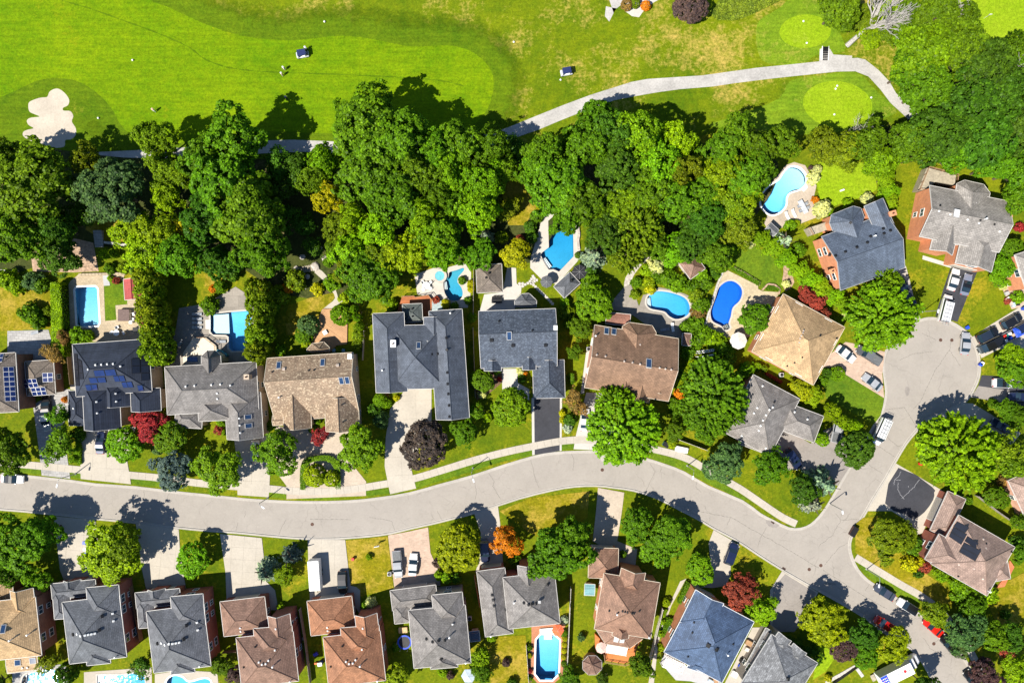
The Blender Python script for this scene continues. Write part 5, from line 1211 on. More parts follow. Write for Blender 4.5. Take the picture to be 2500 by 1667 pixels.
house('g6', 'small brown roofed shed among shrubs right of the brown gabled house', [w(2, 3, 612, 50, 705, 55, 690, 165, 625, 160, eave=2.5, pitch=0.37)], R_PINKBROWN, CREAM, cat='shed', name='shed', group='garden roofs', windows=False)
house('g7', 'little grey-blue roofed shed between white fence and rust brown house', [w(3, 2, 1600, 665, 1690, 668, 1685, 770, 1590, 765, eave=2.3, pitch=0.15, ridge='u', ends='gg')], shingle('roof_teal_metal', (0.16, 0.33, 0.36), 0.05, 0.5, 6), WHITE, cat='shed', name='shed', group='garden roofs', windows=False)
house('g8', 'flat grey-blue canopy beside the grey hip roof on its right', [w(3, 2, 545, 1100, 635, 1090, 640, 1180, 555, 1190, eave=2.6, pitch=0.05, ridge='u', ends='gg')], R_STEEL, CREAM, cat='canopy', name='canopy', group='garden roofs', windows=False)
# ------------------------------------------------------------------ vegetation prototypes
def quads(name, C, N, size, seed, m=LEAF, aspect=1.35):
    rs = np.random.RandomState(seed); n = len(C)
    N = N / np.linalg.norm(N, axis=1, keepdims=True)
    R = rs.normal(size=(n, 3)); T = np.cross(N, R); T /= np.linalg.norm(T, axis=1, keepdims=True) + 1e-9; B = np.cross(N, T)
    sz = (size if np.ndim(size) else np.full(n, size)) * rs.uniform(0.65, 1.35, n)
    a = T * sz[:, None] * aspect * 0.5; b2 = B * sz[:, None] * 0.5
    V = np.stack([C - a - b2 * 0.5, C + a * 0.2 - b2, C + a + b2 * 0.4, C - a * 0.1 + b2], 1).reshape(-1, 3)
    me = bpy.data.meshes.new(name)
    me.vertices.add(4 * n); me.vertices.foreach_set('co', V.astype(np.float32).ravel())
    me.loops.add(4 * n); me.loops.foreach_set('vertex_index', np.arange(4 * n, dtype=np.int32))
    me.polygons.add(n); me.polygons.foreach_set('loop_start', np.arange(0, 4 * n, 4, dtype=np.int32))
    me.materials.append(m); me.update(calc_edges=True); me.validate()
    return me
def sphere_dirs(rs, n, zmin=-0.4):
    z2 = rs.uniform(zmin, 1, n); th = rs.uniform(0, 2 * math.pi, n); r = np.sqrt(1 - z2 * z2)
    return np.stack([r * np.cos(th), r * np.sin(th), z2], 1)
def crown(seed, ncl=230, lpc=34, size=0.075, lobes=16, lobe=0.3, spread=0.075, spiky=0.0, zmin=-0.45, inner=0.25, sparse=0.0, irr=0.10, lk=11):
    rs = np.random.RandomState(seed)
    LD = sphere_dirs(rs, lobes, -0.1)
    D = sphere_dirs(rs, ncl, zmin)
    k = np.exp(-lk * (1 - (D @ LD.T).max(1)))
    rad = (1 - lobe) + lobe * 1.15 * k + rs.normal(0, 0.03, ncl)
    th = np.arctan2(D[:, 1], D[:, 0]); ph = rs.uniform(0, 6.28, 6)
    rad *= 1 + irr * (0.5 * np.sin(2 * th + ph[0]) + 0.5 * np.sin(3 * th + ph[1]) + 0.45 * np.sin(5 * th + ph[2]) + 0.3 * np.sin(8 * th + ph[3]))
    ni = int(ncl * inner); rad[:ni] *= rs.uniform(0.45, 0.85, ni)
    out = D * rad[:, None]
    cnt = rs.poisson(lpc, ncl) + 4
    if sparse: cnt = (cnt * (rs.uniform(size=ncl) > sparse)).astype(int)
    idx = np.repeat(np.arange(ncl), cnt); n = len(idx)
    off = rs.normal(0, spread, (n, 3))
    dr = (off * D[idx]).sum(1, keepdims=True)
    off -= D[idx] * dr * 0.45
    C = out[idx] + off
    if spiky:
        C += D[idx] * (rs.uniform(-1, 1, n) * spiky)[:, None]
        lat = off - D[idx] * (off * D[idx]).sum(1, keepdims=True)
        C -= lat * 0.55
    C[:, :2] /= np.percentile(np.hypot(C[:, 0], C[:, 1]), 97) * 0.98
    Nn = D[idx] * 0.55 + off / (spread + 1e-6) * 0.28 + rs.normal(0, 0.42, (n, 3)) + np.array([0, 0, 0.55])
    return quads('crown', C, Nn, size, seed + 1)
def spruce(seed, tiers=12, per=22, size=0.12):
    rs = np.random.RandomState(seed); C = []; Nn = []
    for i in range(tiers):
        h = i / (tiers - 1); z2 = -0.85 + 1.8 * h; R = (1 - h) ** 0.9 * 1.0 + 0.05
        for j in range(max(4, int(per * (1 - h * 0.6)))):
            th = rs.uniform(0, 2 * math.pi); Rl = R * rs.uniform(0.78, 1.12); n = int(10 + 16 * R)
            for q in range(n):
                u = rs.uniform(0.12, 1); lat = rs.normal(0, 0.05 * (1.2 - u) + 0.022)
                x = Rl * u; C.append((x * math.cos(th) - lat * math.sin(th), x * math.sin(th) + lat * math.cos(th), z2 - 0.22 * u * R + 0.1 * u * u * R + rs.normal(0, 0.02)))
                Nn.append((math.cos(th) * 0.5 + rs.normal(0, .4), math.sin(th) * 0.5 + rs.normal(0, .4), 0.9))
    return quads('crown', np.array(C), np.array(Nn), size, seed)
def trunkmesh(seed, m, limbs=6):
    rnd = random.Random(seed); mb = MB()
    mb.tube([(0, 0, -0.05), (0.01, 0, 0.25), (0.03, 0.02, 0.6), (0.0, 0.03, 1.0)], [0.5, 0.36, 0.28, 0.14], 8)
    for i in range(limbs):
        a = i * 2 * math.pi / limbs + rnd.random() * 0.7; z0 = 0.45 + 0.4 * rnd.random()
        p0 = Vector((0.02, 0.01, z0)); p1 = Vector((math.cos(a) * 2.2, math.sin(a) * 2.2, z0 + 0.22)); p2 = Vector((math.cos(a + 0.2) * 4.6, math.sin(a + 0.2) * 4.6, z0 + 0.42))
        mb.tube([p0, p1, p2], [0.2, 0.12, 0.05], 5)
    me = mb.mesh('trunk', m); return me
PROTO = {
 'broad': [crown(10 + i, 620, 27, 0.056, 30, 0.42, 0.046, irr=0.2, sparse=0.06) for i in range(6)],
 'round': [crown(40 + i, 420, 28, 0.062, 34, 0.24, 0.047, irr=0.08) for i in range(3)],
 'spiky': [crown(60 + i, 420, 28, 0.062, 40, 0.2, 0.045, spiky=0.17, irr=0.09) for i in range(3)],
 'feather': [crown(80 + i, 480, 26, 0.056, 24, 0.46, 0.055, sparse=0.15, irr=0.2) for i in range(5)],
 'open': [crown(95 + i, 150, 22, 0.085, 9, 0.5, 0.10, sparse=0.3, inner=0.35) for i in range(3)],
 'spruce': [spruce(110 + i) for i in range(3)],
 'shrub': [crown(130 + i, 60, 22, 0.17, 10, 0.22, 0.13, zmin=-0.2) for i in range(4)],
 'ball': [crown(140 + i, 220, 16, 0.10, 40, 0.05, 0.05, zmin=-0.2, inner=0.05, irr=0.02) for i in range(2)],
 'column': [crown(150 + i, 220, 18, 0.10, 26, 0.18, 0.07, zmin=-0.8, inner=0.1) for i in range(2)],
}
TR = [trunkmesh(i, BARK) for i in range(3)]; TRP = trunkmesh(9, PALEBARK)
PAL = {'dk': ('dark green', (0.052, 0.128, 0.010)), 'gr': ('green', (0.088, 0.188, 0.007)), 'br': ('bright green', (0.122, 0.25, 0.006)), 'li': ('lime green', (0.175, 0.305, 0.006)), 'ye': ('yellow', (0.36, 0.37, 0.008)), 'yg': ('yellow-green', (0.225, 0.315, 0.006)),
       'ol': ('olive green', (0.135, 0.21, 0.008)), 'bg': ('blue-green', (0.068, 0.135, 0.05)), 'bs': ('blue-grey', (0.24, 0.33, 0.30)), 'ws': ('silvery', (0.44, 0.52, 0.50)), 'db': ('dark blue', (0.09, 0.16, 0.18)), 'pu': ('dark purple', (0.085, 0.055, 0.07)), 're': ('crimson', (0.30, 0.03, 0.045)), 'dr': ('dark red', (0.26, 0.055, 0.045)),
       'or': ('orange', (0.55, 0.19, 0.012)), 'bn': ('bronze', (0.22, 0.14, 0.05)), 'wh': ('white-flowered', (0.55, 0.58, 0.30))}
LAND = [((128, 290), 'the sand bunker'), ((213, 750), 'the turquoise pool'), ((565, 800), 'the L-shaped pool'), ((340, 705), 'the red shed'), ((1075, 700), 'the teal kidney pool'), ((1345, 640), 'the deep blue pool'), ((1632, 745), 'the sparkling freeform pool'), ((1775, 745), 'the royal blue pool'), ((1915, 465), 'the pale blue pool'), ((1338, 1600), 'the octagonal pool'),
        ((20, 930), 'the tall solar rack house'), ((275, 950), 'the scattered solar panel house'), ((520, 960), 'the mid grey house'), ((765, 960), 'the speckled tan roof'), ((1025, 880), 'the U-shaped roof'), ((1265, 850), 'the slate-blue shingled roof'), ((1545, 880), 'the brown gabled roof'), ((1950, 830), 'the golden tan roof'), ((1880, 1020), 'the pale grey roof'), ((2100, 610), 'the steel-blue roof'), ((2340, 560), 'the warm grey roof'), ((2380, 1345), 'the corner house with black panels'),
        ((60, 1530), 'the lower left tan roof'), ((215, 1520), 'the first dark grey roof'), ((420, 1540), 'the second dark grey roof'), ((650, 1560), 'the pinkish brown roof'), ((860, 1560), 'the terracotta roof'), ((1060, 1530), 'the grey roof by the trampoline'), ((1270, 1450), 'the double hip roof'), ((1530, 1450), 'the rust brown roof'), ((1720, 1520), 'the blue slate roof'), ((1920, 1600), 'the silver grey roof'),
        ((2270, 890), 'the cul-de-sac'), ((1480, 1020), 'the white driveway'), ((1335, 1000), 'the blacktop drive'), ((1035, 990), 'the concrete court'), ((770, 401 * 2), 'the cedar deck'), ((2045, 256), 'the lower putting green'), ((1966, 77), 'the upper putting green'), ((2420, 70), 'the corner putting green'), ((1400, 250), 'the gravel cart path'), ((900, 130), 'the fairway'), ((2210, 1190), 'the round blacktop drive'), ((2200, 1630), 'the moving truck'), ((2160, 1445), 'the kerbside grey sedan'), ((2450, 930), 'the white convertible'),
        ((1480, 1270), 'the pale lane'), ((770, 1400), 'the white box trailer'), ((590, 1370), 'the wide slab driveway'), ((1010, 1370), 'the pink driveway'), ((1230, 640), 'the square pool house'), ((1690, 650), 'the square gazebo'), ((940, 640), 'the white patio umbrellas'), ((620, 290), 'the four golfers'), ((2020, 130), 'the striped steps')]
VEG = []
def where(px, py):
    d, (q, nm) = min(((l[0][0] - px) ** 2 + (l[0][1] - py) ** 2, l) for l in LAND)
    dx, dy = px - q[0], py - q[1]
    if abs(dx) > abs(dy) * 1.5: rel = 'right of' if dx > 0 else 'left of'
    else: rel = 'below' if dy > 0 else 'above'
    if d < 30 ** 2: rel = 'beside'
    return rel + ' ' + nm
RV = random.Random(77)
def tree(px, py, r, kind='broad', col='gr', h=None, noun=None, sz=None, jit=0.16, at_ground=False):
    rm = r / S
    if h is None: h = {'spruce': 2.3 * rm + 2, 'round': 1.7 * rm + 2.4, 'column': 3.2 * rm + 1.5}.get(kind, 1.75 * rm + 2.8)
    hc = h * (0.5 if kind in ('spruce', 'column') else 0.62)
    rm *= (H - hc) / H
    x, y = U(px, py, hc)
    nm, c = PAL[col]
    size = 'large' if rm > 5.3 else ('small' if rm < 2.7 else 'medium')
    noun = noun or {'spruce': 'spruce', 'column': 'columnar cedar', 'open': 'open-crowned tree', 'spiky': 'radiating leafy tree', 'feather': 'feathery tree', 'round': 'round-crowned tree'}.get(kind, 'broadleaf tree')
    e = empty({'spruce': 'spruce_tree', 'column': 'cedar_tree'}.get(kind, 'broadleaf_tree'), (x, y, 0), 0)
    e['category'] = 'tree'; e['group'] = {'spruce': 'spruces in the gardens', 'column': 'columnar cedars'}.get(kind, 'broadleaf trees')
    VEG.append((e, f'{size} {nm} {noun}', px, py))
    me = RV.choice(PROTO[kind])
    o = bpy.data.objects.new('crown', me); put(o, e)
    zr = (h - hc) * (1.0 if kind not in ('spruce',) else 1.05)
    if kind in ('spruce', 'column'): zr = h * 0.5
    o.location = (0, 0, hc); o.scale = (rm * RV.uniform(0.92, 1.1), rm * RV.uniform(0.92, 1.1), zr); o.rotation_euler = (0, 0, RV.uniform(0, 6.28))
    k = RV.uniform(1 - jit, 1 + jit); g = RV.uniform(1 - jit * 0.6, 1 + jit * 0.6)
    o.color = (c[0] * k * (2 - g), c[1] * k * g, c[2] * k, 1)
    tk = bpy.data.objects.new('trunk', RV.choice(TR)); put(tk, e)
    s = max(0.35, rm * 0.13); tk.scale = (s, s, hc * (0.95 if kind != 'spruce' else 1.6))
    return e
def bush(px, py, r, col='gr', kind='shrub', h=None, noun='shrub', jit=0.15):
    rm = r / S; h = h or rm * 1.5 + 0.3
    x, y = U(px, py, h * 0.5); nm, c = PAL[col]
    o = bpy.data.objects.new('shrub', RV.choice(PROTO[kind])); put(o)
    o.location = (x, y, h * 0.35); o.scale = (rm, rm, h * 0.65); o.rotation_euler = (0, 0, RV.uniform(0, 6.28))
    k = RV.uniform(1 - jit, 1 + jit); o.color = (c[0] * k, c[1] * k, c[2] * k, 1)
    o['category'] = 'shrub'; o['group'] = 'garden shrubs'
    VEG.append((o, f"{'little' if rm < 1.0 else 'rounded' if kind == 'ball' else 'leafy'} {nm} {noun}", px, py))
    return o
def hedge(name, quad, h, col, label, n=9000, size=0.17):
    """clipped hedge: leaves over a rounded box"""
    rs = np.random.RandomState(int(quad[0][0]) % 997)
    q = [Vector((*U(*p, h), 0)) for p in quad]
    cen = sum(q, Vector()) / 4
    fac = rs.choice(3, n, p=[0.55, 0.25, 0.2]); u = rs.uniform(0, 1, n); v = rs.uniform(0, 1, n); zz = rs.uniform(0.1, 1, n)
    u2 = np.where(fac == 1, np.round(u), u); v2 = np.where(fac == 2, np.round(v), v); z2 = np.where(fac == 0, 1.0, zz) * h
    A = np.array([list(p)[:2] for p in q])
    xy = (A[0] * ((1 - u2) * (1 - v2))[:, None] + A[1] * (u2 * (1 - v2))[:, None] + A[2] * (u2 * v2)[:, None] + A[3] * ((1 - u2) * v2)[:, None]) - np.array([cen.x, cen.y])
    C = np.concatenate([xy, z2[:, None]], 1) + rs.normal(0, 0.09, (n, 3))
    out = np.concatenate([xy / (np.linalg.norm(xy, axis=1, keepdims=True) + 1e-6), np.zeros((n, 1))], 1)
    Nn = np.where((fac == 0)[:, None], np.array([0, 0, 1.0]), out) + rs.normal(0, 0.5, (n, 3)) + np.array([0, 0, 0.3])
    o = put(bpy.data.objects.new('hedge', quads('hedge', C, Nn, size, 3))); o.location = (cen.x, cen.y, 0)
    o.color = (*PAL[col][1], 1); tag(o, label, 'hedge', 'clipped hedges')
    core = MB().prism([((p - cen).x * 0.9, (p - cen).y * 0.9) for p in q], 0, h * 0.93).obj('core', mat('hedge_twigs', (0.02, 0.03, 0.01), 1), o)
    return o

# ------------------------------------------------------------------ woodland along the golf course
def FT(x, y, r, *a, **k): px, py = FF(x, y); return tree(px, py, r * 1.063, *a, **k)
for q in ((260, 442, 84, 'broad', 'bg', 15), (185, 440, 40, 'open', 'dk', 8), (190, 500, 36, 'open', 'dk', 7), (640, 430, 40, 'open', 'dk', 8), (655, 500, 36, 'open', 'dk', 7), (700, 520, 30, 'open', 'dk', 6), (720, 570, 26, 'open', 'dk', 5), (1185, 340, 36, 'open', 'dk', 7), (1170, 480, 30, 'open', 'ol', 6), (1600, 380, 40, 'open', 'dk', 8), (1590, 340, 34, 'open', 'dk', 7), (640, 380, 40, 'open', 'dk', 8), (75, 420, 92, 'broad', 'gr', 17), (40, 545, 72, 'broad', 'gr', 15), (20, 375, 58, 'broad', 'gr', 15), (130, 525, 48, 'broad', 'dk', 12), (140, 585, 50, 'feather', 'dk', 11), (205, 372, 42, 'feather', 'ol', 11), (362, 325, 48, 'feather', 'ol', 13), (400, 398, 48, 'feather', 'ol', 13), (385, 455, 36, 'feather', 'yg', 10),
          (533, 322, 72, 'broad', 'gr', 17), (480, 365, 55, 'broad', 'gr', 16), (515, 420, 82, 'broad', 'gr', 17), (575, 500, 92, 'broad', 'gr', 18), (610, 585, 62, 'broad', 'gr', 16), (485, 500, 58, 'broad', 'dk', 15), (435, 515, 30, 'feather', 'ye', 8), (300, 525, 44, 'feather', 'yg', 9), (365, 535, 50, 'feather', 'li', 11), (335, 585, 48, 'feather', 'yg', 11), (420, 590, 52, 'feather', 'gr', 12), (505, 600, 45, 'broad', 'dk', 12),
          (845, 292, 92, 'broad', 'gr', 18), (915, 330, 82, 'broad', 'gr', 18), (850, 390, 82, 'broad', 'gr', 17), (910, 445, 74, 'broad', 'gr', 16), (960, 400, 55, 'broad', 'gr', 16), (745, 375, 40, 'broad', 'br', 13), (722, 410, 40, 'feather', 'gr', 12), (690, 395, 40, 'open', 'dk', 10),
          (757, 457, 36, 'feather', 'ye', 12), (812, 500, 36, 'feather', 'yg', 12), (782, 520, 38, 'feather', 'ol', 10), (870, 528, 46, 'feather', 'li', 13), (920, 590, 46, 'feather', 'yg', 12), (805, 580, 46, 'feather', 'li', 10), (850, 640, 62, 'broad', 'gr', 12), (880, 585, 40, 'feather', 'ol', 11), (775, 575, 32, 'broad', 'gr', 8), (800, 625, 32, 'feather', 'ol', 8),
          (1010, 545, 55, 'broad', 'br', 14), (974, 500, 44, 'feather', 'li', 14), (1022, 578, 44, 'broad', 'br', 12), (955, 580, 42, 'feather', 'yg', 12), (1104, 585, 38, 'broad', 'gr', 9), (1104, 420, 54, 'feather', 'br', 15), (1030, 392, 50, 'broad', 'br', 15), (1008, 447, 42, 'broad', 'gr', 14), (1095, 485, 54, 'feather', 'li', 14), (1058, 335, 52, 'broad', 'gr', 15), (1008, 355, 50, 'broad', 'gr', 15), (1130, 345, 46, 'feather', 'gr', 14), (1160, 395, 34, 'feather', 'ol', 12), (1045, 470, 40, 'feather', 'gr', 12),
          (1285, 425, 76, 'broad', 'gr', 17), (1245, 385, 54, 'broad', 'gr', 16), (1332, 465, 66, 'broad', 'gr', 16), (1300, 505, 42, 'broad', 'gr', 14), (1258, 350, 48, 'broad', 'gr', 15), (1368, 268, 42, 'broad', 'gr', 14), (1400, 312, 58, 'broad', 'dk', 16), (1350, 340, 58, 'broad', 'gr', 16), (1415, 395, 66, 'broad', 'dk', 16),
          (1465, 315, 58, 'feather', 'br', 17), (1552, 328, 44, 'feather', 'yg', 15), (1505, 385, 64, 'feather', 'br', 16), (1560, 395, 44, 'feather', 'ol', 15), (1480, 450, 62, 'broad', 'gr', 15), (1425, 475, 56, 'broad', 'br', 14), (1545, 465, 56, 'broad', 'gr', 14), (1390, 535, 54, 'broad', 'dk', 13), (1463, 520, 60, 'spiky', 'ol', 15), (1440, 580, 48, 'spiky', 'ol', 12),
          (1688, 315, 50, 'feather', 'gr', 14), (1655, 350, 48, 'broad', 'gr', 14), (1738, 345, 52, 'broad', 'gr', 13), (1790, 330, 44, 'feather', 'gr', 12), (1650, 405, 52, 'feather', 'li', 14), (1705, 412, 58, 'broad', 'gr', 14), (1730, 395, 50, 'broad', 'gr', 14), (1610, 445, 46, 'broad', 'gr', 13), (1680, 470, 50, 'feather', 'ol', 12), (1708, 455, 42, 'feather', 'li', 12), (1618, 512, 50, 'broad', 'dk', 12), (1690, 528, 44, 'feather', 'ol', 10), (1590, 555, 46, 'broad', 'dk', 11), (1547, 575, 42, 'broad', 'br', 9), (1640, 585, 42, 'broad', 'gr', 10), (1500, 560, 40, 'broad', 'gr', 10),
          (1895, 335, 40, 'feather', 'ol', 10), (1935, 350, 44, 'feather', 'ol', 10), (1985, 330, 48, 'feather', 'gr', 12), (2015, 370, 42, 'feather', 'li', 10), (1925, 20, 50, 'broad', 'gr', 12), (1985, 45, 34, 'feather', 'ol', 5), (2040, 70, 34, 'feather', 'ol', 5), (2040, 25, 34, 'feather', 'yg', 5), (2000, 85, 30, 'feather', 'yg', 4), (2090, 100, 40, 'feather', 'br', 7), (2075, 40, 40, 'feather', 'gr', 7),
          (2120, 130, 72, 'broad', 'br', 15), (2200, 110, 66, 'broad', 'gr', 15), (2125, 205, 62, 'broad', 'gr', 14), (2085, 160, 46, 'broad', 'gr', 13), (2255, 160, 72, 'broad', 'dk', 16), (2230, 245, 76, 'broad', 'dk', 16), (2305, 225, 72, 'broad', 'dk', 16), (2335, 300, 72, 'broad', 'dk', 16), (2250, 325, 72, 'broad', 'dk', 16), (2150, 315, 66, 'broad', 'dk', 15), (2085, 325, 50, 'broad', 'gr', 13), (2180, 350, 46, 'broad', 'gr', 12), (2345, 390, 56, 'broad', 'gr', 14), (2285, 380, 44, 'broad', 'gr', 13), (2345, 150, 50, 'broad', 'gr', 14), (2150, 40, 52, 'broad', 'gr', 13), (2205, 50, 40, 'feather', 'gr', 12), (2355, 450, 50, 'broad', 'gr', 12), (2310, 130, 45, 'broad', 'gr', 14)):
    FT(q[0], q[1], q[2], q[3], q[4], q[5])
# tall cedar screens
for i, (x, y) in enumerate(((347, 640), (350, 672), (354, 705), (358, 738), (362, 772), (366, 806))): FT(x, y, 34, 'column', 'ol', 9.5)
for x, y in ((598, 672), (602, 705), (600, 740), (598, 772), (596, 805)): FT(x, y, 32, 'column', 'ol', 9)
for x, y, r in ((1856, 582, 24), (1888, 606, 26), (1918, 632, 27), (1950, 660, 27), (1977, 684, 26), (2004, 706, 25), (2033, 722, 24), (2055, 742, 20)): tree(x, y, r, 'feather', 'li', 4.5)
for x, y, r in ((2140, 410, 26), (2158, 437, 26), (2168, 468, 26), (2172, 496, 22)): tree(x, y, r, 'feather', 'li', 5)
# ------------------------------------------------------------------ garden and street trees (photo pixels)
for q in ((1915, 588, 27, 'spruce', 'ws', 7), (1452, 627, 35, 'spruce', 'bs', 9), (1185, 577, 22, 'spruce', 'bs', 8), (1260, 622, 38, 'feather', 'ye', 7), (1450, 740, 46, 'round', 'br', 8), (1416, 800, 30, 'feather', 'gr', 6), (1402, 860, 19, 'feather', 'gr', 4.5), (1843, 780, 36, 'broad', 'gr', 7), (1967, 718, 22, 'feather', 'dr', 5), (1992, 742, 24, 'feather', 'dr', 5), (2012, 768, 16, 'feather', 'dr', 4.5),
          (2160, 690, 36, 'spiky', 'br', 8), (2152, 772, 84, 'spiky', 'br', 11), (2150, 728, 42, 'spiky', 'gr', 9),
          (22, 1100, 56, 'broad', 'gr', 10), (148, 1014, 28, 'open', 'gr', 7), (142, 1086, 44, 'open', 'gr', 8), (306, 1083, 43, 'round', 'br', 7), (367, 1036, 43, 'feather', 're', 7), (418, 1068, 38, 'round', 'gr', 7), (420, 1146, 48, 'feather', 'db', 8), (535, 1146, 58, 'feather', 'ol', 9), (677, 1105, 58, 'feather', 'gr', 9), (786, 1062, 25, 'open', 're', 4.5), (880, 1094, 60, 'broad', 'br', 9), (1035, 1084, 62, 'round', 'pu', 9), (1132, 1057, 36, 'broad', 'gr', 6.5),
          (1177, 930, 27, 'round', 'gr', 5), (1166, 1006, 25, 'open', 'gr', 5), (1246, 994, 46, 'round', 'br', 8), (1402, 974, 27, 'open', 'bn', 6), (1418, 994, 20, 'open', 'bn', 6), (1520, 1045, 84, 'spiky', 'br', 11), (1500, 985, 50, 'spiky', 'br', 10), (1741, 960, 84, 'spiky', 'gr', 11), (1720, 1010, 62, 'spiky', 'gr', 10), (1648, 1052, 28, 'feather', 'gr', 5), (1768, 1129, 53, 'broad', 'bg', 9), (1880, 1140, 48, 'feather', 'gr', 8), (1962, 1195, 36, 'feather', 'dk', 7), (2014, 1182, 40, 'spruce', 'bs', 8), (1985, 1230, 26, 'spruce', 'bs', 7),
          (1958, 952, 30, 'feather', 'yg', 5), (1985, 965, 26, 'feather', 'yg', 5), (2088, 1094, 49, 'round', 'dk', 8), (2337, 1103, 94, 'spiky', 'li', 12), (2440, 1100, 48, 'open', 'ol', 10), (2470, 1140, 40, 'open', 'ol', 10), (2476, 882, 46, 'feather', 'li', 7), (2455, 1000, 28, 'feather', 'gr', 5), (2488, 1020, 30, 'feather', 'gr', 6), (2478, 905, 40, 'feather', 'gr', 8), (2468, 606, 28, 'round', 'gr', 5), (2452, 648, 32, 'feather', 'br', 5), (2437, 680, 22, 'feather', 'br', 4),
          (50, 1325, 74, 'broad', 'gr', 11), (105, 1300, 44, 'broad', 'gr', 10), (20, 1385, 40, 'broad', 'gr', 9), (90, 1415, 36, 'feather', 'br', 6), (268, 1348, 78, 'feather', 'yg', 10), (305, 1330, 50, 'feather', 'ol', 10), (471, 1365, 42, 'round', 'br', 6.5), (647, 1398, 32, 'spruce', 'bs', 6.5), (706, 1358, 24, 'spruce', 'db', 6), (695, 1402, 27, 'feather', 'li', 4.5),
          (1118, 1335, 58, 'round', 'yg', 8.5), (1236, 1321, 40, 'feather', 'or', 7), (1365, 1350, 78, 'broad', 'gr', 12), (1400, 1310, 50, 'broad', 'gr', 11), (1553, 1282, 46, 'broad', 'gr', 8), (1640, 1304, 50, 'broad', 'gr', 8), (1600, 1335, 46, 'broad', 'gr', 7), (1709, 1390, 36, 'round', 'br', 6), (1805, 1446, 39, 'feather', 'dr', 7), (1859, 1487, 38, 'feather', 'li', 6), (1825, 1420, 20, 'feather', 'dr', 6), (2008, 1513, 54, 'broad', 'yg', 8), (1567, 1620, 32, 'broad', 'gr', 6.5),
          (2175, 1317, 57, 'feather', 'ol', 6.5), (2281, 1497, 36, 'feather', 'ol', 7), (2376, 1488, 34, 'feather', 'gr', 6), (2352, 1540, 52, 'feather', 'bg', 8), (2415, 1548, 40, 'feather', 'gr', 7), (2340, 1578, 24, 'feather', 'bg', 6), (2059, 1582, 32, 'round', 'pu', 6), (2107, 1548, 40, 'broad', 'dk', 7), (2180, 1574, 44, 'feather', 'yg', 7), (2115, 1598, 32, 'broad', 'gr', 6), (2394, 1514, 11, 'round', 'pu', 3), (2470, 1553, 36, 'feather', 'dk', 7), (2456, 1592, 20, 'open', 'dr', 5), (2402, 1645, 40, 'feather', 'pu', 8), (2477, 1635, 42, 'feather', 'li', 7), (2258, 1672, 30, 'broad', 'dk', 8), (2493, 1352, 24, 'feather', 'gr', 5), (2490, 1272, 22, 'feather', 'gr', 5),
          (1171, 1605, 24, 'spiky', 'li', 4), (1176, 1643, 26, 'feather', 'gr', 4.5), (540, 1622, 28, 'feather', 'gr', 5), (575, 1645, 24, 'feather', 'pu', 4), (969, 1650, 32, 'broad', 'li', 5), (121, 1618, 27, 'open', 'ol', 5), (345, 1622, 30, 'open', 'dk', 6), (165, 1640, 24, 'column', 'dk', 6), (2432, 1215, 30, 'round', 'gr', 5), (1685, 15, 40, 'round', 'pu', 6), (0, 1665, 20, 'open', 'dk', 4), (155, 825, 20, 'open', 'bn', 4), (130, 865, 28, 'open', 'bn', 5),
          (600, 1660, 14, 'feather', 'gr', 3), (1390, 1655, 26, 'broad', 'gr', 4.5), (1470, 1655, 16, 'broad', 'dk', 3), (1935, 1575, 26, 'feather', 'dk', 4), (1978, 1600, 30, 'feather', 'dk', 4)):
    tree(q[0], q[1], q[2], q[3], q[4], q[5])
for x, y in ((2030, 1000), (2046, 1020), (2063, 1034), (2082, 1036), (2003, 1070)): tree(x, y, 16, 'column', 'li', 6)
for x, y in ((655, 822), (866, 755), (873, 775), (880, 795)): tree(x, y, 11, 'column', 'br', 4)
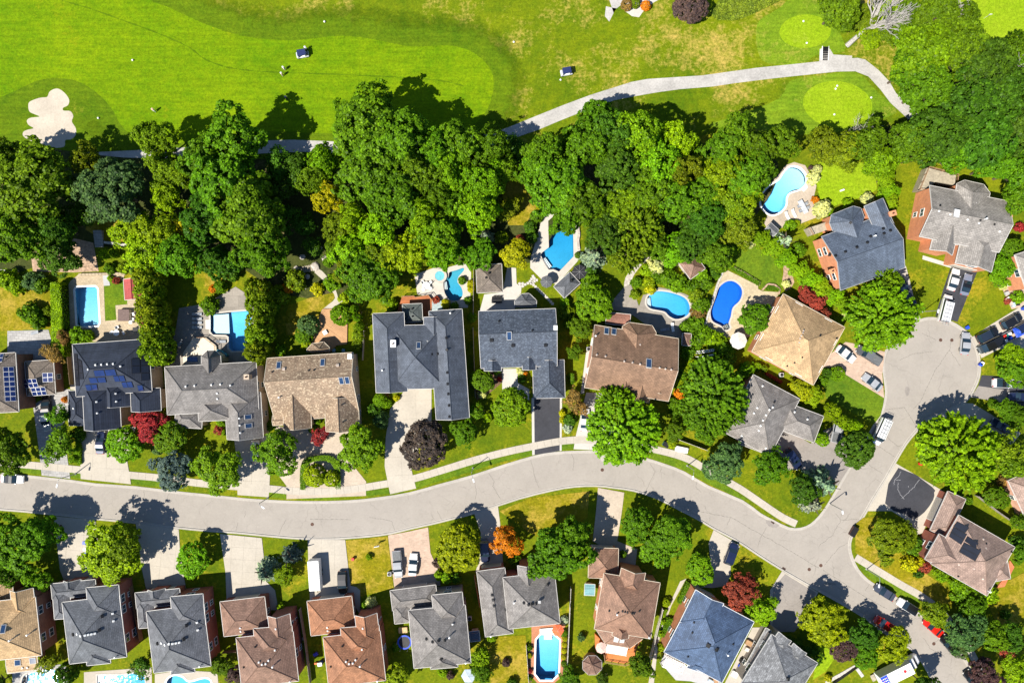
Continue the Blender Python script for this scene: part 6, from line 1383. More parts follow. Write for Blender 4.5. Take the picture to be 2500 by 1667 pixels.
# ------------------------------------------------------------------ shrubs
for q in ((768, 1162, 27, 'yg', 'ball'), (808, 1168, 20, 'yg', 'ball'), (833, 768, 26, 'br', 'ball'), (752, 795, 26, 'bg', 'ball'), (742, 818, 22, 'gr', 'ball'), (748, 840, 14, 'yg', 'shrub'), (875, 820, 16, 'ol', 'shrub'), (872, 842, 14, 'ol', 'shrub'), (876, 800, 13, 'ol', 'shrub'), (683, 855, 14, 'br', 'shrub'), (660, 750, 22, 'gr', 'shrub'), (682, 720, 24, 'ol', 'shrub'), (775, 705, 16, 'ye', 'shrub'), (720, 685, 26, 'ol', 'shrub'), (700, 705, 14, 'or', 'shrub'), (520, 705, 10, 'or', 'shrub'), (538, 700, 16, 'gr', 'shrub'), (512, 745, 22, 'gr', 'shrub'), (840, 730, 16, 'yg', 'shrub'), (852, 716, 12, 'gr', 'shrub'), (810, 690, 20, 'br', 'shrub'), (560, 665, 22, 'dk', 'shrub'),
          (20, 682, 26, 'li', 'shrub'), (42, 700, 20, 'li', 'shrub'), (80, 685, 24, 'bg', 'shrub'), (100, 695, 20, 'gr', 'shrub'), (72, 765, 26, 'gr', 'shrub'), (92, 785, 20, 'gr', 'shrub'), (115, 760, 12, 'ol', 'shrub'), (255, 620, 13, 'li', 'ball'), (277, 618, 13, 'li', 'ball'), (268, 655, 14, 'gr', 'shrub'), (300, 655, 14, 'ol', 'shrub'), (330, 660, 14, 'bg', 'shrub'), (283, 685, 9, 'dr', 'shrub'), (270, 680, 8, 'li', 'shrub'), (190, 820, 22, 'br', 'shrub'), (215, 818, 14, 'br', 'shrub'),
          (384, 1096, 14, 'bg', 'shrub'), (180, 1120, 11, 'br', 'shrub'), (190, 1100, 10, 'br', 'shrub'), (190, 1060, 18, 'dk', 'shrub'), (158, 975, 8, 'or', 'shrub'), (533, 1050, 12, 'dr', 'shrub'), (547, 1055, 8, 'li', 'shrub'), (540, 1030, 12, 'br', 'shrub'), (776, 1028, 8, 'br', 'shrub'), (762, 1048, 10, 'gr', 'shrub'), (928, 978, 18, 'br', 'ball'), (945, 985, 12, 'br', 'shrub'), (915, 1000, 18, 'dk', 'shrub'), (930, 1025, 20, 'bg', 'shrub'), (968, 972, 8, 'ye', 'shrub'), (940, 965, 8, 'bn', 'shrub'), (660, 1040, 12, 'gr', 'shrub'),
          (1177, 962, 11, 'wh', 'shrub'), (1219, 926, 6, 're', 'shrub'), (1212, 905, 10, 'br', 'shrub'), (1283, 912, 6, 'or', 'shrub'), (1270, 905, 10, 'wh', 'shrub'), (1275, 925, 10, 'dk', 'shrub'), (1190, 1020, 12, 'li', 'shrub'), (1373, 1008, 9, 'ye', 'shrub'), (1373, 1025, 8, 'ye', 'shrub'), (1392, 1026, 16, 'dk', 'shrub'), (1385, 1045, 12, 'ws', 'shrub'), (1380, 738, 14, 'br', 'shrub'), (1385, 765, 20, 'ol', 'shrub'), (1395, 790, 18, 'gr', 'shrub'), (1150, 693, 10, 'ye', 'shrub'), (1150, 705, 10, 'ye', 'shrub'), (1143, 735, 10, 'gr', 'shrub'), (1153, 775, 12, 'br', 'ball'), (1128, 685, 10, 'gr', 'shrub'), (1088, 742, 12, 'ye', 'ball'), (1110, 748, 11, 'gr', 'shrub'), (1065, 733, 10, 'dr', 'shrub'), (955, 745, 16, 'li', 'shrub'), (948, 690, 14, 'gr', 'shrub'),
          (1310, 530, 16, 'gr', 'shrub'), (1295, 555, 16, 'dk', 'shrub'), (1300, 580, 14, 'dk', 'shrub'), (1270, 585, 12, 'dr', 'shrub'), (1225, 580, 16, 'ol', 'shrub'), (1411, 623, 8, 'gr', 'ball'), (1315, 512, 8, 'ye', 'shrub'), (1442, 690, 26, 'gr', 'shrub'), (1425, 720, 18, 'gr', 'shrub'), (1440, 665, 20, 'dk', 'shrub'),
          (1585, 690, 16, 'yg', 'shrub'), (1588, 706, 13, 'ye', 'shrub'), (1600, 650, 22, 'wh', 'shrub'), (1580, 660, 16, 'li', 'shrub'), (1632, 678, 24, 'gr', 'shrub'), (1655, 690, 22, 'br', 'shrub'), (1600, 680, 16, 'gr', 'shrub'), (1630, 633, 9, 'pu', 'shrub'), (1710, 670, 22, 'br', 'shrub'), (1722, 692, 20, 'gr', 'shrub'), (1690, 700, 18, 'gr', 'shrub'), (1700, 720, 20, 'ol', 'shrub'), (1712, 745, 22, 'gr', 'shrub'), (1705, 765, 18, 'bn', 'shrub'), (1700, 790, 20, 'gr', 'shrub'), (1680, 800, 18, 'gr', 'shrub'), (1745, 665, 14, 'dk', 'shrub'), (1555, 690, 14, 'gr', 'shrub'), (1550, 720, 12, 'ol', 'shrub'), (1780, 640, 14, 'li', 'shrub'), (1790, 610, 16, 'li', 'shrub'), (1835, 590, 14, 'wh', 'shrub'), (1870, 580, 16, 'li', 'shrub'),
          (1700, 830, 22, 'gr', 'shrub'), (1720, 815, 22, 'br', 'shrub'), (1745, 830, 24, 'li', 'shrub'), (1680, 860, 18, 'gr', 'shrub'), (1690, 890, 14, 'yg', 'shrub'), (1680, 905, 14, 'yg', 'shrub'), (1665, 918, 16, 'gr', 'shrub'), (1655, 935, 14, 'yg', 'ball'), (1670, 930, 10, 'ol', 'shrub'), (1660, 962, 14, 'or', 'shrub'), (1645, 985, 16, 'gr', 'shrub'), (1760, 850, 20, 'gr', 'shrub'), (1785, 853, 12, 'br', 'shrub'), (1825, 900, 20, 'br', 'shrub'), (1850, 895, 12, 'li', 'shrub'), (1780, 875, 18, 'ol', 'shrub'), (1865, 900, 10, 'ol', 'shrub'), (1650, 1010, 14, 'gr', 'shrub'), (1730, 1070, 16, 'gr', 'shrub'), (1640, 1080, 14, 'yg', 'shrub'),
          (1985, 435, 16, 'wh', 'shrub'), (1995, 415, 12, 'wh', 'shrub'), (2008, 510, 22, 'wh', 'shrub'), (1990, 488, 9, 'or', 'shrub'), (2025, 520, 12, 'li', 'shrub'), (2070, 497, 13, 'li', 'shrub'), (2118, 485, 16, 'wh', 'shrub'), (1930, 550, 14, 'br', 'shrub'), (1945, 545, 9, 'yg', 'shrub'), (1980, 410, 6, 'pu', 'shrub'), (1950, 610, 18, 'gr', 'shrub'), (1920, 693, 10, 'wh', 'shrub'), (2065, 765, 9, 'wh', 'shrub'), (2050, 710, 14, 'gr', 'shrub'),
          (2045, 912, 18, 'br', 'ball'), (2020, 910, 12, 'dk', 'shrub'), (2010, 930, 12, 'gr', 'shrub'), (1945, 1000, 16, 'gr', 'shrub'), (2000, 1045, 10, 'li', 'shrub'), (2395, 1185, 12, 'li', 'shrub'), (2380, 1180, 10, 'gr', 'shrub'), (2425, 985, 12, 'gr', 'shrub'), (2340, 1210, 12, 'gr', 'shrub'), (2365, 1222, 10, 'gr', 'shrub'), (2450, 1175, 14, 'bn', 'shrub'), (2465, 690, 10, 'li', 'shrub'), (2485, 725, 16, 'br', 'shrub'), (2450, 700, 8, 'wh', 'shrub'), (2460, 735, 8, 'dr', 'shrub'), (2490, 555, 12, 're', 'shrub'),
          (1530, 12, 14, 'bn', 'ball'), (1551, 8, 12, 'ol', 'ball'), (1577, 14, 12, 'or', 'ball'),
          (2222, 1376, 20, 'ye', 'shrub'), (2246, 1370, 12, 'ye', 'shrub'), (2235, 1340, 18, 'gr', 'shrub'), (2240, 1325, 14, 'dk', 'shrub'), (2258, 1385, 16, 'dr', 'shrub'), (2288, 1395, 12, 'li', 'shrub'), (2300, 1405, 14, 'br', 'shrub'), (2340, 1425, 20, 'br', 'shrub'), (2360, 1445, 24, 'br', 'shrub'), (2390, 1460, 26, 'br', 'shrub'), (2415, 1450, 22, 'li', 'shrub'), (2340, 1455, 18, 'gr', 'shrub'), (2243, 1400, 12, 'dk', 'shrub'), (2455, 1500, 12, 'dk', 'shrub'), (2490, 1330, 22, 'dk', 'shrub'),
          (1072, 1405, 12, 'li', 'shrub'), (1090, 1408, 16, 'br', 'shrub'), (1115, 1412, 12, 'dk', 'shrub'), (1068, 1375, 12, 'pu', 'shrub'), (1255, 1365, 14, 'gr', 'shrub'), (1248, 1360, 8, 'dk', 'shrub'), (1395, 1270, 10, 'br', 'shrub'), (1235, 1617, 10, 'pu', 'shrub'), (1200, 1555, 12, 'li', 'shrub'), (1378, 1513, 10, 'ws', 'ball'), (1378, 1545, 9, 'gr', 'shrub'), (1379, 1558, 7, 'ye', 'ball'), (1378, 1573, 7, 'ye', 'ball'), (1377, 1588, 7, 'ye', 'ball'), (1376, 1603, 7, 'ye', 'ball'), (1378, 1620, 8, 'gr', 'ball'), (1293, 1580, 7, 'gr', 'shrub'), (1294, 1600, 6, 'ye', 'shrub'), (1294, 1637, 6, 're', 'shrub'), (1294, 1655, 6, 'gr', 'shrub'), (1420, 1555, 10, 'bg', 'shrub'),
          (892, 1478, 12, 'br', 'shrub'), (905, 1470, 14, 'wh', 'shrub'), (685, 1480, 9, 'li', 'shrub'), (965, 1580, 10, 'gr', 'shrub'), (468, 1408, 8, 'br', 'shrub'), (1080, 1640, 12, 'li', 'shrub'), (1100, 1648, 10, 'pu', 'shrub'), (1250, 1230 + 440, 14, 'dk', 'shrub'), (901, 1359, 8, 'li', 'shrub'), (1603, 1367, 14, 'yg', 'shrub'), (1627, 1470, 11, 'yg', 'ball'), (1617, 1515, 9, 'li', 'shrub'), (1612, 1545, 9, 'li', 'shrub'), (1615, 1580, 10, 'yg', 'shrub'), (1990, 1580, 8, 'gr', 'shrub'), (2022, 1655, 9, 'ye', 'shrub'), (1522, 1352, 9, 'gr', 'shrub'), (800, 640, 12, 'gr', 'shrub')):
    bush(q[0], q[1], q[2], q[3], q[4])
# hedges
hedge('hedge', P(1, 0, 460, 1085, 545, 1090, 580, 1750, 480, 1740), 3.0, 'li', 'long clipped lime hedge left of the turquoise pool', 12000, 0.2)
hedge('hedge', P(2, 0, 690, 1050, 730, 1050, 735, 1235, 715, 1240), 0.7, 'br', 'narrow clipped hedge along concrete drive of the scattered solar panel house', 2500, 0.14)
hedge('hedge', P(3, 3, 660, 640, 700, 690, 610, 850, 580, 825), 0.9, 'gr', 'short dark hedge strip beside orange brick of blue slate house, upper one', 2500, 0.15)
hedge('hedge', P(3, 3, 480, 975, 535, 985, 465, 1150, 430, 1130), 0.9, 'gr', 'short dark hedge strip beside orange brick of blue slate house, lower one', 2500, 0.15)
hedge('hedge', P(3, 3, 450, 900, 485, 905, 415, 1060, 400, 1040), 0.6, 'li', 'low lime planting strip beside white fence and concrete walk', 1800, 0.14)
hedge('hedge', P(1, 3, 1020, 930, 1070, 925, 1330, 1075, 1320, 1110), 0.5, 'gr', 'low clipped hedge between royal blue pool terrace and green lawn', 3500, 0.14)
hedge('hedge', P(1, 3, 1400, 1110, 1500, 1130, 1510, 1155, 1385, 1150), 0.5, 'gr', 'short curved low hedge beside steps of the tan cobble terrace', 1500, 0.13)
hedge('hedge', P(1, 3, 940, 930, 1000, 890, 960, 1030, 915, 1060), 1.0, 'gr', 'dark green hedge along left of tan cobble terrace', 2200, 0.16)
hedge('hedge', P(2, 3, 1380, 420, 1400, 415, 1530, 490, 1510, 505), 0.8, 'dr', 'narrow dark red hedge between golden roof and pale grey roof', 1800, 0.14)
hedge('hedge', P(2, 2, 1455, 420, 1490, 420, 1500, 500, 1470, 510), 1.2, 'gr', 'small upright hedge piece left of brown gabled house', 1500, 0.15)
for k, (cx, cy, r, a0, a1) in enumerate(((0, 0, 0, 0, 0),)):
    pts = P(2, 1, 905, 1450, 905, 1300, 940, 1210, 1060, 1180, 1160, 1195, 1215, 1280, 1225, 1440)
    rs = np.random.RandomState(3); wp = wpts(smooth(pts, 8, False)); cen = Vector((*U(785, 1150), 0))
    A = np.array(wp); i = rs.randint(0, len(A) - 1, 7000); u = rs.uniform(0, 1, 7000)[:, None]
    B = A[i] * (1 - u) + A[i + 1] * u + rs.uniform(-0.55, 0.55, (7000, 2)) - np.array([cen.x, cen.y])
    C = np.concatenate([B, (rs.uniform(0.3, 1, (7000, 1)) ** 0.4) * 1.1], 1)
    o = put(bpy.data.objects.new('hedge', quads('hedge', C, rs.normal(0, .5, (7000, 3)) + np.array([0, 0, 1.0]), 0.15, 8))); o.location = cen; o.color = (0.13, 0.25, 0.012, 1)
    tag(o, 'horseshoe-shaped clipped hedge round two yellow-green globe shrubs', 'hedge', 'clipped hedges')
# meadow plants by the gravel track
rs = np.random.RandomState(21); n = 9000
poly = wpts(P(0, 3, 920, 180, 860, 120, 950, 20, 1400, -60, 1560, -20, 1300, 110, 1100, 190))
C = []
while len(C) < n:
    x = rs.uniform(min(p[0] for p in poly), max(p[0] for p in poly)); y = rs.uniform(min(p[1] for p in poly), max(p[1] for p in poly))
    ins = False; j = len(poly) - 1
    for i in range(len(poly)):
        a, b2 = poly[i], poly[j]
        if (a[1] > y) != (b2[1] > y) and x < (b2[0] - a[0]) * (y - a[1]) / (b2[1] - a[1]) + a[0]: ins = not ins
        j = i
    if ins: C.append((x, y, 0.1 + 0.9 * rs.uniform() * (0.5 + 0.5 * math.sin(x * 1.3) * math.cos(y * 1.7))))
o = put(bpy.data.objects.new('meadow_plants', quads('meadow_plants', np.array(C), rs.normal(0, .6, (n, 3)) + np.array([0, 0, 1.0]), 0.35, 5))); o.color = (0.17, 0.24, 0.03, 1)
tag(o, 'tall green meadow plants below the purple tree at top edge', 'plants', kind='stuff')
# ------------------------------------------------------------------ dead tree with bare grey limbs
def limbs(mb, p, d, L, r, depth, rnd):
    q = p + d * L
    mid = p + d * L * 0.5 + Vector((rnd.uniform(-1, 1), rnd.uniform(-1, 1), rnd.uniform(-0.3, 0.5))) * L * 0.09
    mb.tube([p, mid, q], [r, r * 0.85, r * 0.68], 5)
    if depth == 0: return
    for k in range(3 if depth > 1 else 4):
        nd = (d + Vector((rnd.uniform(-1, 1), rnd.uniform(-1, 1), rnd.uniform(-0.35, 0.7))) * 0.75).normalized()
        limbs(mb, q if k else mid, nd, L * rnd.uniform(0.58, 0.82), r * 0.6, depth - 1, rnd)
def deadtree(px, py, lean, h, label, seed, depth=4, r=0.38):
    x, y = U(px, py); e = empty('dead_tree', (x, y, 0), 0, label, 'tree')
    mb = MB(); mb.tube([(0, 0, -0.1), Vector(lean) * 0.5 * h * 0.4, Vector(lean) * h * 0.4], [r * 1.3, r, r * 0.85], 8)
    mb.obj('trunk', PALEBARK, e)
    m2 = MB(); rnd = random.Random(seed); top = Vector(lean) * h * 0.4
    for k in range(7):
        d = (Vector(lean) + Vector((rnd.uniform(-1, 1), rnd.uniform(-1, 1), rnd.uniform(-0.1, 0.5))) * 0.9).normalized()
        limbs(m2, top * rnd.uniform(0.7, 1), d, h * 0.24, r * 0.6, depth - 1, rnd)
    m2.obj('branches', PALEBARK, e)
deadtree(2068, 112, (0.55, 0.5, 0.7), 15, 'big leaning dead tree with bare pale limbs above cart path bend', 4, 5, 0.42)
deadtree(2268, 100, (0.1, 0.5, 1.0), 12, 'bare pale snag poking through green woodland left of corner putting green', 9, 3, 0.25)
deadtree(2390, 222, (0.4, 0.3, 1.0), 17, 'small bare snag inside the dense upper right woodland', 12, 3, 0.2)
deadtree(865, 562, (-0.3, -0.2, 0.7), 6, 'fallen bare branches between yellow trees and stone steps', 31, 3, 0.16)
deadtree(2476, 1128, (-0.35, 0.2, 1.0), 10, 'pale birch limbs leaning over mauve roof at right edge', 41, 3, 0.16)
deadtree(2065, 345, (0.1, 0.1, 1.0), 10, 'grey twiggy dead crown right of olive trees below lower green', 51, 3, 0.12)
# ------------------------------------------------------------------ unique vegetation labels
ORD = ['first', 'second', 'third', 'fourth', 'fifth', 'sixth', 'seventh', 'eighth', 'ninth', 'tenth', 'eleventh', 'twelfth', 'thirteenth', 'fourteenth', 'fifteenth']
from collections import defaultdict
gr_ = defaultdict(list)
for e, look, px, py in VEG: gr_[look + ' ' + where(px, py)].append((px, py, e))
for lab, l in gr_.items():
    l.sort(key=lambda q: (q[0], q[1]))
    if len(l) == 1: l[0][2]['label'] = lab
    else:
        for i, q in enumerate(l): q[2]['label'] = (f'{ORD[i]} from the left {lab}' if i < len(l) - 1 or len(l) > 2 else f'rightmost {lab}')
        if len(l) == 2: l[0][2]['label'] = 'leftmost ' + lab
# ------------------------------------------------------------------ vehicles
def hull(secs, m, name='body'):
    mb = MB(); n = 8
    for k, (x, hw, zb, zt) in enumerate(secs):
        mb.v += [(x, y, z2) for y, z2 in ((-hw * .88, zb), (-hw, zb + .22), (-hw, zt - .16), (-hw * .84, zt), (hw * .84, zt), (hw, zt - .16), (hw, zb + .22), (hw * .88, zb))]
    fs = []
    for k in range(len(secs) - 1):
        for i in range(n): j = (i + 1) % n; fs.append((k * n + i, k * n + j, (k + 1) * n + j, (k + 1) * n + i))
    fs.append(tuple(range(n - 1, -1, -1))); e = (len(secs) - 1) * n; fs.append(tuple(e + i for i in range(n)))
    mb.f = fs; mb.mi = [0] * len(fs)
    return mb.mesh(name, m)
def quadmesh(name, q, m, th=0.012):
    p = [Vector(a) for a in q]; n = (p[1] - p[0]).cross(p[2] - p[0]).normalized() * th
    return MB().add([a + n for a in p] + [a - n for a in p], [(0, 1, 2, 3), (7, 6, 5, 4), (0, 4, 5, 1), (1, 5, 6, 2), (2, 6, 7, 3), (3, 7, 4, 0)]).mesh(name, m)
WHEEL = MB().lathe([(0.24, -0.1), (0.33, -0.09), (0.335, 0.0), (0.33, 0.09), (0.24, 0.1)], 16).mesh('wheel', RUBBER)
RIM = MB().lathe([(0.05, -0.105), (0.225, -0.104), (0.235, 0.0), (0.225, 0.104), (0.05, 0.105)], 12).mesh('rim', CHROME)
CARS = {}
def cartype(kind, L, Wd, secs, belt, roof, ws, rw, axles, bed=None, rw_hw=0.80, roof_hw=0.70):
    """prototype part list: (part name, mesh, location, rotation, children, painted)"""
    hb, hr = Wd / 2 * 0.88, Wd / 2 * roof_hw / 0.8
    (wx0, wx1), (rx0, rx1) = ws, rw             # windscreen base/top x, rear base/top x
    parts = [('body', hull(secs, PAINT), (0, 0, 0), 1)]
    parts.append(('roof', MB().add([(wx1, -hr, roof), (wx1, hr, roof), (rx1, hr, roof), (rx1, -hr, roof), ((wx1 + rx1) / 2, -hr * .9, roof + .05), ((wx1 + rx1) / 2, hr * .9, roof + .05), (wx1, -hr, roof - .06), (wx1, hr, roof - .06), (rx1, hr, roof - .06), (rx1, -hr, roof - .06)],
                  [(0, 1, 5, 4), (4, 5, 2, 3), (0, 4, 3), (1, 2, 5), (6, 7, 1, 0), (8, 9, 3, 2), (9, 6, 0, 3), (7, 8, 2, 1)]).mesh('roof', PAINT), (0, 0, 0), 2))
    parts.append(('windscreen', quadmesh('windscreen', [(wx0, -hb, belt), (wx0, hb, belt), (wx1, hr, roof - .02), (wx1, -hr, roof - .02)], CARGLASS), (0, 0, 0), 0))
    parts.append(('rear_window', quadmesh('rear_window', [(rx0, hb, belt), (rx0, -hb, belt), (rx1, -hr, roof - .02), (rx1, hr, roof - .02)], CARGLASS), (0, 0, 0), 0))
    for s in (-1, 1):
        parts.append(('side_window', quadmesh('side_window', [(wx0, s * hb, belt), (rx0, s * hb, belt), (rx1, s * hr, roof - .03), (wx1, s * hr, roof - .03)], CARGLASS), (0, 0, 0), 0))
        parts.append(('mirror', MB().rbox(wx0 - .28, wx0 - .1, s * (hb + .14) - .09, s * (hb + .14) + .09, belt - .02, belt + .14, .03).mesh('mirror', PAINT), (0, 0, 0), 1))
        parts.append(('headlight', MB().rbox(L / 2 - .35, L / 2 + .01, s * Wd * .33 - .17, s * Wd * .33 + .17, secs[-2][3] - .30, secs[-2][3] - .08, .05).mesh('headlight', LAMPGLASS), (0, 0, 0), 0))
        parts.append(('tail_light', MB().rbox(-L / 2 - .01, -L / 2 + .28, s * Wd * .36 - .12, s * Wd * .36 + .12, secs[1][3] - .34, secs[1][3] - .06, .04).mesh('tail_light', REDLAMP), (0, 0, 0), 0))
        for ax in axles: parts.append(('wheel', WHEEL, (ax, s * (Wd / 2 - .1), .335), 3))
    if bed:
        x0, x1, z2 = bed
        parts.append(('bed_cover', MB().rbox(x0, x1, -Wd * .41, Wd * .41, z2 - .04, z2 + .05, .04).mesh('bed_cover', mat('bed_cover', (0.12, 0.125, 0.13), .6)), (0, 0, 0), 2))
    CARS[kind] = parts
cartype('sedan', 4.7, 1.84, [(-2.35, .74, .32, .78), (-2.2, .86, .25, .98), (-1.5, .91, .22, 1.0), (0, .92, .2, .97), (1.0, .91, .22, .95), (1.9, .86, .24, .84), (2.25, .76, .27, .74), (2.36, .6, .34, .62)], .96, 1.42, (1.05, .25), (-1.75, -1.0), (1.4, -1.35))
cartype('coupe', 4.6, 1.86, [(-2.3, .74, .32, .74), (-2.15, .88, .25, .92), (-1.5, .93, .22, .95), (0, .92, .2, .92), (.9, .91, .22, .90), (1.9, .86, .24, .78), (2.22, .74, .27, .68), (2.3, .58, .34, .58)], .91, 1.28, (.8, .05), (-1.7, -.7), (1.4, -1.35))
cartype('suv', 4.7, 1.92, [(-2.36, .8, .36, 1.0), (-2.28, .92, .28, 1.08), (-1.5, .96, .25, 1.12), (0, .96, .24, 1.1), (1.05, .95, .25, 1.08), (1.95, .9, .27, 1.0), (2.27, .8, .3, .88), (2.36, .66, .38, .74)], 1.09, 1.68, (1.15, .45), (-2.25, -1.85), (1.42, -1.38), roof_hw=.72)
cartype('pickup', 5.7, 1.98, [(-2.85, .9, .45, 1.06), (-2.8, .97, .38, 1.1), (-1.5, .98, .34, 1.12), (0, .98, .34, 1.12), (1.2, .97, .34, 1.12), (2.3, .94, .36, 1.06), (2.7, .86, .4, .96), (2.85, .74, .46, .8)], 1.12, 1.76, (1.5, .85), (-.75, -.6), (1.8, -1.75), bed=(-2.72, -.85, 1.12))
cartype('van', 5.8, 2.0, [(-2.9, .9, .4, 1.3), (-2.84, .98, .34, 1.4), (-1.5, 1.0, .32, 1.4), (0, 1.0, .32, 1.4), (1.8, .99, .33, 1.35), (2.5, .92, .36, 1.1), (2.82, .8, .4, .95), (2.9, .68, .48, .8)], 1.32, 2.2, (2.05, 1.35), (-2.86, -2.8), (1.9, -1.85), roof_hw=.76)
def car(kind, px, py, ang, col, label, roofcol=None, scale=1.0):
    x, y = U(px, py, 0.9); e = empty('parked_car' if kind not in ('pickup', 'van') else ('pickup_truck' if kind == 'pickup' else 'work_van'), (x, y, -0.125 if False else 0.06), math.radians(ang), label, {'pickup': 'pickup', 'van': 'van'}.get(kind, 'car'), 'parked vehicles')
    e.scale = (scale, scale, scale)
    for nm, me, loc, flag in CARS[kind]:
        o = bpy.data.objects.new(nm, me); put(o, e); o.location = loc
        o.color = (*((roofcol if (flag == 2 and roofcol) else col)), 1)
        if flag == 3:
            o.rotation_euler = (math.pi / 2, 0, 0)
            r = bpy.data.objects.new('rim', RIM); put(r, o)
    return e
CK, CN, CG, CS, CW, CR, CB = (.012, .012, .014), (.012, .02, .06), (.10, .105, .115), (.42, .43, .45), (.78, .78, .78), (.55, .015, .015), (.06, .10, .22)
T = t
def cart_(kind, r, c, x, y, *a, **k): return car(kind, *t(r, c, x, y), *a, **k)
cart_('sedan', 2, 0, 415, 840, -82, CS, 'silver sedan in tree shade on grey paved driveway')
cart_('sedan', 2, 0, 418, 722, 95, CK, 'black car nose to wall behind silver sedan on paved driveway')
cart_('sedan', 2, 0, 915, 1048, 88, CN, 'dark blue sedan alone on concrete driveway of the scattered solar panel house')
cart_('sedan', 2, 0, 110, 1378, -4, CW, 'white car parked in street at left edge', CK)
cart_('suv', 2, 1, 462, 1132, 92, CS, 'silver SUV half hidden by tree before mid grey house')
cart_('sedan', 2, 2, 1600, 840, 86, CW, 'white sedan on white driveway under bronze tree')
cart_('suv', 2, 3, 1632, 1195, -55, CN, 'dark blue SUV on grey driveway before pale grey house')
cart_('sedan', 2, 4, 245, 240, -38, CW, 'white sedan on pink driveway close to golden roofed house')
cart_('pickup', 2, 4, 455, 252, 148, CG, 'dark grey pickup with covered bed beside white sedan', (.16, .17, .18))
cart_('sedan', 2, 4, 485, 498, 141, CS, 'silver sedan at the end of pink driveway by lawn')
cart_('sedan', 2, 4, 1335, 145, 84, CS, 'silver sedan parked along upper kerb of the cul-de-sac')
cart_('suv', 2, 4, 1535, 62, 27, CK, 'black SUV nearest the kerb in right edge driveway', (.02, .03, .05))
cart_('van', 2, 4, 1555, 158, 207, (.02, .03, .035), 'black minivan with roof bars in right edge driveway', CK, scale=0.92)
cart_('suv', 1, 4, 1755, 1432, 29, CK, 'black SUV farther up right edge driveway with red tail lights')
cart_('suv', 1, 4, 1880, 1475, 29, CN, 'dark car cut by right edge beside blue tarp trailer')
cart_('coupe', 2, 4, 1692, 505, -2, CW, 'white convertible with black soft top on blacktop drive', CK, scale=1.08)
cart_('pickup', 2, 4, 1672, 905, 150, CN, 'dark blue pickup deep in shade of lime tree', CN, scale=0.9)
cart_('sedan', 2, 4, 1835, 628, 178, CN, 'dark blue car in shade at end of blacktop drive')
cart_('sedan', 1, 4, 1230, 1055, 74, CW, 'white sedan left of the grey coupe on upper right blacktop drive')
cart_('coupe', 1, 4, 1347, 1100, 76, (.22, .25, .33), 'grey coupe with black roof on upper right blacktop drive', CK)
vn = cart_('van', 1, 4, 1150, 1318, 76, CW, 'white work van carrying ladders at foot of upper right drive')
cart_('sedan', 1, 4, 745, 1082, 118, CK, 'black sedan beside wall of steel-blue roofed house')
cart_('sedan', 1, 4, 838, 1268, 112, CN, 'dark sedan beside lawn under tree by the cul-de-sac')
vt = cart_('van', 2, 4, 560, 945, 246, CW, 'white rack van parked on street below the cul-de-sac')
cart_('pickup', 2, 4, 168, 925, 78, CS, 'silver pickup behind round dark tree on grey driveway')
cart_('pickup', 3, 1, 1757, 485, 275, CS, 'silver pickup with grey bed cover on pink driveway', (.30, .31, .33))
cart_('sedan', 3, 2, 32, 490, 86, CW, 'white sedan beside silver pickup on pink driveway')
cart_('suv', 3, 1, 1255, 650, 272, CK, 'black SUV to the right of the white box trailer')
cart_('suv', 3, 2, 685, 365, 274, CN, 'dark blue SUV between round tree and orange tree')
cart_('suv', 3, 3, 1065, 390, 70, CN, 'navy SUV at kerb end of driveway left of red maple')
cart_('sedan', 3, 4, 600, 742, 148, (.06, .07, .10), 'dark grey sedan with sunroof parked along lower right kerb')
cart_('suv', 3, 4, 808, 872, 148, CW, 'white SUV with black roof parked behind grey sedan', CK)
cart_('suv', 3, 4, 598, 1032, 148, CR, 'red SUV shaded by tree on lower side of street', (.45, .01, .012))
cart_('sedan', 3, 4, 1040, 1062, 138, (.7, .02, .01), 'bright red car mostly hidden under kerbside olive tree')
cart_('sedan', 3, 4, 1190, 1222, 130, CK, 'black car with its tail under dark shrub tree on right kerb')
cart_('sedan', 3, 4, 1400, 1545, 125, CK, 'black car under purple tree at bottom right edge')
def rack(e, x0, x1, z2, label=None):
    for y in (-.55, .05, .62): MB().tube([(x0, y, z2), (x1, y, z2)], .03, 5).obj('roof_rail', CHROME, e)
    for i in range(int((x1 - x0) / .8)): MB().box(x0 + .8 * i, x0 + .8 * i + .06, -.6, .65, z2 - .02, z2 + .03).obj('ladder_rung', GREYTRIM, e)
rack(vn, -3.6, 1.4, 2.42); rack(vt, -3.0, 1.6, 2.42)
# box trailer
x, y = U(*t(3, 1, 1008, 575), 1.5); e = empty('box_trailer', (x, y, 0.06), math.radians(-86), 'long white box trailer parked on driveway before terracotta roof', 'trailer')
mb = MB(); mb.rbox(-3.1, 3.1, -1.15, 1.15, .55, 2.7, .08); mb.obj('cargo_box', WHITE, e)
for i in range(14): MB().box(-3.0 + i * .44, -2.97 + i * .44, -1.1, 1.1, 2.7, 2.725).obj('roof_rib', GREYTRIM, e)
MB().tube([(3.1, 0, .5), (4.2, 0, .5)], .07).obj('drawbar', BLACK, e)
for ax in (-.5, .4):
    for s in (-1, 1): o = bpy.data.objects.new('wheel', WHEEL); put(o, e); o.location = (ax, s * 1.08, .335); o.rotation_euler = (math.pi / 2, 0, 0)
MB().rbox(-.9, .9, -1.22, -1.16, .6, .72, .01).obj('mudguard', BLACK, e)
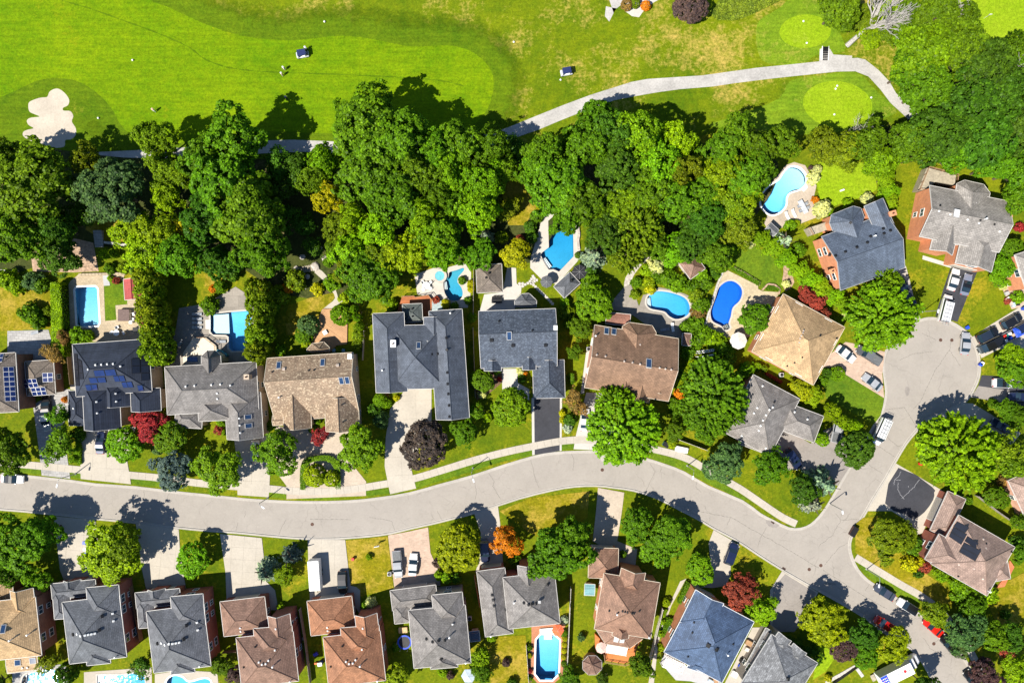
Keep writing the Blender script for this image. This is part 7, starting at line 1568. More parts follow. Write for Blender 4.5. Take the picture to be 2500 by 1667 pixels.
# moving truck with lettering on its roof
x, y = U(2191.5, 1649, 3.5); ang = math.radians(26.5)
e = empty('moving_truck', (x, y, -0.12), ang, 'white moving truck with MOVING lettering and blue end on its roof', 'truck')
MB().rbox(-3.5, 3.55, -1.22, 1.22, .9, 3.6, .06).obj('cargo_box', WHITE, e)
MB().box(-3.46, -1.9, -1.18, 1.18, 3.6, 3.606).obj('blue_panel', mat('truck_blue', (.02, .07, .55), .5, 0, .05), e)
for i in range(16):
    rnd = random.Random(i); a = -3.3 + (i % 4) * .36; b2 = -.9 + (i // 4) * .5
    MB().lathe([(.09, 3.606), (.13, 3.610), (.12, 3.612)], 8, a, b2).obj('white_dot', [WHITE, mat('pink_print', (.7, .35, .5), .5)][i % 3 == 0], e)
hsec = [(3.7, 1.0, .5, 2.2), (3.9, 1.1, .45, 2.5), (4.7, 1.1, .42, 2.45), (5.2, 1.08, .42, 1.75), (5.9, 1.0, .45, 1.55), (6.15, .8, .5, 1.2)]
o = bpy.data.objects.new('cab', hull(hsec, PAINT, 'cab')); put(o, e); o.color = (.78, .78, .78, 1)
o = bpy.data.objects.new('windscreen', quadmesh('windscreen', [(5.3, -.95, 1.78), (5.3, .95, 1.78), (4.75, .85, 2.52), (4.75, -.85, 2.52)], CARGLASS)); put(o, e)
for ax in (-2.2, 4.9):
    for s in (-1, 1): o = bpy.data.objects.new('wheel', WHEEL); put(o, e); o.location = (ax, s * 1.02, .4); o.rotation_euler = (math.pi / 2, 0, 0); o.scale = (1.2, 1.2, 1.3)
def text(s, size, loc, m, parent, name='lettering', rz=math.pi):
    c = bpy.data.curves.new(name, 'FONT'); c.body = s; c.size = size; c.extrude = 0.002; c.align_x = 'CENTER'; c.align_y = 'CENTER'
    c.materials.append(m); o = bpy.data.objects.new(name, c); COL.objects.link(o); bpy.context.view_layer.update(); me = bpy.data.meshes.new_from_object(o.evaluated_get(bpy.context.evaluated_depsgraph_get())); bpy.data.objects.remove(o)
    o = bpy.data.objects.new(name, me); put(o, parent); o.location = loc; o.rotation_euler = (0, 0, rz); return o
NAVY = mat('print_navy', (.01, .02, .12), .5, 0, .05); REDP = mat('print_red', (.6, .02, .03), .5, 0, .05)
text('M', .85, (2.55, .08, 3.607), NAVY, e); text('VING', .85, (.45, .08, 3.607), NAVY, e)
text('647 337 5034', .36, (.55, -.62, 3.607), NAVY, e); text('LOCAL & LONG DISTANCE', .18, (.7, -1.0, 3.607), REDP, e)
MB().lathe([(.30, 3.604), (.32, 3.609), (.17, 3.610), (.16, 3.605)], 16, 1.82, .1).obj('letter_o_ring', REDP, e)
MB().prism([(1.98, -.12), (1.66, -.12), (1.82, -.5)][::-1], 3.604, 3.609).obj('letter_o_tip', REDP, e).location = (0, .78 - .2, 0)
MB().rbox(-4.4, -3.5, -.7, .7, .5, .58, .03).obj('loading_ramp', GREYWOOD, e)
# loaded utility trailer with blue tarp
x, y = U(*t(2, 4, 1765, 60), 1.0); e = empty('utility_trailer', (x, y, .06), math.radians(28), 'open trailer heaped with goods under blue tarp at right edge', 'trailer')
MB().box(-2.2, 2.0, -.95, .95, .5, .6).obj('floor', BLACK, e)
for s in (-1, 1): MB().box(-2.2, 2.0, s * .95 - .03, s * .95 + .03, .6, 1.05).obj('side_panel', GREYTRIM, e)
mb = MB(); rnd = random.Random(4); N = 9; V = []
for i in range(N):
    for j in range(N): V.append((.3 + i * 1.9 / (N - 1), -1.05 + j * 2.1 / (N - 1), 1.1 + .55 * math.sin(math.pi * i / (N - 1)) * math.sin(math.pi * j / (N - 1)) + rnd.uniform(-.09, .09)))
mb.add(V, [(i * N + j, (i + 1) * N + j, (i + 1) * N + j + 1, i * N + j + 1) for i in range(N - 1) for j in range(N - 1)]); mb.obj('tarp', BLUEPLASTIC, e)
for i, (a, b2, m) in enumerate(((-1.9, -.5, WHITE), (-1.4, .3, mat('teal_plastic', (.05, .5, .35), .5)), (-.9, -.4, BLUEPLASTIC), (-.5, .4, WHITE), (-.1, -.1, mat('box_card', (.45, .33, .2), .9)), (-1.8, .5, REDPLASTIC))): MB().rbox(a - .3, a + .3, b2 - .3, b2 + .3, .6, 1.2 + .1 * (i % 3), .05).obj('goods', m, e)
for s in (-1, 1): o = bpy.data.objects.new('wheel', WHEEL); put(o, e); o.location = (0, s * 1.1, .335); o.rotation_euler = (math.pi / 2, 0, 0)

# ------------------------------------------------------------------ golfers and carts
def skin(name, pts, edges, rad, m, parent, col):
    me = bpy.data.meshes.new(name); me.from_pydata(pts, edges, []); me.materials.append(m)
    o = put(bpy.data.objects.new(name, me), parent); o.color = (*col, 1)
    md = o.modifiers.new('skin', 'SKIN')
    for v, r in zip(me.skin_vertices[0].data, rad): v.radius = (r, r)
    me.skin_vertices[0].data[0].use_root = True
    o.modifiers.new('sub', 'SUBSURF').levels = 1; o.modifiers['sub'].render_levels = 1
    return o
def person(px, py, ang, shirt, trousers, cap, label, club=False):
    x, y = U(px, py, 0.5); e = empty('person', (x, y, 0.02), math.radians(ang), label, 'person', 'golfers on the fairway')
    P_ = [(0, 0, .95), (0, 0, 1.2), (.02, 0, 1.42), (.03, 0, 1.52), (.05, 0, 1.68), (0, .11, .9), (.06, .13, .48), (.0, .14, .06), (.12, .14, .03), (0, -.11, .9), (-.06, -.13, .48), (-.1, -.14, .06), (.03, -.14, .03), (0, .2, 1.4), (.14, .26, 1.15), (.34, .14, 1.0), (0, -.2, 1.4), (.12, -.26, 1.15), (.34, -.06, 1.0)]
    E_ = [(0, 1), (1, 2), (2, 3), (3, 4), (0, 5), (5, 6), (6, 7), (7, 8), (0, 9), (9, 10), (10, 11), (11, 12), (2, 13), (13, 14), (14, 15), (2, 16), (16, 17), (17, 18)]
    R_ = [.14, .13, .13, .05, .105, .085, .06, .045, .035, .085, .06, .045, .035, .06, .045, .035, .06, .045, .035]
    skin('body', P_, E_, R_, CLOTH, e, (.5, .32, .24))
    skin('shirt', [P_[0], P_[1], P_[2], P_[13], P_[14], P_[16], P_[17]], [(0, 1), (1, 2), (2, 3), (3, 4), (2, 5), (5, 6)], [.16, .155, .15, .08, .065, .08, .065], CLOTH, e, shirt)
    skin('trousers', [P_[0], P_[5], P_[6], P_[7], P_[9], P_[10], P_[11]], [(0, 1), (1, 2), (2, 3), (0, 4), (4, 5), (5, 6)], [.165, .11, .085, .07, .11, .085, .07], CLOTH, e, trousers)
    o = MB().lathe([(.19, 1.70), (.20, 1.72), (.125, 1.735), (.11, 1.80), (.04, 1.84)], 12).obj('cap', CLOTH, e); o.color = (*cap, 1); o.location = (.05, 0, 0)
    if club: MB().tube([(.36, .04, 1.0), (.75, .1, .08)], [.015, .02], 5).obj('golf_club', CHROME, e)
person(*t(0, 1, 728, 630), 200, (.75, .75, .75), (.5, .5, .5), (.75, .75, .75), 'golfer in white standing just below the upper golf cart')
person(*t(0, 1, 707, 685), 30, (.35, .08, .06), (.5, .45, .4), (.7, .7, .7), 'golfer in red-brown top below the golfer in white', True)
person(*t(0, 1, 748, 900), 100, (.03, .04, .08), (.03, .03, .04), (.3, .3, .32), 'golfer in dark clothes near tree shadow on fairway', True)
person(*t(0, 0, 1408, 1012), 60, (.75, .4, .32), (.6, .65, .75), (.8, .45, .35), 'golfer in pink top alone near lower fairway edge', True)
person(*t(0, 1, 925, 447), 250, (.55, .58, .75), (.03, .03, .05), (.7, .7, .75), 'golfer standing beside the upper golf cart')
def golfcart(px, py, ang, label):
    x, y = U(px, py, 1.5); e = empty('golf_cart', (x, y, .03), math.radians(ang), label, 'golf cart', 'golf carts')
    MB().rbox(-1.25, 1.25, -.6, .6, .28, .62, .1).obj('chassis', mat('cart_body', (.55, .58, .62), .4), e)
    MB().rbox(.75, 1.25, -.58, .58, .62, .92, .12).obj('nose', mat('cart_body', (.55, .58, .62), .4), e)
    MB().rbox(-.55, .1, -.55, .55, .62, .78, .06).obj('seat', WHITE, e); MB().rbox(-.65, -.52, -.55, .55, .78, 1.25, .04).obj('backrest', WHITE, e)
    MB().rbox(-.95, .85, -.66, .66, 1.82, 1.9, .06).obj('canopy', mat('cart_canopy', (.02, .03, .10), .4), e)
    for a in (-.85, .8):
        for s in (-1, 1): MB().tube([(a, s * .55, .6), (a * .95, s * .58, 1.83)], .025, 5).obj('canopy_post', CHROME, e)
    for s in (-1, 1): MB().lathe([(.13, .6), (.15, .65), (.13, 1.45)], 8, -1.08, s * .28).obj('golf_bag', BLACK, e)
    o = bpy.data.objects.new('windscreen', quadmesh('windscreen', [(.85, -.55, .95), (.85, .55, .95), (.78, .55, 1.8), (.78, -.55, 1.8)], CARGLASS)); put(o, e)
    for ax in (-.85, .85):
        for s in (-1, 1): o = bpy.data.objects.new('wheel', WHEEL); put(o, e); o.location = (ax, s * .55, .22); o.scale = (.66, .66, .8); o.rotation_euler = (math.pi / 2, 0, 0)
golfcart(*t(0, 1, 880, 485), 190, 'dark-canopied golf cart on bright fairway beside a golfer')
golfcart(*t(0, 2, 1432, 648), 190, 'dark-canopied golf cart alone on dry rough above cart path')
def marker(px, py, label, m=WHITE, r=.22):
    x, y = U(px, py); o = MB().lathe([(.03, -.05), (.03, .08), (r * .7, .1), (r, .22), (r * .7, .36), (.03, .42)], 10).obj('tee_marker', m); o.location = (x, y, .02); tag(o, label, 'marker', 'tee markers')
for q, lab in ((t(0, 0, 1213, 553), 'white marker on fairway above the bunker'), (t(0, 1, 1093, 203), 'white marker in rough above the upper golf cart'), (t(0, 1, 1440, 806), 'grey-white marker on fairway left of big tree shadow'), (t(0, 2, 950, 388), 'white marker in rough right of the fairway end'), (t(0, 2, 1376, 732), 'white marker just below the lone golf cart'), (t(0, 4, 160, 787), 'upper white marker of the pair on lower putting green'), (t(0, 4, 146, 814), 'lower white marker of the pair on lower putting green'), (t(0, 4, 134, 1048), 'white marker near bottom of lower putting green'), (t(0, 4, 470, 894), 'white marker at right rim of lower putting green'), (t(0, 3, 1720, 200), 'yellowish marker near top of upper putting green'), (t(0, 3, 1750, 398), 'yellowish marker near bottom of upper putting green'), (t(0, 0, 900, 1080), 'pale marker on dark mound right of bunker')): marker(*q, lab)
x, y = U(*t(0, 4, 1500, 172)); e = empty('flag_stick', (x, y, .02), 0, 'flag stick with white flag on corner putting green', 'flag')
MB().tube([(0, 0, 0), (0, 0, 2.2)], .025, 6).obj('stick', WHITE, e); MB().prism([(0, 0), (.6, .05), (0, .1)], 1.7, 2.15).obj('flag', WHITE, e)

# ------------------------------------------------------------------ street furniture
def lamp(bx, by, hx, hy, label):
    a = Vector((*U(bx, by), 0)); h = 6.0; b2 = Vector((*U(hx, hy, h), h))
    e = empty('street_lamp', a, 0, label, 'street lamp', 'street lamps'); d = b2 - a
    MB().lathe([(.22, 0), (.22, .12), (.12, .25)], 8).obj('base', GREYTRIM, e)
    MB().tube([(0, 0, .2), (0, 0, 3), (0, 0, 5.7)], [.10, .085, .065], 8).obj('pole', mat('lamp_pole', (.35, .35, .36), .5, .5), e)
    MB().tube([(0, 0, 5.65), (d.x * .25, d.y * .25, 6.05), (d.x * .85, d.y * .85, 6.08)], [.05, .045, .04], 6).obj('arm', mat('lamp_pole', (.35, .35, .36), .5, .5), e)
    o = MB().rbox(-.38, .38, -.15, .15, -.09, .08, .06).obj('lamp_head', mat('lamp_head_white', (.75, .76, .78), .4), e)
    o.location = (d.x, d.y, 6.05); o.rotation_euler = (0, 0, math.atan2(d.y, d.x))
lamp(*t(2, 0, 690, 1330), *t(2, 0, 520, 1440), 'street lamp at left end of the north verge')
lamp(654, 1215, 642, 1238, 'street lamp on verge before aggregate driveway of the speckled tan roof')
lamp(*t(2, 2, 578, 1278), *t(2, 2, 583, 1392), 'street lamp on long green verge right of purple tree')
lamp(*t(2, 3, 665, 1255), *t(2, 3, 715, 1365), 'street lamp on verge left of dark blue-green tree')
lamp(*t(3, 4, 430, 527), *t(3, 4, 545, 682), 'street lamp on verge above dark grey kerbside sedan')
lamp(*t(1, 4, 940, 1347), *t(1, 4, 1085, 1342), 'street lamp at the cul-de-sac beside white ladder van')
lamp(2026, 1229, 2057, 1250, 'street lamp beside blue spruces at the corner')
def disc(px, py, r, m, name, label, cat, z=-.119):
    x, y = U(px, py); mb = MB().lathe([(r, z), (r, z + .008), (r * .82, z + .008), (r * .8, z + .003), (r * .1, z + .003)], 16)
    o = mb.obj(name, m); o.location = (x, y, 0); tag(o, label, cat, 'manhole covers')
for (q, lab) in ((t(2, 2, 1757, 1295), 'upper manhole cover in street bend before white driveway'), (t(2, 4, 1110, 112), 'left manhole cover of the cul-de-sac pair'), (t(2, 4, 1212, 113), 'right manhole cover of the cul-de-sac pair'), (t(3, 3, 1778, 533), 'manhole cover in street above grey driveway'), (t(3, 4, 17, 497), 'manhole cover in street middle at the junction'), (t(3, 4, 1048, 1210), 'manhole cover in street near black car under shrub tree'), (t(3, 1, 978, 122), 'faint manhole cover in street above white box trailer')): disc(*q, .36, IRON, 'manhole_cover', lab, 'manhole')
x, y = U(*t(2, 2, 1770, 1193)); tag(MB().lathe([(.7, -.119), (.7, -.112), (.4, -.111), (.38, -.105), (.1, -.105)], 20, x, y).obj('manhole_cover', KERBM), 'manhole cover set in pale concrete ring in street bend', 'manhole', 'manhole covers')
def drain(px, py, ang, label):
    x, y = U(px, py); e = empty('storm_drain', (x, y, -.118), math.radians(ang), label, 'drain', 'storm drains')
    MB().box(-.4, .4, -.4, .4, 0, .01).obj('frame', IRON, e)
    for i in range(5): MB().box(-.34 + i * .15, -.26 + i * .15, -.34, .34, .01, .025).obj('bar', BLACK, e)
drain(*t(2, 2, 602, 1328), 17, 'storm drain beside street lamp on long green verge'); drain(*t(3, 3, 1450, 97), -40, 'storm drain by the corner below long sidewalk'); drain(*t(3, 3, 1543, 532), -32, 'storm drain at kerb left of grey driveway'); drain(*t(2, 0, 1575, 1480), -5, 'storm drain at kerb below dark blue tree')
def bin_(px, py, ang, m, label, h=1.0):
    x, y = U(px, py, .5); e = empty('wheeled_bin', (x, y, .05), math.radians(ang), label, 'bin', 'bins')
    MB().add([(-.24, -.26, 0), (.24, -.26, 0), (.24, .26, 0), (-.24, .26, 0), (-.3, -.33, h), (.3, -.33, h), (.3, .33, h), (-.3, .33, h)], [(3, 2, 1, 0), (4, 5, 6, 7), (0, 1, 5, 4), (1, 2, 6, 5), (2, 3, 7, 6), (3, 0, 4, 7)]).obj('tub', m, e)
    MB().rbox(-.33, .35, -.35, .35, h, h + .08, .04).obj('lid', m, e)
bin_(*t(3, 0, 780, 285), 80, BLUEPLASTIC, 'blue bin at upper end of row on slab drive'); bin_(*t(3, 0, 795, 385), 20, BLUEPLASTIC, 'blue bin at lower left of yellow-green tree'); bin_(*t(3, 0, 822, 390), 10, BLUEPLASTIC, 'blue bin tucked under yellow-green tree edge'); bin_(*t(3, 0, 785, 345), 10, WHITE, 'white bin between blue bins')
bin_(*t(2, 4, 1350, -2), 30, BLUEPLASTIC, 'blue bin on upper kerb of the cul-de-sac', .6); bin_(*t(2, 4, 1470, 335), 60, BLUEPLASTIC, 'blue bin on right kerb of the cul-de-sac', .7); bin_(*t(2, 4, 1483, 325), 60, WHITE, 'white bin beside blue bin on right kerb', .7)
bin_(*t(1, 4, 1860, 1320), 10, BLUEPLASTIC, 'blue bin beside cluttered terrace at right edge'); bin_(*t(3, 3, 60, 1430 - 200), 0, WHITE, 'pale bin by orange deck')
def box_thing(name, cat, px, py, ang, dims, m, label, lidm=None, z=.05, group=None):
    """low box with plinth, body and lid"""
    x, y = U(px, py, dims[2] / 2); e = empty(name, (x, y, z), math.radians(ang), label, cat, group); a, b2, c = dims
    MB().box(-a / 2 + .04, a / 2 - .04, -b2 / 2 + .04, b2 / 2 - .04, 0, .1).obj('plinth', BLACK, e); MB().rbox(-a / 2, a / 2, -b2 / 2, b2 / 2, .1, c, min(.12, a * .1)).obj('body', m, e)
    if lidm: MB().rbox(-a / 2 - .04, a / 2 + .04, -b2 / 2 - .04, b2 / 2 + .04, c, c + .08, min(.12, a * .1)).obj('lid', lidm, e)
    return e
def acunit(px, py, label):
    e = box_thing('air_conditioner', 'air conditioner', px, py, 0, (.85, .85, .8), mat('ac_grey', (.45, .46, .47), .5), label, group='air conditioners')
    MB().lathe([(.34, .8), (.34, .84), (.28, .84), (.06, .82)], 14).obj('fan_grille', BLACK, e)
for q, lab in ((t(2, 2, 1630, 193), 'air conditioner left of brown gabled house'), (t(2, 3, 1520, 428), 'air conditioner below the golden roof'), (t(3, 4, 1243, 628), 'air conditioner below the corner house with black panels'), (t(3, 2, 548, 975), 'air conditioner right of grey roof by the trampoline'), (t(3, 1, 1685, 570), 'white utility pedestal beside silver pickup')): acunit(*q, lab)
COVER = mat('spa_cover', (.14, .095, .085), .7); box_thing('hot_tub', 'hot tub', *t(1, 0, 1140, 1380), 0, (2.4, 2.4, .95), CREAM, 'square hot tub with brown cover on tan patio', COVER)
box_thing('hot_tub', 'hot tub', *t(1, 2, 255, 1300), 0, (2.2, 2.3, .9), CREAM, 'square hot tub with grey folding cover beside red deck', mat('spa_cover_grey', (.30, .37, .38), .7))
box_thing('hot_tub', 'hot tub', 400 + 1110 / 7.84, 780 + 680 / 7.84, -35, (2.3, 1.6, 1.5), mat('teal_box', (.05, .2, .25), .5), 'teal box cabinet in shade below the L-shaped pool', mat('teal_box', (.05, .2, .25), .5))
box_thing('storage_box', 'storage box', *t(2, 3, 610, 1108), -12, (2.6, 1.1, .8), WHITE, 'white three-part storage bench on lawn beside sidewalk', WHITE)
box_thing('utility_box', 'utility box', *t(2, 3, 468, 1062), -30, (1.2, 1.0, 1.1), mat('teal_plastic2', (.03, .16, .18), .5), 'dark teal utility box by sidewalk under big tree', BLACK)
box_thing('sun_bed', 'sofa', *t(2, 0, 1760, 288), 0, (2.2, 1.0, .7), mat('sofa_blue', (.12, .2, .4), .8), 'blue-grey sofa on patio behind mid grey house', mat('sofa_blue', (.12, .2, .4), .8))
box_thing('grill', 'grill', *t(1, 0, 1275, 1312), 20, (1.3, .8, 1.0), mat('grill_steel', (.25, .27, .3), .4, .6), 'steel barbecue grill beside tall cedars', BLACK)
box_thing('grill', 'grill', *t(1, 0, 1245, 1510), 0, (1.1, .8, .9), mat('grill_steel', (.25, .27, .3), .4, .6), 'grey box grill beside low red metal roof', BLACK)
box_thing('planter', 'planter', *t(3, 1, 1808, 1082), 5, (1.9, 1.2, .5), mat('cedar_box', (.55, .38, .2), .8), 'wooden planter box above the trampoline', None)
box_thing('planter', 'planter', *t(3, 1, 905, 1180 - 20), 0, (.8, .6, .5), GREYWOOD, 'small grey planter beside brick wall of pinkish brown house', None)
box_thing('toy_house', 'play house', *t(3, 1, 1055, 1385), 10, (.9, .7, 1.2), BLUEPLASTIC, 'blue toy house between pinkish brown and terracotta roofs', WHITE)
box_thing('riding_toy', 'toy', *t(3, 1, 1012, 1302), 30, (1.0, .7, .5), mat('toy_navy', (.05, .05, .4), .5), 'navy toy on grass between brick houses', None)
box_thing('riding_toy', 'toy', *t(3, 1, 1020, 1385), 0, (.9, .4, .5), ORANGE, 'orange toy beside blue toy house', None)
box_thing('loader', 'cart', *t(3, 4, 312, 185), 60, (2.1, 1.1, .9), mat('dark_cart', (.10, .05, .04), .6), 'small dark red yard cart at kerb by the junction', BLACK)
box_thing('hydrant_box', 'hydrant', *t(2, 4, 917, 1238), 0, (.5, .5, .8), REDPLASTIC, 'red hydrant on lawn beside lime tree', REDPLASTIC); box_thing('hydrant_box', 'hydrant', *t(3, 1, 1352, 435), 0, (.5, .5, .8), REDPLASTIC, 'red hydrant on dry lawn right of box trailer', REDPLASTIC)
x, y = U(*t(3, 1, 1565, 325), 2); e = empty('sign_post', (x, y, .04), .2, 'white sign board on post on dry lawn', 'sign'); MB().tube([(0, 0, 0), (0, 0, 1.6)], .05, 6).obj('post', GREYWOOD, e); MB().rbox(-.55, .55, -.05, .05, 1.2, 2.1, .02).obj('board', WHITE, e)

# ------------------------------------------------------------------ garden furniture
def umbrella(px, py, r, m, label, n=8, h=2.6, tilt=0):
    x, y = U(px, py, h); e = empty('patio_umbrella', (x, y, .05), 0, label, 'umbrella', 'patio umbrellas'); rm = r / S
    mb = MB(); V = [(0, 0, h + rm * .28)] + [(rm * math.cos(2 * math.pi * i / n), rm * math.sin(2 * math.pi * i / n), h) for i in range(n)] + [(rm * .97 * math.cos(2 * math.pi * i / n), rm * .97 * math.sin(2 * math.pi * i / n), h - .16) for i in range(n)]
    mb.add(V, [(0, 1 + i, 1 + (i + 1) % n) for i in range(n)] + [(1 + i, 1 + n + i, 1 + n + (i + 1) % n, 1 + (i + 1) % n) for i in range(n)]); mb.obj('canopy', m, e)
    MB().tube([(0, 0, .1), (0, 0, h + rm * .3)], .035, 6).obj('pole', GREYTRIM, e); MB().lathe([(.35, 0), (.35, .08), (.08, .12)], 10).obj('base', BLACK, e)
    for i in range(n): a = 2 * math.pi * i / n; MB().tube([(0, 0, h + rm * .285), (rm * math.cos(a), rm * math.sin(a), h + .012)], .015, 4).obj('rib', GREYTRIM, e)
CANG = mat('canvas_grey', (.09, .095, .105), .9); CANK = mat('canvas_black', (.025, .025, .03), .9); CANW = mat('canvas_white', (.62, .58, .52), .9); CANR = mat('canvas_red', (.66, .13, .05), .9); CANB = mat('canvas_pale_blue', (.40, .48, .55), .9); CANP = mat('canvas_pink', (.62, .42, .36), .9)
umbrella(*t(1, 2, 1248, 1075), 15, CANG, 'dark grey umbrella on terrace below deep blue pool'); umbrella(*t(1, 2, 1548, 985), 18, CANK, 'black umbrella behind angled dark shed roof')
umbrella(*t(2, 3, 1130, 118), 21, CANW, 'large white octagonal umbrella on tan cobble terrace'); umbrella(*t(3, 2, 1352, 1085), 15, CANR, 'bright orange-red umbrella at head of octagonal pool', 6)
umbrella(*t(3, 2, 538, 1500), 18, CANB, 'pale blue umbrella behind grey roof by the trampoline', 6); umbrella(1400 + 305 / 4.48, 1480 + 450 / 4.48, 14, CANP, 'pale pink umbrella beside white awning')
def lounger(px, py, ang, m, label, L=1.9):
    x, y = U(px, py, .35); e = empty('sun_lounger', (x, y, .05), math.radians(ang), label, 'lounger', 'sun loungers')
    MB().rbox(-L / 2, L * .2, -.3, .3, .28, .36, .03).obj('seat', m, e)
    MB().add([(L * .2, -.3, .3), (L * .2, .3, .3), (L / 2, .3, .75), (L / 2, -.3, .75), (L * .2, -.3, .38), (L * .2, .3, .38), (L / 2, .3, .83), (L / 2, -.3, .83)], [(3, 2, 1, 0), (4, 5, 6, 7), (0, 1, 5, 4), (1, 2, 6, 5), (2, 3, 7, 6), (3, 0, 4, 7)]).obj('backrest', m, e)
    for a in (-L / 2 + .1, L * .15):
        for s in (-1, 1): MB().box(a - .03, a + .03, s * .26 - .03, s * .26 + .03, 0, .28).obj('leg', WHITE, e)
LG = mat('sling_grey', (.28, .30, .33), .8)
for i, yy in enumerate((1370, 1412, 1448, 1490)): lounger(*t(1, 0, 1800, yy), 180, LG, f"{['top', 'second', 'third', 'bottom'][i]} grey lounger in row left of L-shaped pool")
lounger(*t(2, 1, 152, 125), 180, LG, 'lone grey lounger under foot of L-shaped pool')
lounger(1860 + 605 / 9.8, 460 + 660 / 9.8, 118, WHITE, 'left white lounger beside pale blue pool'); lounger(1860 + 765 / 9.8, 460 + 600 / 9.8, 118, WHITE, 'right white lounger beside pale blue pool')
lounger(*t(1, 3, 530, 1490), 100, WHITE, 'white lounger on patio below sparkling freeform pool'); lounger(*t(1, 3, 458, 1510), 10, LG, 'grey lounger in shade behind octagonal rear bay')
lounger(46 + 40, 812, 15, LG, 'grey lounger on pale paved patio at left edge'); lounger(400 + 315 / 7.84, 780 + 450 / 7.84, 50, LG, 'shaded lounger beside tall cedars left of deck')
def chair(px, py, ang, m, label):
    x, y = U(px, py, .45); e = empty('garden_chair', (x, y, .05), math.radians(ang), label, 'chair', 'garden chairs')
    MB().rbox(-.3, .3, -.3, .3, .38, .46, .03).obj('seat', m, e); MB().rbox(-.34, -.26, -.3, .3, .46, .95, .03).obj('backrest', m, e)
    for a in (-.25, .25):
        for b2 in (-.25, .25): MB().box(a - .025, a + .025, b2 - .025, b2 + .025, 0, .38).obj('leg', m, e)
    for s in (-1, 1): MB().box(-.3, .25, s * .3 - .03, s * .3 + .03, .62, .66).obj('armrest', m, e)
def table(px, py, ang, a, b2, m, label, rnd_=False):
    x, y = U(px, py, .75); e = empty('garden_table', (x, y, .05), math.radians(ang), label, 'table', 'garden tables')
    if rnd_: MB().lathe([(a / 2, .70), (a / 2, .75), (a / 2 - .04, .76)], 18).obj('table_top', m, e)
    else: MB().rbox(-a / 2, a / 2, -b2 / 2, b2 / 2, .70, .76, .04).obj('table_top', m, e)
    for s in (-1, 1):
        for q in (-1, 1): MB().box(s * a * .33 - .03, s * a * .33 + .03, q * b2 * .33 - .03, q * b2 * .33 + .03, 0, .70).obj('leg', m, e)
# wicker seats on the spa terrace
for i, (xx, yy, s) in enumerate(((565, 300, 'upper left'), (678, 300, 'upper right'), (575, 410, 'lower left'), (680, 395, 'lower right'))): chair(940 + xx / 6.109, 640 + yy / 6.109, 45 + 90 * i, WHITE, f'{s} white garden chair of the set beside the spa')
table(940 + 615 / 6.109, 640 + 350 / 6.109, 0, 1.6, 1.6, WHITE, 'round white table between four chairs beside the spa', True)
GT = mat('glass_table', (.45, .47, .5), .2)
table(1860 + 985 / 9.8, 460 + 440 / 9.8, -62, 3.0, 1.1, GT, 'long glass dining table beside pale blue pool')
for i, (xx, yy) in enumerate(((885, 430), (920, 540), (1060, 370), (1100, 465))): chair(1860 + xx / 9.8, 460 + yy / 9.8, 118 if i < 2 else 298, LG, f"{['upper left', 'lower left', 'upper right', 'lower right'][i]} chair at glass dining table")
table(*t(1, 2, 795, 1250), 0, 2.2, .9, BLACK, 'black dining table on shaded patio behind slate-blue house')
for i in range(3): chair(*t(1, 2, 765 + i * 30, 1225), -90, BLACK, f"{['left', 'middle', 'right'][i]} black chair at shaded dining table")
table(*t(1, 0, 1060, 1540), 0, 1.3, 1.3, WHITE, 'round table behind solar panel house', True)
for i, (xx, yy) in enumerate(((1070, 1490), (1020, 1535), (1130, 1540))): chair(*t(1, 0, xx, yy), 90 * i + 30, WHITE, f"{['upper', 'left', 'right'][i]} white chair round table on tan patio")
chair(*t(2, 1, 1178, 205), 90, mat('chair_blue', (.2, .33, .42), .7), 'left pale blue chair in shade of cedar deck'); chair(*t(2, 1, 1265, 205), 90, mat('chair_blue', (.2, .33, .42), .7), 'right pale blue chair in shade of cedar deck')
for i in range(2): chair(400 + (530 + 90 * i) / 7.84, 780 + 660 / 7.84, 90, BLACK, f"{['left', 'right'][i]} dark chair on cream deck behind mid grey house")
chair(*t(1, 0, 1220, 1370), 200, WHITE, 'white chair right of brown hot tub cover'); chair(*t(1, 0, 1215, 1418), 170, WHITE, 'white stool right of brown hot tub cover, lower one')
table(*t(1, 0, 1190, 1442), 0, .7, .7, WHITE, 'small white side table below brown hot tub cover')
table(*t(2, 1, 1095, 43), 30, .9, .9, WHITE, 'white square table on cedar deck')
# round trampoline with net
x, y = U(*t(3, 1, 1820, 1195), .9); e = empty('trampoline', (x, y, .04), 0, 'round black trampoline with blue pad between terracotta and grey roofs', 'trampoline')
MB().lathe([(1.15, .80), (1.15, .82), (.05, .81)], 24).obj('mat', BLACK, e)
ringmesh('pad', [(1.5 * math.cos(i * math.pi / 12), 1.5 * math.sin(i * math.pi / 12)) for i in range(24)], [(1.18 * math.cos(i * math.pi / 12), 1.18 * math.sin(i * math.pi / 12)) for i in range(24)], .86, .8, BLUEPLASTIC, e, .78)
for i in range(6): a = i * math.pi / 3; MB().tube([(1.52 * math.cos(a), 1.52 * math.sin(a), 0), (1.52 * math.cos(a), 1.52 * math.sin(a), 2.3)], .03, 5).obj('post', GREYTRIM, e)

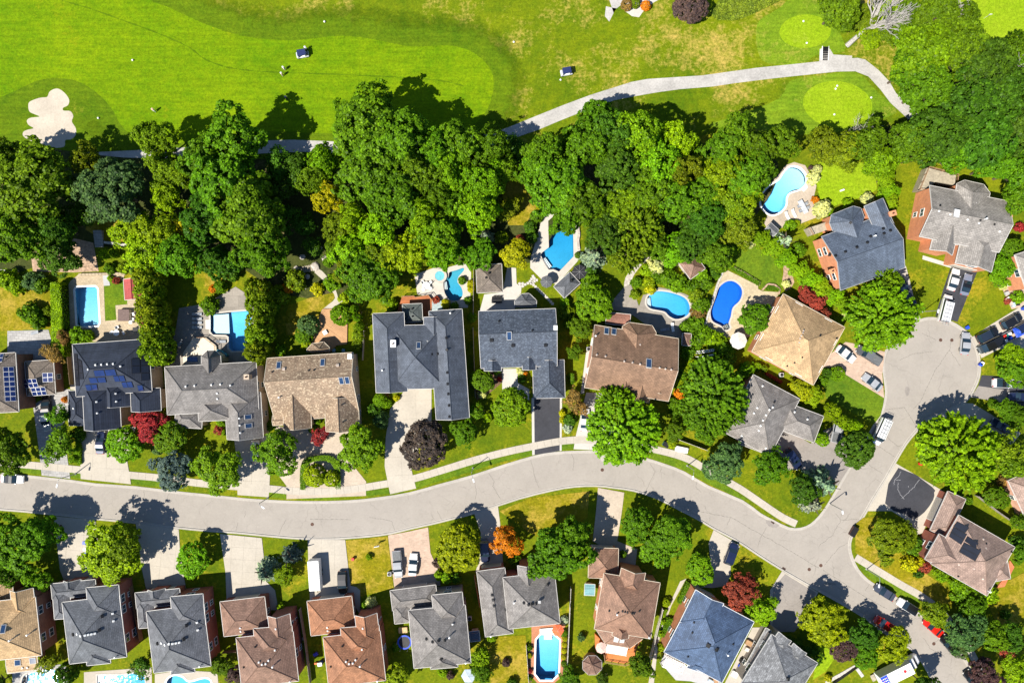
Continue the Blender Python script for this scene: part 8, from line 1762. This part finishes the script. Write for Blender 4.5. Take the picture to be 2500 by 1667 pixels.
# ------------------------------------------------------------------ decks, awnings, pergolas, steps, fences
def deck(pts, z2, m, label, rail=None, name='deck'):
    w0 = wpts(pts, z2); cx = sum(p[0] for p in w0) / len(w0); cy = sum(p[1] for p in w0) / len(w0)
    e = empty(name, (cx, cy, 0), 0, label, 'deck', 'garden decks'); w0 = [(a - cx, b2 - cy) for a, b2 in w0]
    MB().prism(w0, 0.0, z2).obj('platform', m, e)
    if rail:
        for i in rail:
            a, b2 = Vector((*w0[i], z2)), Vector((*w0[(i + 1) % len(w0)], z2)); L = (b2 - a).length; n = max(1, round(L / 1.6))
            for k in range(n + 1): p = a.lerp(b2, k / n); MB().box(p.x - .05, p.x + .05, p.y - .05, p.y + .05, z2, z2 + 1.0).obj('rail_post', WOOD, e)
            MB().tube([a + Vector((0, 0, 1.0)), b2 + Vector((0, 0, 1.0))], .06, 4).obj('handrail', WOOD, e); MB().tube([a + Vector((0, 0, .5)), b2 + Vector((0, 0, .5))], .035, 4).obj('mid_rail', WOOD, e)
    return e
deck([(940 + a / 6.109, 640 + b2 / 6.109) for a, b2 in ((190, 700), (255, 515), (440, 508), (450, 528), (650, 495), (722, 590), (660, 780), (650, 860), (190, 860))], .9, REDDECK, 'red stained deck behind U-shaped roof', [1, 3, 4])
deck(P(2, 1, 1075, -172, 1190, -172, 1300, -80, 1296, 150, 1200, 160, 1140, 230, 960, 230, 985, 30), .35, WOODDECK, 'cedar wood deck behind the speckled tan roof')
deck([(1400 + a / 4.48, 1480 + b2 / 4.48) for a, b2 in ((235, 300), (340, 400), (620, 440), (760, 350), (690, 450), (655, 590), (560, 625), (340, 590), (330, 510), (240, 480))], .9, paved('orange_deck', (.62, .22, .07), .1, joint=(6, .3), jdark=.6), 'orange deck behind rust brown house', [5, 6, 7])
deck(P(1, 4, 985, 35, 1248, 105, 1235, 195, 1060, 165, 960, 242, 900, 240), 2.4, GREYWOOD, 'raised grey deck behind the warm grey roof', [0, 1, 4, 5])
deck([(1860 + a / 9.8, 460 + b2 / 9.8) for a, b2 in ((1100, 950), (1560, 800), (1660, 960), (1200, 1120))], 2.4, GREYWOOD, 'raised weathered deck beside the steel-blue roof', [3])
deck([(400 + a / 7.84, 780 + b2 / 7.84) for a, b2 in ((560, 350), (800, 345), (1000, 500), (1010, 620), (850, 850), (370, 850), (365, 640))], .6, CREAM, 'cream deck behind the mid grey house', [0, 1, 2])
deck([(2220 + a / 4.978, 1190 + b2 / 4.978) for a, b2 in ((165, 590), (330, 530), (360, 560), (300, 680), (195, 850), (125, 825))], .3, paved('orange_tile', (.6, .2, .09), .1, joint=(.5, .5), jdark=.7), 'orange tiled porch at the corner house with black panels', None, 'porch')
deck(P(3, 4, 1740, 450, 1780, 510, 1690, 690, 1620, 700, 1720, 560), .3, paved('orange_tile', (.6, .2, .09), .1), 'orange tiled terrace right of the corner house with black panels', None, 'porch')
deck(P(1, 0, 935, 1000, 985, 995, 1002, 1108, 945, 1112), .12, paved('grey_step', (.42, .42, .42), .08), 'grey stone steps between turquoise pool and planting', None, 'steps')
for i in range(6):
    q = [(233 + .6 * i, 567 + i * 6), (254, 567 + i * 6), (254, 571.6 + i * 6), (233 + .6 * i, 571.6 + i * 6)]
x, y = U(243, 583); e = empty('garden_steps', (x, y, .04), 0, 'grey garden steps climbing through shade left of dry grass', 'steps')
for i in range(7): MB().box(-.9, .9, -1.8 + i * .5, -1.32 + i * .5, 0, .12 + i * .12).obj('step', PAVER, e)
x, y = U(2014, 132); e = empty('cart_path_steps', (x, y, .03), -.03, 'black and white striped steps beside gravel cart path', 'steps')
for i in range(8): MB().box(-.58, .58, -1.4 + i * .36, -1.18 + i * .36, 0, .06 + .05 * i).obj('step', BLACK, e)
for s in (-1, 1): MB().box(s * .66 - .05, s * .66 + .05, -1.45, 1.5, 0, .3).obj('side_rail', WHITE, e)
x, y = U(748, 657); e = empty('garden_steps', (x, y, .05), .2, 'brown timber steps among rocks above dry lawn', 'steps')
for i in range(7): MB().box(-1.5 + i * .42, -1.2 + i * .42, -.65, .65, 0, .1 + .05 * i).obj('step', GREYWOOD, e)
# white louvred awning over the orange deck
q = [(1400 + a / 4.48, 1480 + b2 / 4.48) for a, b2 in ((368, 415), (600, 448), (578, 542), (355, 505))]; w0 = [Vector((*U(*p, 2.9), 2.9)) for p in q]; cen = sum(w0, Vector()) / 4
e = empty('awning', (cen.x, cen.y, 0), 0, 'white slatted awning over the orange deck', 'awning')
for i in range(16):
    u0, u1 = i / 16, (i + .72) / 16; p = [w0[0].lerp(w0[1], u0), w0[0].lerp(w0[1], u1), w0[3].lerp(w0[2], u1), w0[3].lerp(w0[2], u0)]
    MB().prism([((a - cen).x, (a - cen).y) for a in p][::-1], 2.85, 2.92).obj('slat', WHITE, e)
for p in w0[2:]: a = p - cen; MB().box(a.x - .05, a.x + .05, a.y - .05, a.y + .05, .9, 2.85).obj('post', WHITE, e)
def pergola(quad, n, label, m=WHITE, h=2.5, cross=5):
    w0 = [Vector((*U(*p, h), 0)) for p in quad]; cen = sum(w0, Vector()) / 4; e = empty('pergola', (cen.x, cen.y, 0), 0, label, 'pergola', 'pergolas')
    w0 = [p - cen for p in w0]
    for i in range(n):
        u = i / (n - 1); a, b2 = w0[0].lerp(w0[1], u), w0[3].lerp(w0[2], u); d = (b2 - a).normalized(); s = Vector((-d.y, d.x, 0)) * .05
        MB().prism([((a + s).x, (a + s).y), ((b2 + s).x, (b2 + s).y), ((b2 - s).x, (b2 - s).y), ((a - s).x, (a - s).y)], h, h + .16).obj('rafter', m, e)
    for i in range(cross):
        u = i / (cross - 1); a, b2 = w0[0].lerp(w0[3], u), w0[1].lerp(w0[2], u); d = (b2 - a).normalized(); s = Vector((-d.y, d.x, 0)) * .06
        MB().prism([((a + s).x, (a + s).y), ((b2 + s).x, (b2 + s).y), ((b2 - s).x, (b2 - s).y), ((a - s).x, (a - s).y)], h - .2, h - .002).obj('beam', m, e)
    for p in w0: MB().box(p.x - .08, p.x + .08, p.y - .08, p.y + .08, 0, h - .2).obj('post', m, e)
pergola(P(3, 3, 475, 1325, 645, 1400, 610, 1480, 440, 1420), 11, 'white pergola at back of blue slate house')
pergola(P(2, 3, 765, 265, 900, 245, 880, 330, 785, 350), 9, 'white pergola among shrubs right of brown gabled house', WHITE, 2.3)
pergola(P(2, 3, 760, 215, 905, 195, 905, 212, 765, 235), 8, 'narrow white trellis above the pergola among shrubs', WHITE, 2.2, 2)
box_thing('pool_bench', 'bench', *t(3, 2, 1255, 1085), 5, (3.2, 1.0, .35), WHITE, 'white ledge at head of the octagonal pool', None)
box_thing('garden_bench', 'bench', *t(1, 4, 208, 242), 20, (1.0, .35, .45), WHITE, 'small white bench alone on bright green lawn', None)
def fence(pts, h, m, label, bay=2.2, name='fence'):
    w0 = [Vector((*U(*p, h * .5), 0)) for p in pts]; o0 = w0[0].copy(); e = empty(name, o0, 0, label, 'fence', 'garden fences')
    for a, b2 in zip(w0, w0[1:]):
        a, b2 = a - o0, b2 - o0; L = (b2 - a).length; n = max(1, round(L / bay)); ang = math.atan2((b2 - a).y, (b2 - a).x)
        for k in range(n):
            p = a.lerp(b2, k / n); q = MB().box(-.06, .06, -.06, .06, 0, h + .1).obj('post', m, e); q.location = p; q.rotation_euler.z = ang
            c = a.lerp(b2, (k + .5) / n); q = MB().box(-L / n / 2 + .065, L / n / 2 - .065, -.025, .025, .08, h).obj('panel', m, e); q.location = c; q.rotation_euler.z = ang
FW = mat('fence_white', (.62, .58, .52), .7); FB = mat('fence_brown', (.24, .16, .10), .8); FG = mat('fence_grey', (.30, .27, .24), .85)
fence(P(3, 2, 1468, 700, 1450, 1130, 1428, 1567), 1.8, FW, 'long white fence right of octagonal pool')
fence(P(3, 2, 1062, 1215, 1086, 1567), 1.2, FW, 'low white fence left of octagonal pool')
fence(P(3, 3, 438, 888, 380, 1120, 312, 1400), 1.8, FW, 'white fence between rust brown and blue slate houses')
fence(P(3, 1, 868, 890, 920, 1200, 965, 1567), 1.7, FG, 'grey fence between pinkish brown and terracotta houses')
fence(P(3, 1, 165, 1285, 300, 1272), 1.6, FB, 'short brown fence left of pinkish brown house')
fence(P(2, 3, 590, 1020, 850, 1118), 1.7, FW, 'pale screen fence across garden by sidewalk')
fence(P(2, 2, 578, 0, 600, 640) , 1.6, FG, 'grey side fence between U-shaped roof and slate-blue roof')
fence(P(2, 0, 625, 215, 655, 520), 1.6, FB, 'brown side fence left of scattered solar panel house')
fence(P(2, 1, 1455, 30, 1440, 300), 1.6, FG, 'grey side fence right of speckled tan roof')
fence([(2385, 1210), (2440, 1252), (2500, 1292)], 1.6, FG, 'grey fence behind corner house with black panels')
fence(P(3, 0, 430, 700, 500, 1200), 1.7, FB, 'brown fence between tan roof and first dark grey roof')
fence(P(3, 0, 1195, 690, 1290, 1180), 1.7, FB, 'brown fence between the two dark grey roofs')
fence(P(1, 2, 1605, 1000, 1590, 1120), 1.7, FG, 'short fence behind black umbrella')
fence(P(3, 2, 590, 590, 640, 870), 1.7, FB, 'brown fence left of double hip roof')
fence(P(3, 4, 130, 1567, 370, 1400), 1.0, BLACK, 'low black fence at bottom edge near moving truck')
fence(P(1, 2, 585, 960, 580, 1430), 1.7, FG, 'grey fence right of the teal kidney pool')
def wall_(pts, h, th, m, label):
    w0 = [Vector((*U(*p, h), 0)) for p in pts]; o0 = w0[0].copy(); e = empty('retaining_wall', o0, 0, label, 'wall', 'garden walls'); rnd = random.Random(2)
    for a, b2 in zip(w0, w0[1:]):
        a, b2 = a - o0, b2 - o0; L = (b2 - a).length; n = max(1, round(L / .7)); ang = math.atan2((b2 - a).y, (b2 - a).x)
        for k in range(n):
            c = a.lerp(b2, (k + .5) / n); q = MB().rbox(-L / n / 2 + .012, L / n / 2 - .012, -th / 2, th / 2, 0, h + rnd.uniform(-.03, .03), .04).obj('block', m, e); q.location = c; q.rotation_euler.z = ang
wall_(P(1, 3, 1005, 935, 1060, 925, 1200, 1000, 1330, 1080, 1320, 1110), .5, .35, PINKSOIL, 'curved pinkish edging wall round royal blue pool lawn')
wall_(P(1, 3, 1350, 1150, 1400, 1095, 1460, 1100, 1510, 1140, 1500, 1190), .5, .35, PINKSOIL, 'short curved pinkish wall by tan terrace')
wall_(P(1, 3, 1000, 965, 940, 1100, 880, 1300, 820, 1490, 900, 1560), .4, .4, CONCW, 'pale stone edging down left side of tan terrace')
wall_(P(1, 0, 945, 715, 1150, 740, 1290, 770), .8, .5, CONCW, 'pale stone retaining wall below dry grass')
wall_(P(1, 0, 715, 1010, 1140, 1000), .6, .5, TANPAVER, 'long tan retaining wall above turquoise pool')
wall_(P(1, 0, 0, 972, 160, 980), .6, .4, CONCW, 'short pale retaining wall at left edge')
wall_(P(3, 4, 60, 1567, 330, 1415), .15, .7, CONCW, 'pale edging strip at bottom edge left of moving truck'); wall_(P(3, 4, 330, 1415, 400, 1510), .15, .7, CONCW, 'short pale edging strip meeting the moving truck')
wall_(P(1, 2, 1530, 540, 1545, 640, 1535, 700, 1545, 780), .5, .5, STONE, 'rock edging right of deep blue pool')
# boulders and stepping stones
rnd = random.Random(8)
def rock(px, py, r, label):
    x, y = U(px, py); mb = MB(); n = 9; prof = [(r, -.05), (r * 1.05, r * .3), (r * .75, r * .6), (r * .3, r * .75)]; mb.lathe(prof, n); mb.v = [(a * rnd.uniform(.8, 1.2), b2 * rnd.uniform(.8, 1.2), c) for a, b2, c in mb.v]
    o = mb.obj('boulder', STONE); o.location = (x, y, .05); tag(o, label, 'rock', 'garden rocks')
for i, (xx, yy, r) in enumerate(((835, 965, .7), (1010, 940, .9), (940, 1030, .5), (1100, 870, .7), (890, 850, .6), (905, 1125, .6), (980, 790, .5), (1050, 770, .5))): rock(*t(1, 1, xx, yy), r, f"{ORD[i]} from top of the grey rocks round timber steps" if False else f"grey rock {['left of', 'right of', 'below', 'far right above', 'above', 'lower left of', 'high above', 'at top above'][i]} the brown timber steps")
x, y = U(*t(1, 2, 1150, 1120)); e = empty('stepping_stones', (x, y, .05), 0, 'pale stepping stones curving across lawn below deep blue pool', 'stepping stones'); tag(e)
for (xx, yy) in ((1003, 1092), (1030, 1092), (1005, 1117), (1030, 1115), (1053, 1100), (1078, 1088), (1098, 1072), (1112, 1050), (1125, 1025), (1138, 1045), (1158, 1060), (1120, 1082), (1138, 1070), (1108, 1090), (1130, 1103), (1148, 1120), (1165, 1138), (1182, 1155), (1200, 1172), (1217, 1188), (1234, 1205), (1252, 1222), (1270, 1240), (1287, 1258), (1303, 1275)):
    a, b2 = U(*t(1, 2, xx, yy)); o = MB().rbox(-.27, .27, -.27, .27, 0, .06, .03).obj('stone', CONCW, e); o.location = (a - x, b2 - y, 0); o.rotation_euler.z = rnd.uniform(-.2, .9)
# garden clutter on the right-edge terrace and the side patio
for i, (xx, yy, m, d) in enumerate(((1290, 720, WHITE, (1.5, 1.3, .8)), (1230, 910, GREYTRIM, (.7, .7, .6)), (1240, 1020, WHITE, (.8, .6, .7)), (1310, 1100, CANP, (.6, .6, .5)), (1360, 1130, CANB, (.9, .6, .6)), (1440, 1110, BLACK, (.7, .6, .6)), (1190, 800, mat('terracotta_pot', (.45, .17, .08), .8), (.6, .6, .6)))):
    box_thing('patio_item', 'patio goods', 2300 + xx / 7.84, 600 + yy / 7.84, 20 * i, d, m, f"{['large white', 'grey', 'small white', 'pinkish', 'pale blue', 'black', 'terracotta'][i]} box on cluttered terrace at right edge", m)
patio('terrace', [(2440, 690), (2490, 670), (2560, 690), (2560, 735), (2470, 755)], PINKC)
for i, (xx, yy, m, d) in enumerate(((950, 50, WOOD, (1.8, 1.1, .7)), (930, 140, CANW, (1.4, .8, .7)), (845, 290, BLACK, (.9, .8, .9)), (815, 355, BLUEPLASTIC, (.6, .6, .6)), (745, 470, WHITE, (1.4, 1.2, .6)), (870, 400, WHITE, (.5, 1.2, .4)), (420, 565, CANB, (1.2, .7, .7)), (480, 570, WOOD, (1.2, 1.0, .6)))):
    box_thing('patio_item', 'patio goods', 1660 + xx / 5.6, 1560 + yy / 5.6, -28, d, m, f"{['wooden', 'cream', 'black', 'round blue', 'wide white', 'narrow white', 'pale blue', 'low wooden'][i]} box on side patio right of blue slate roof", None)
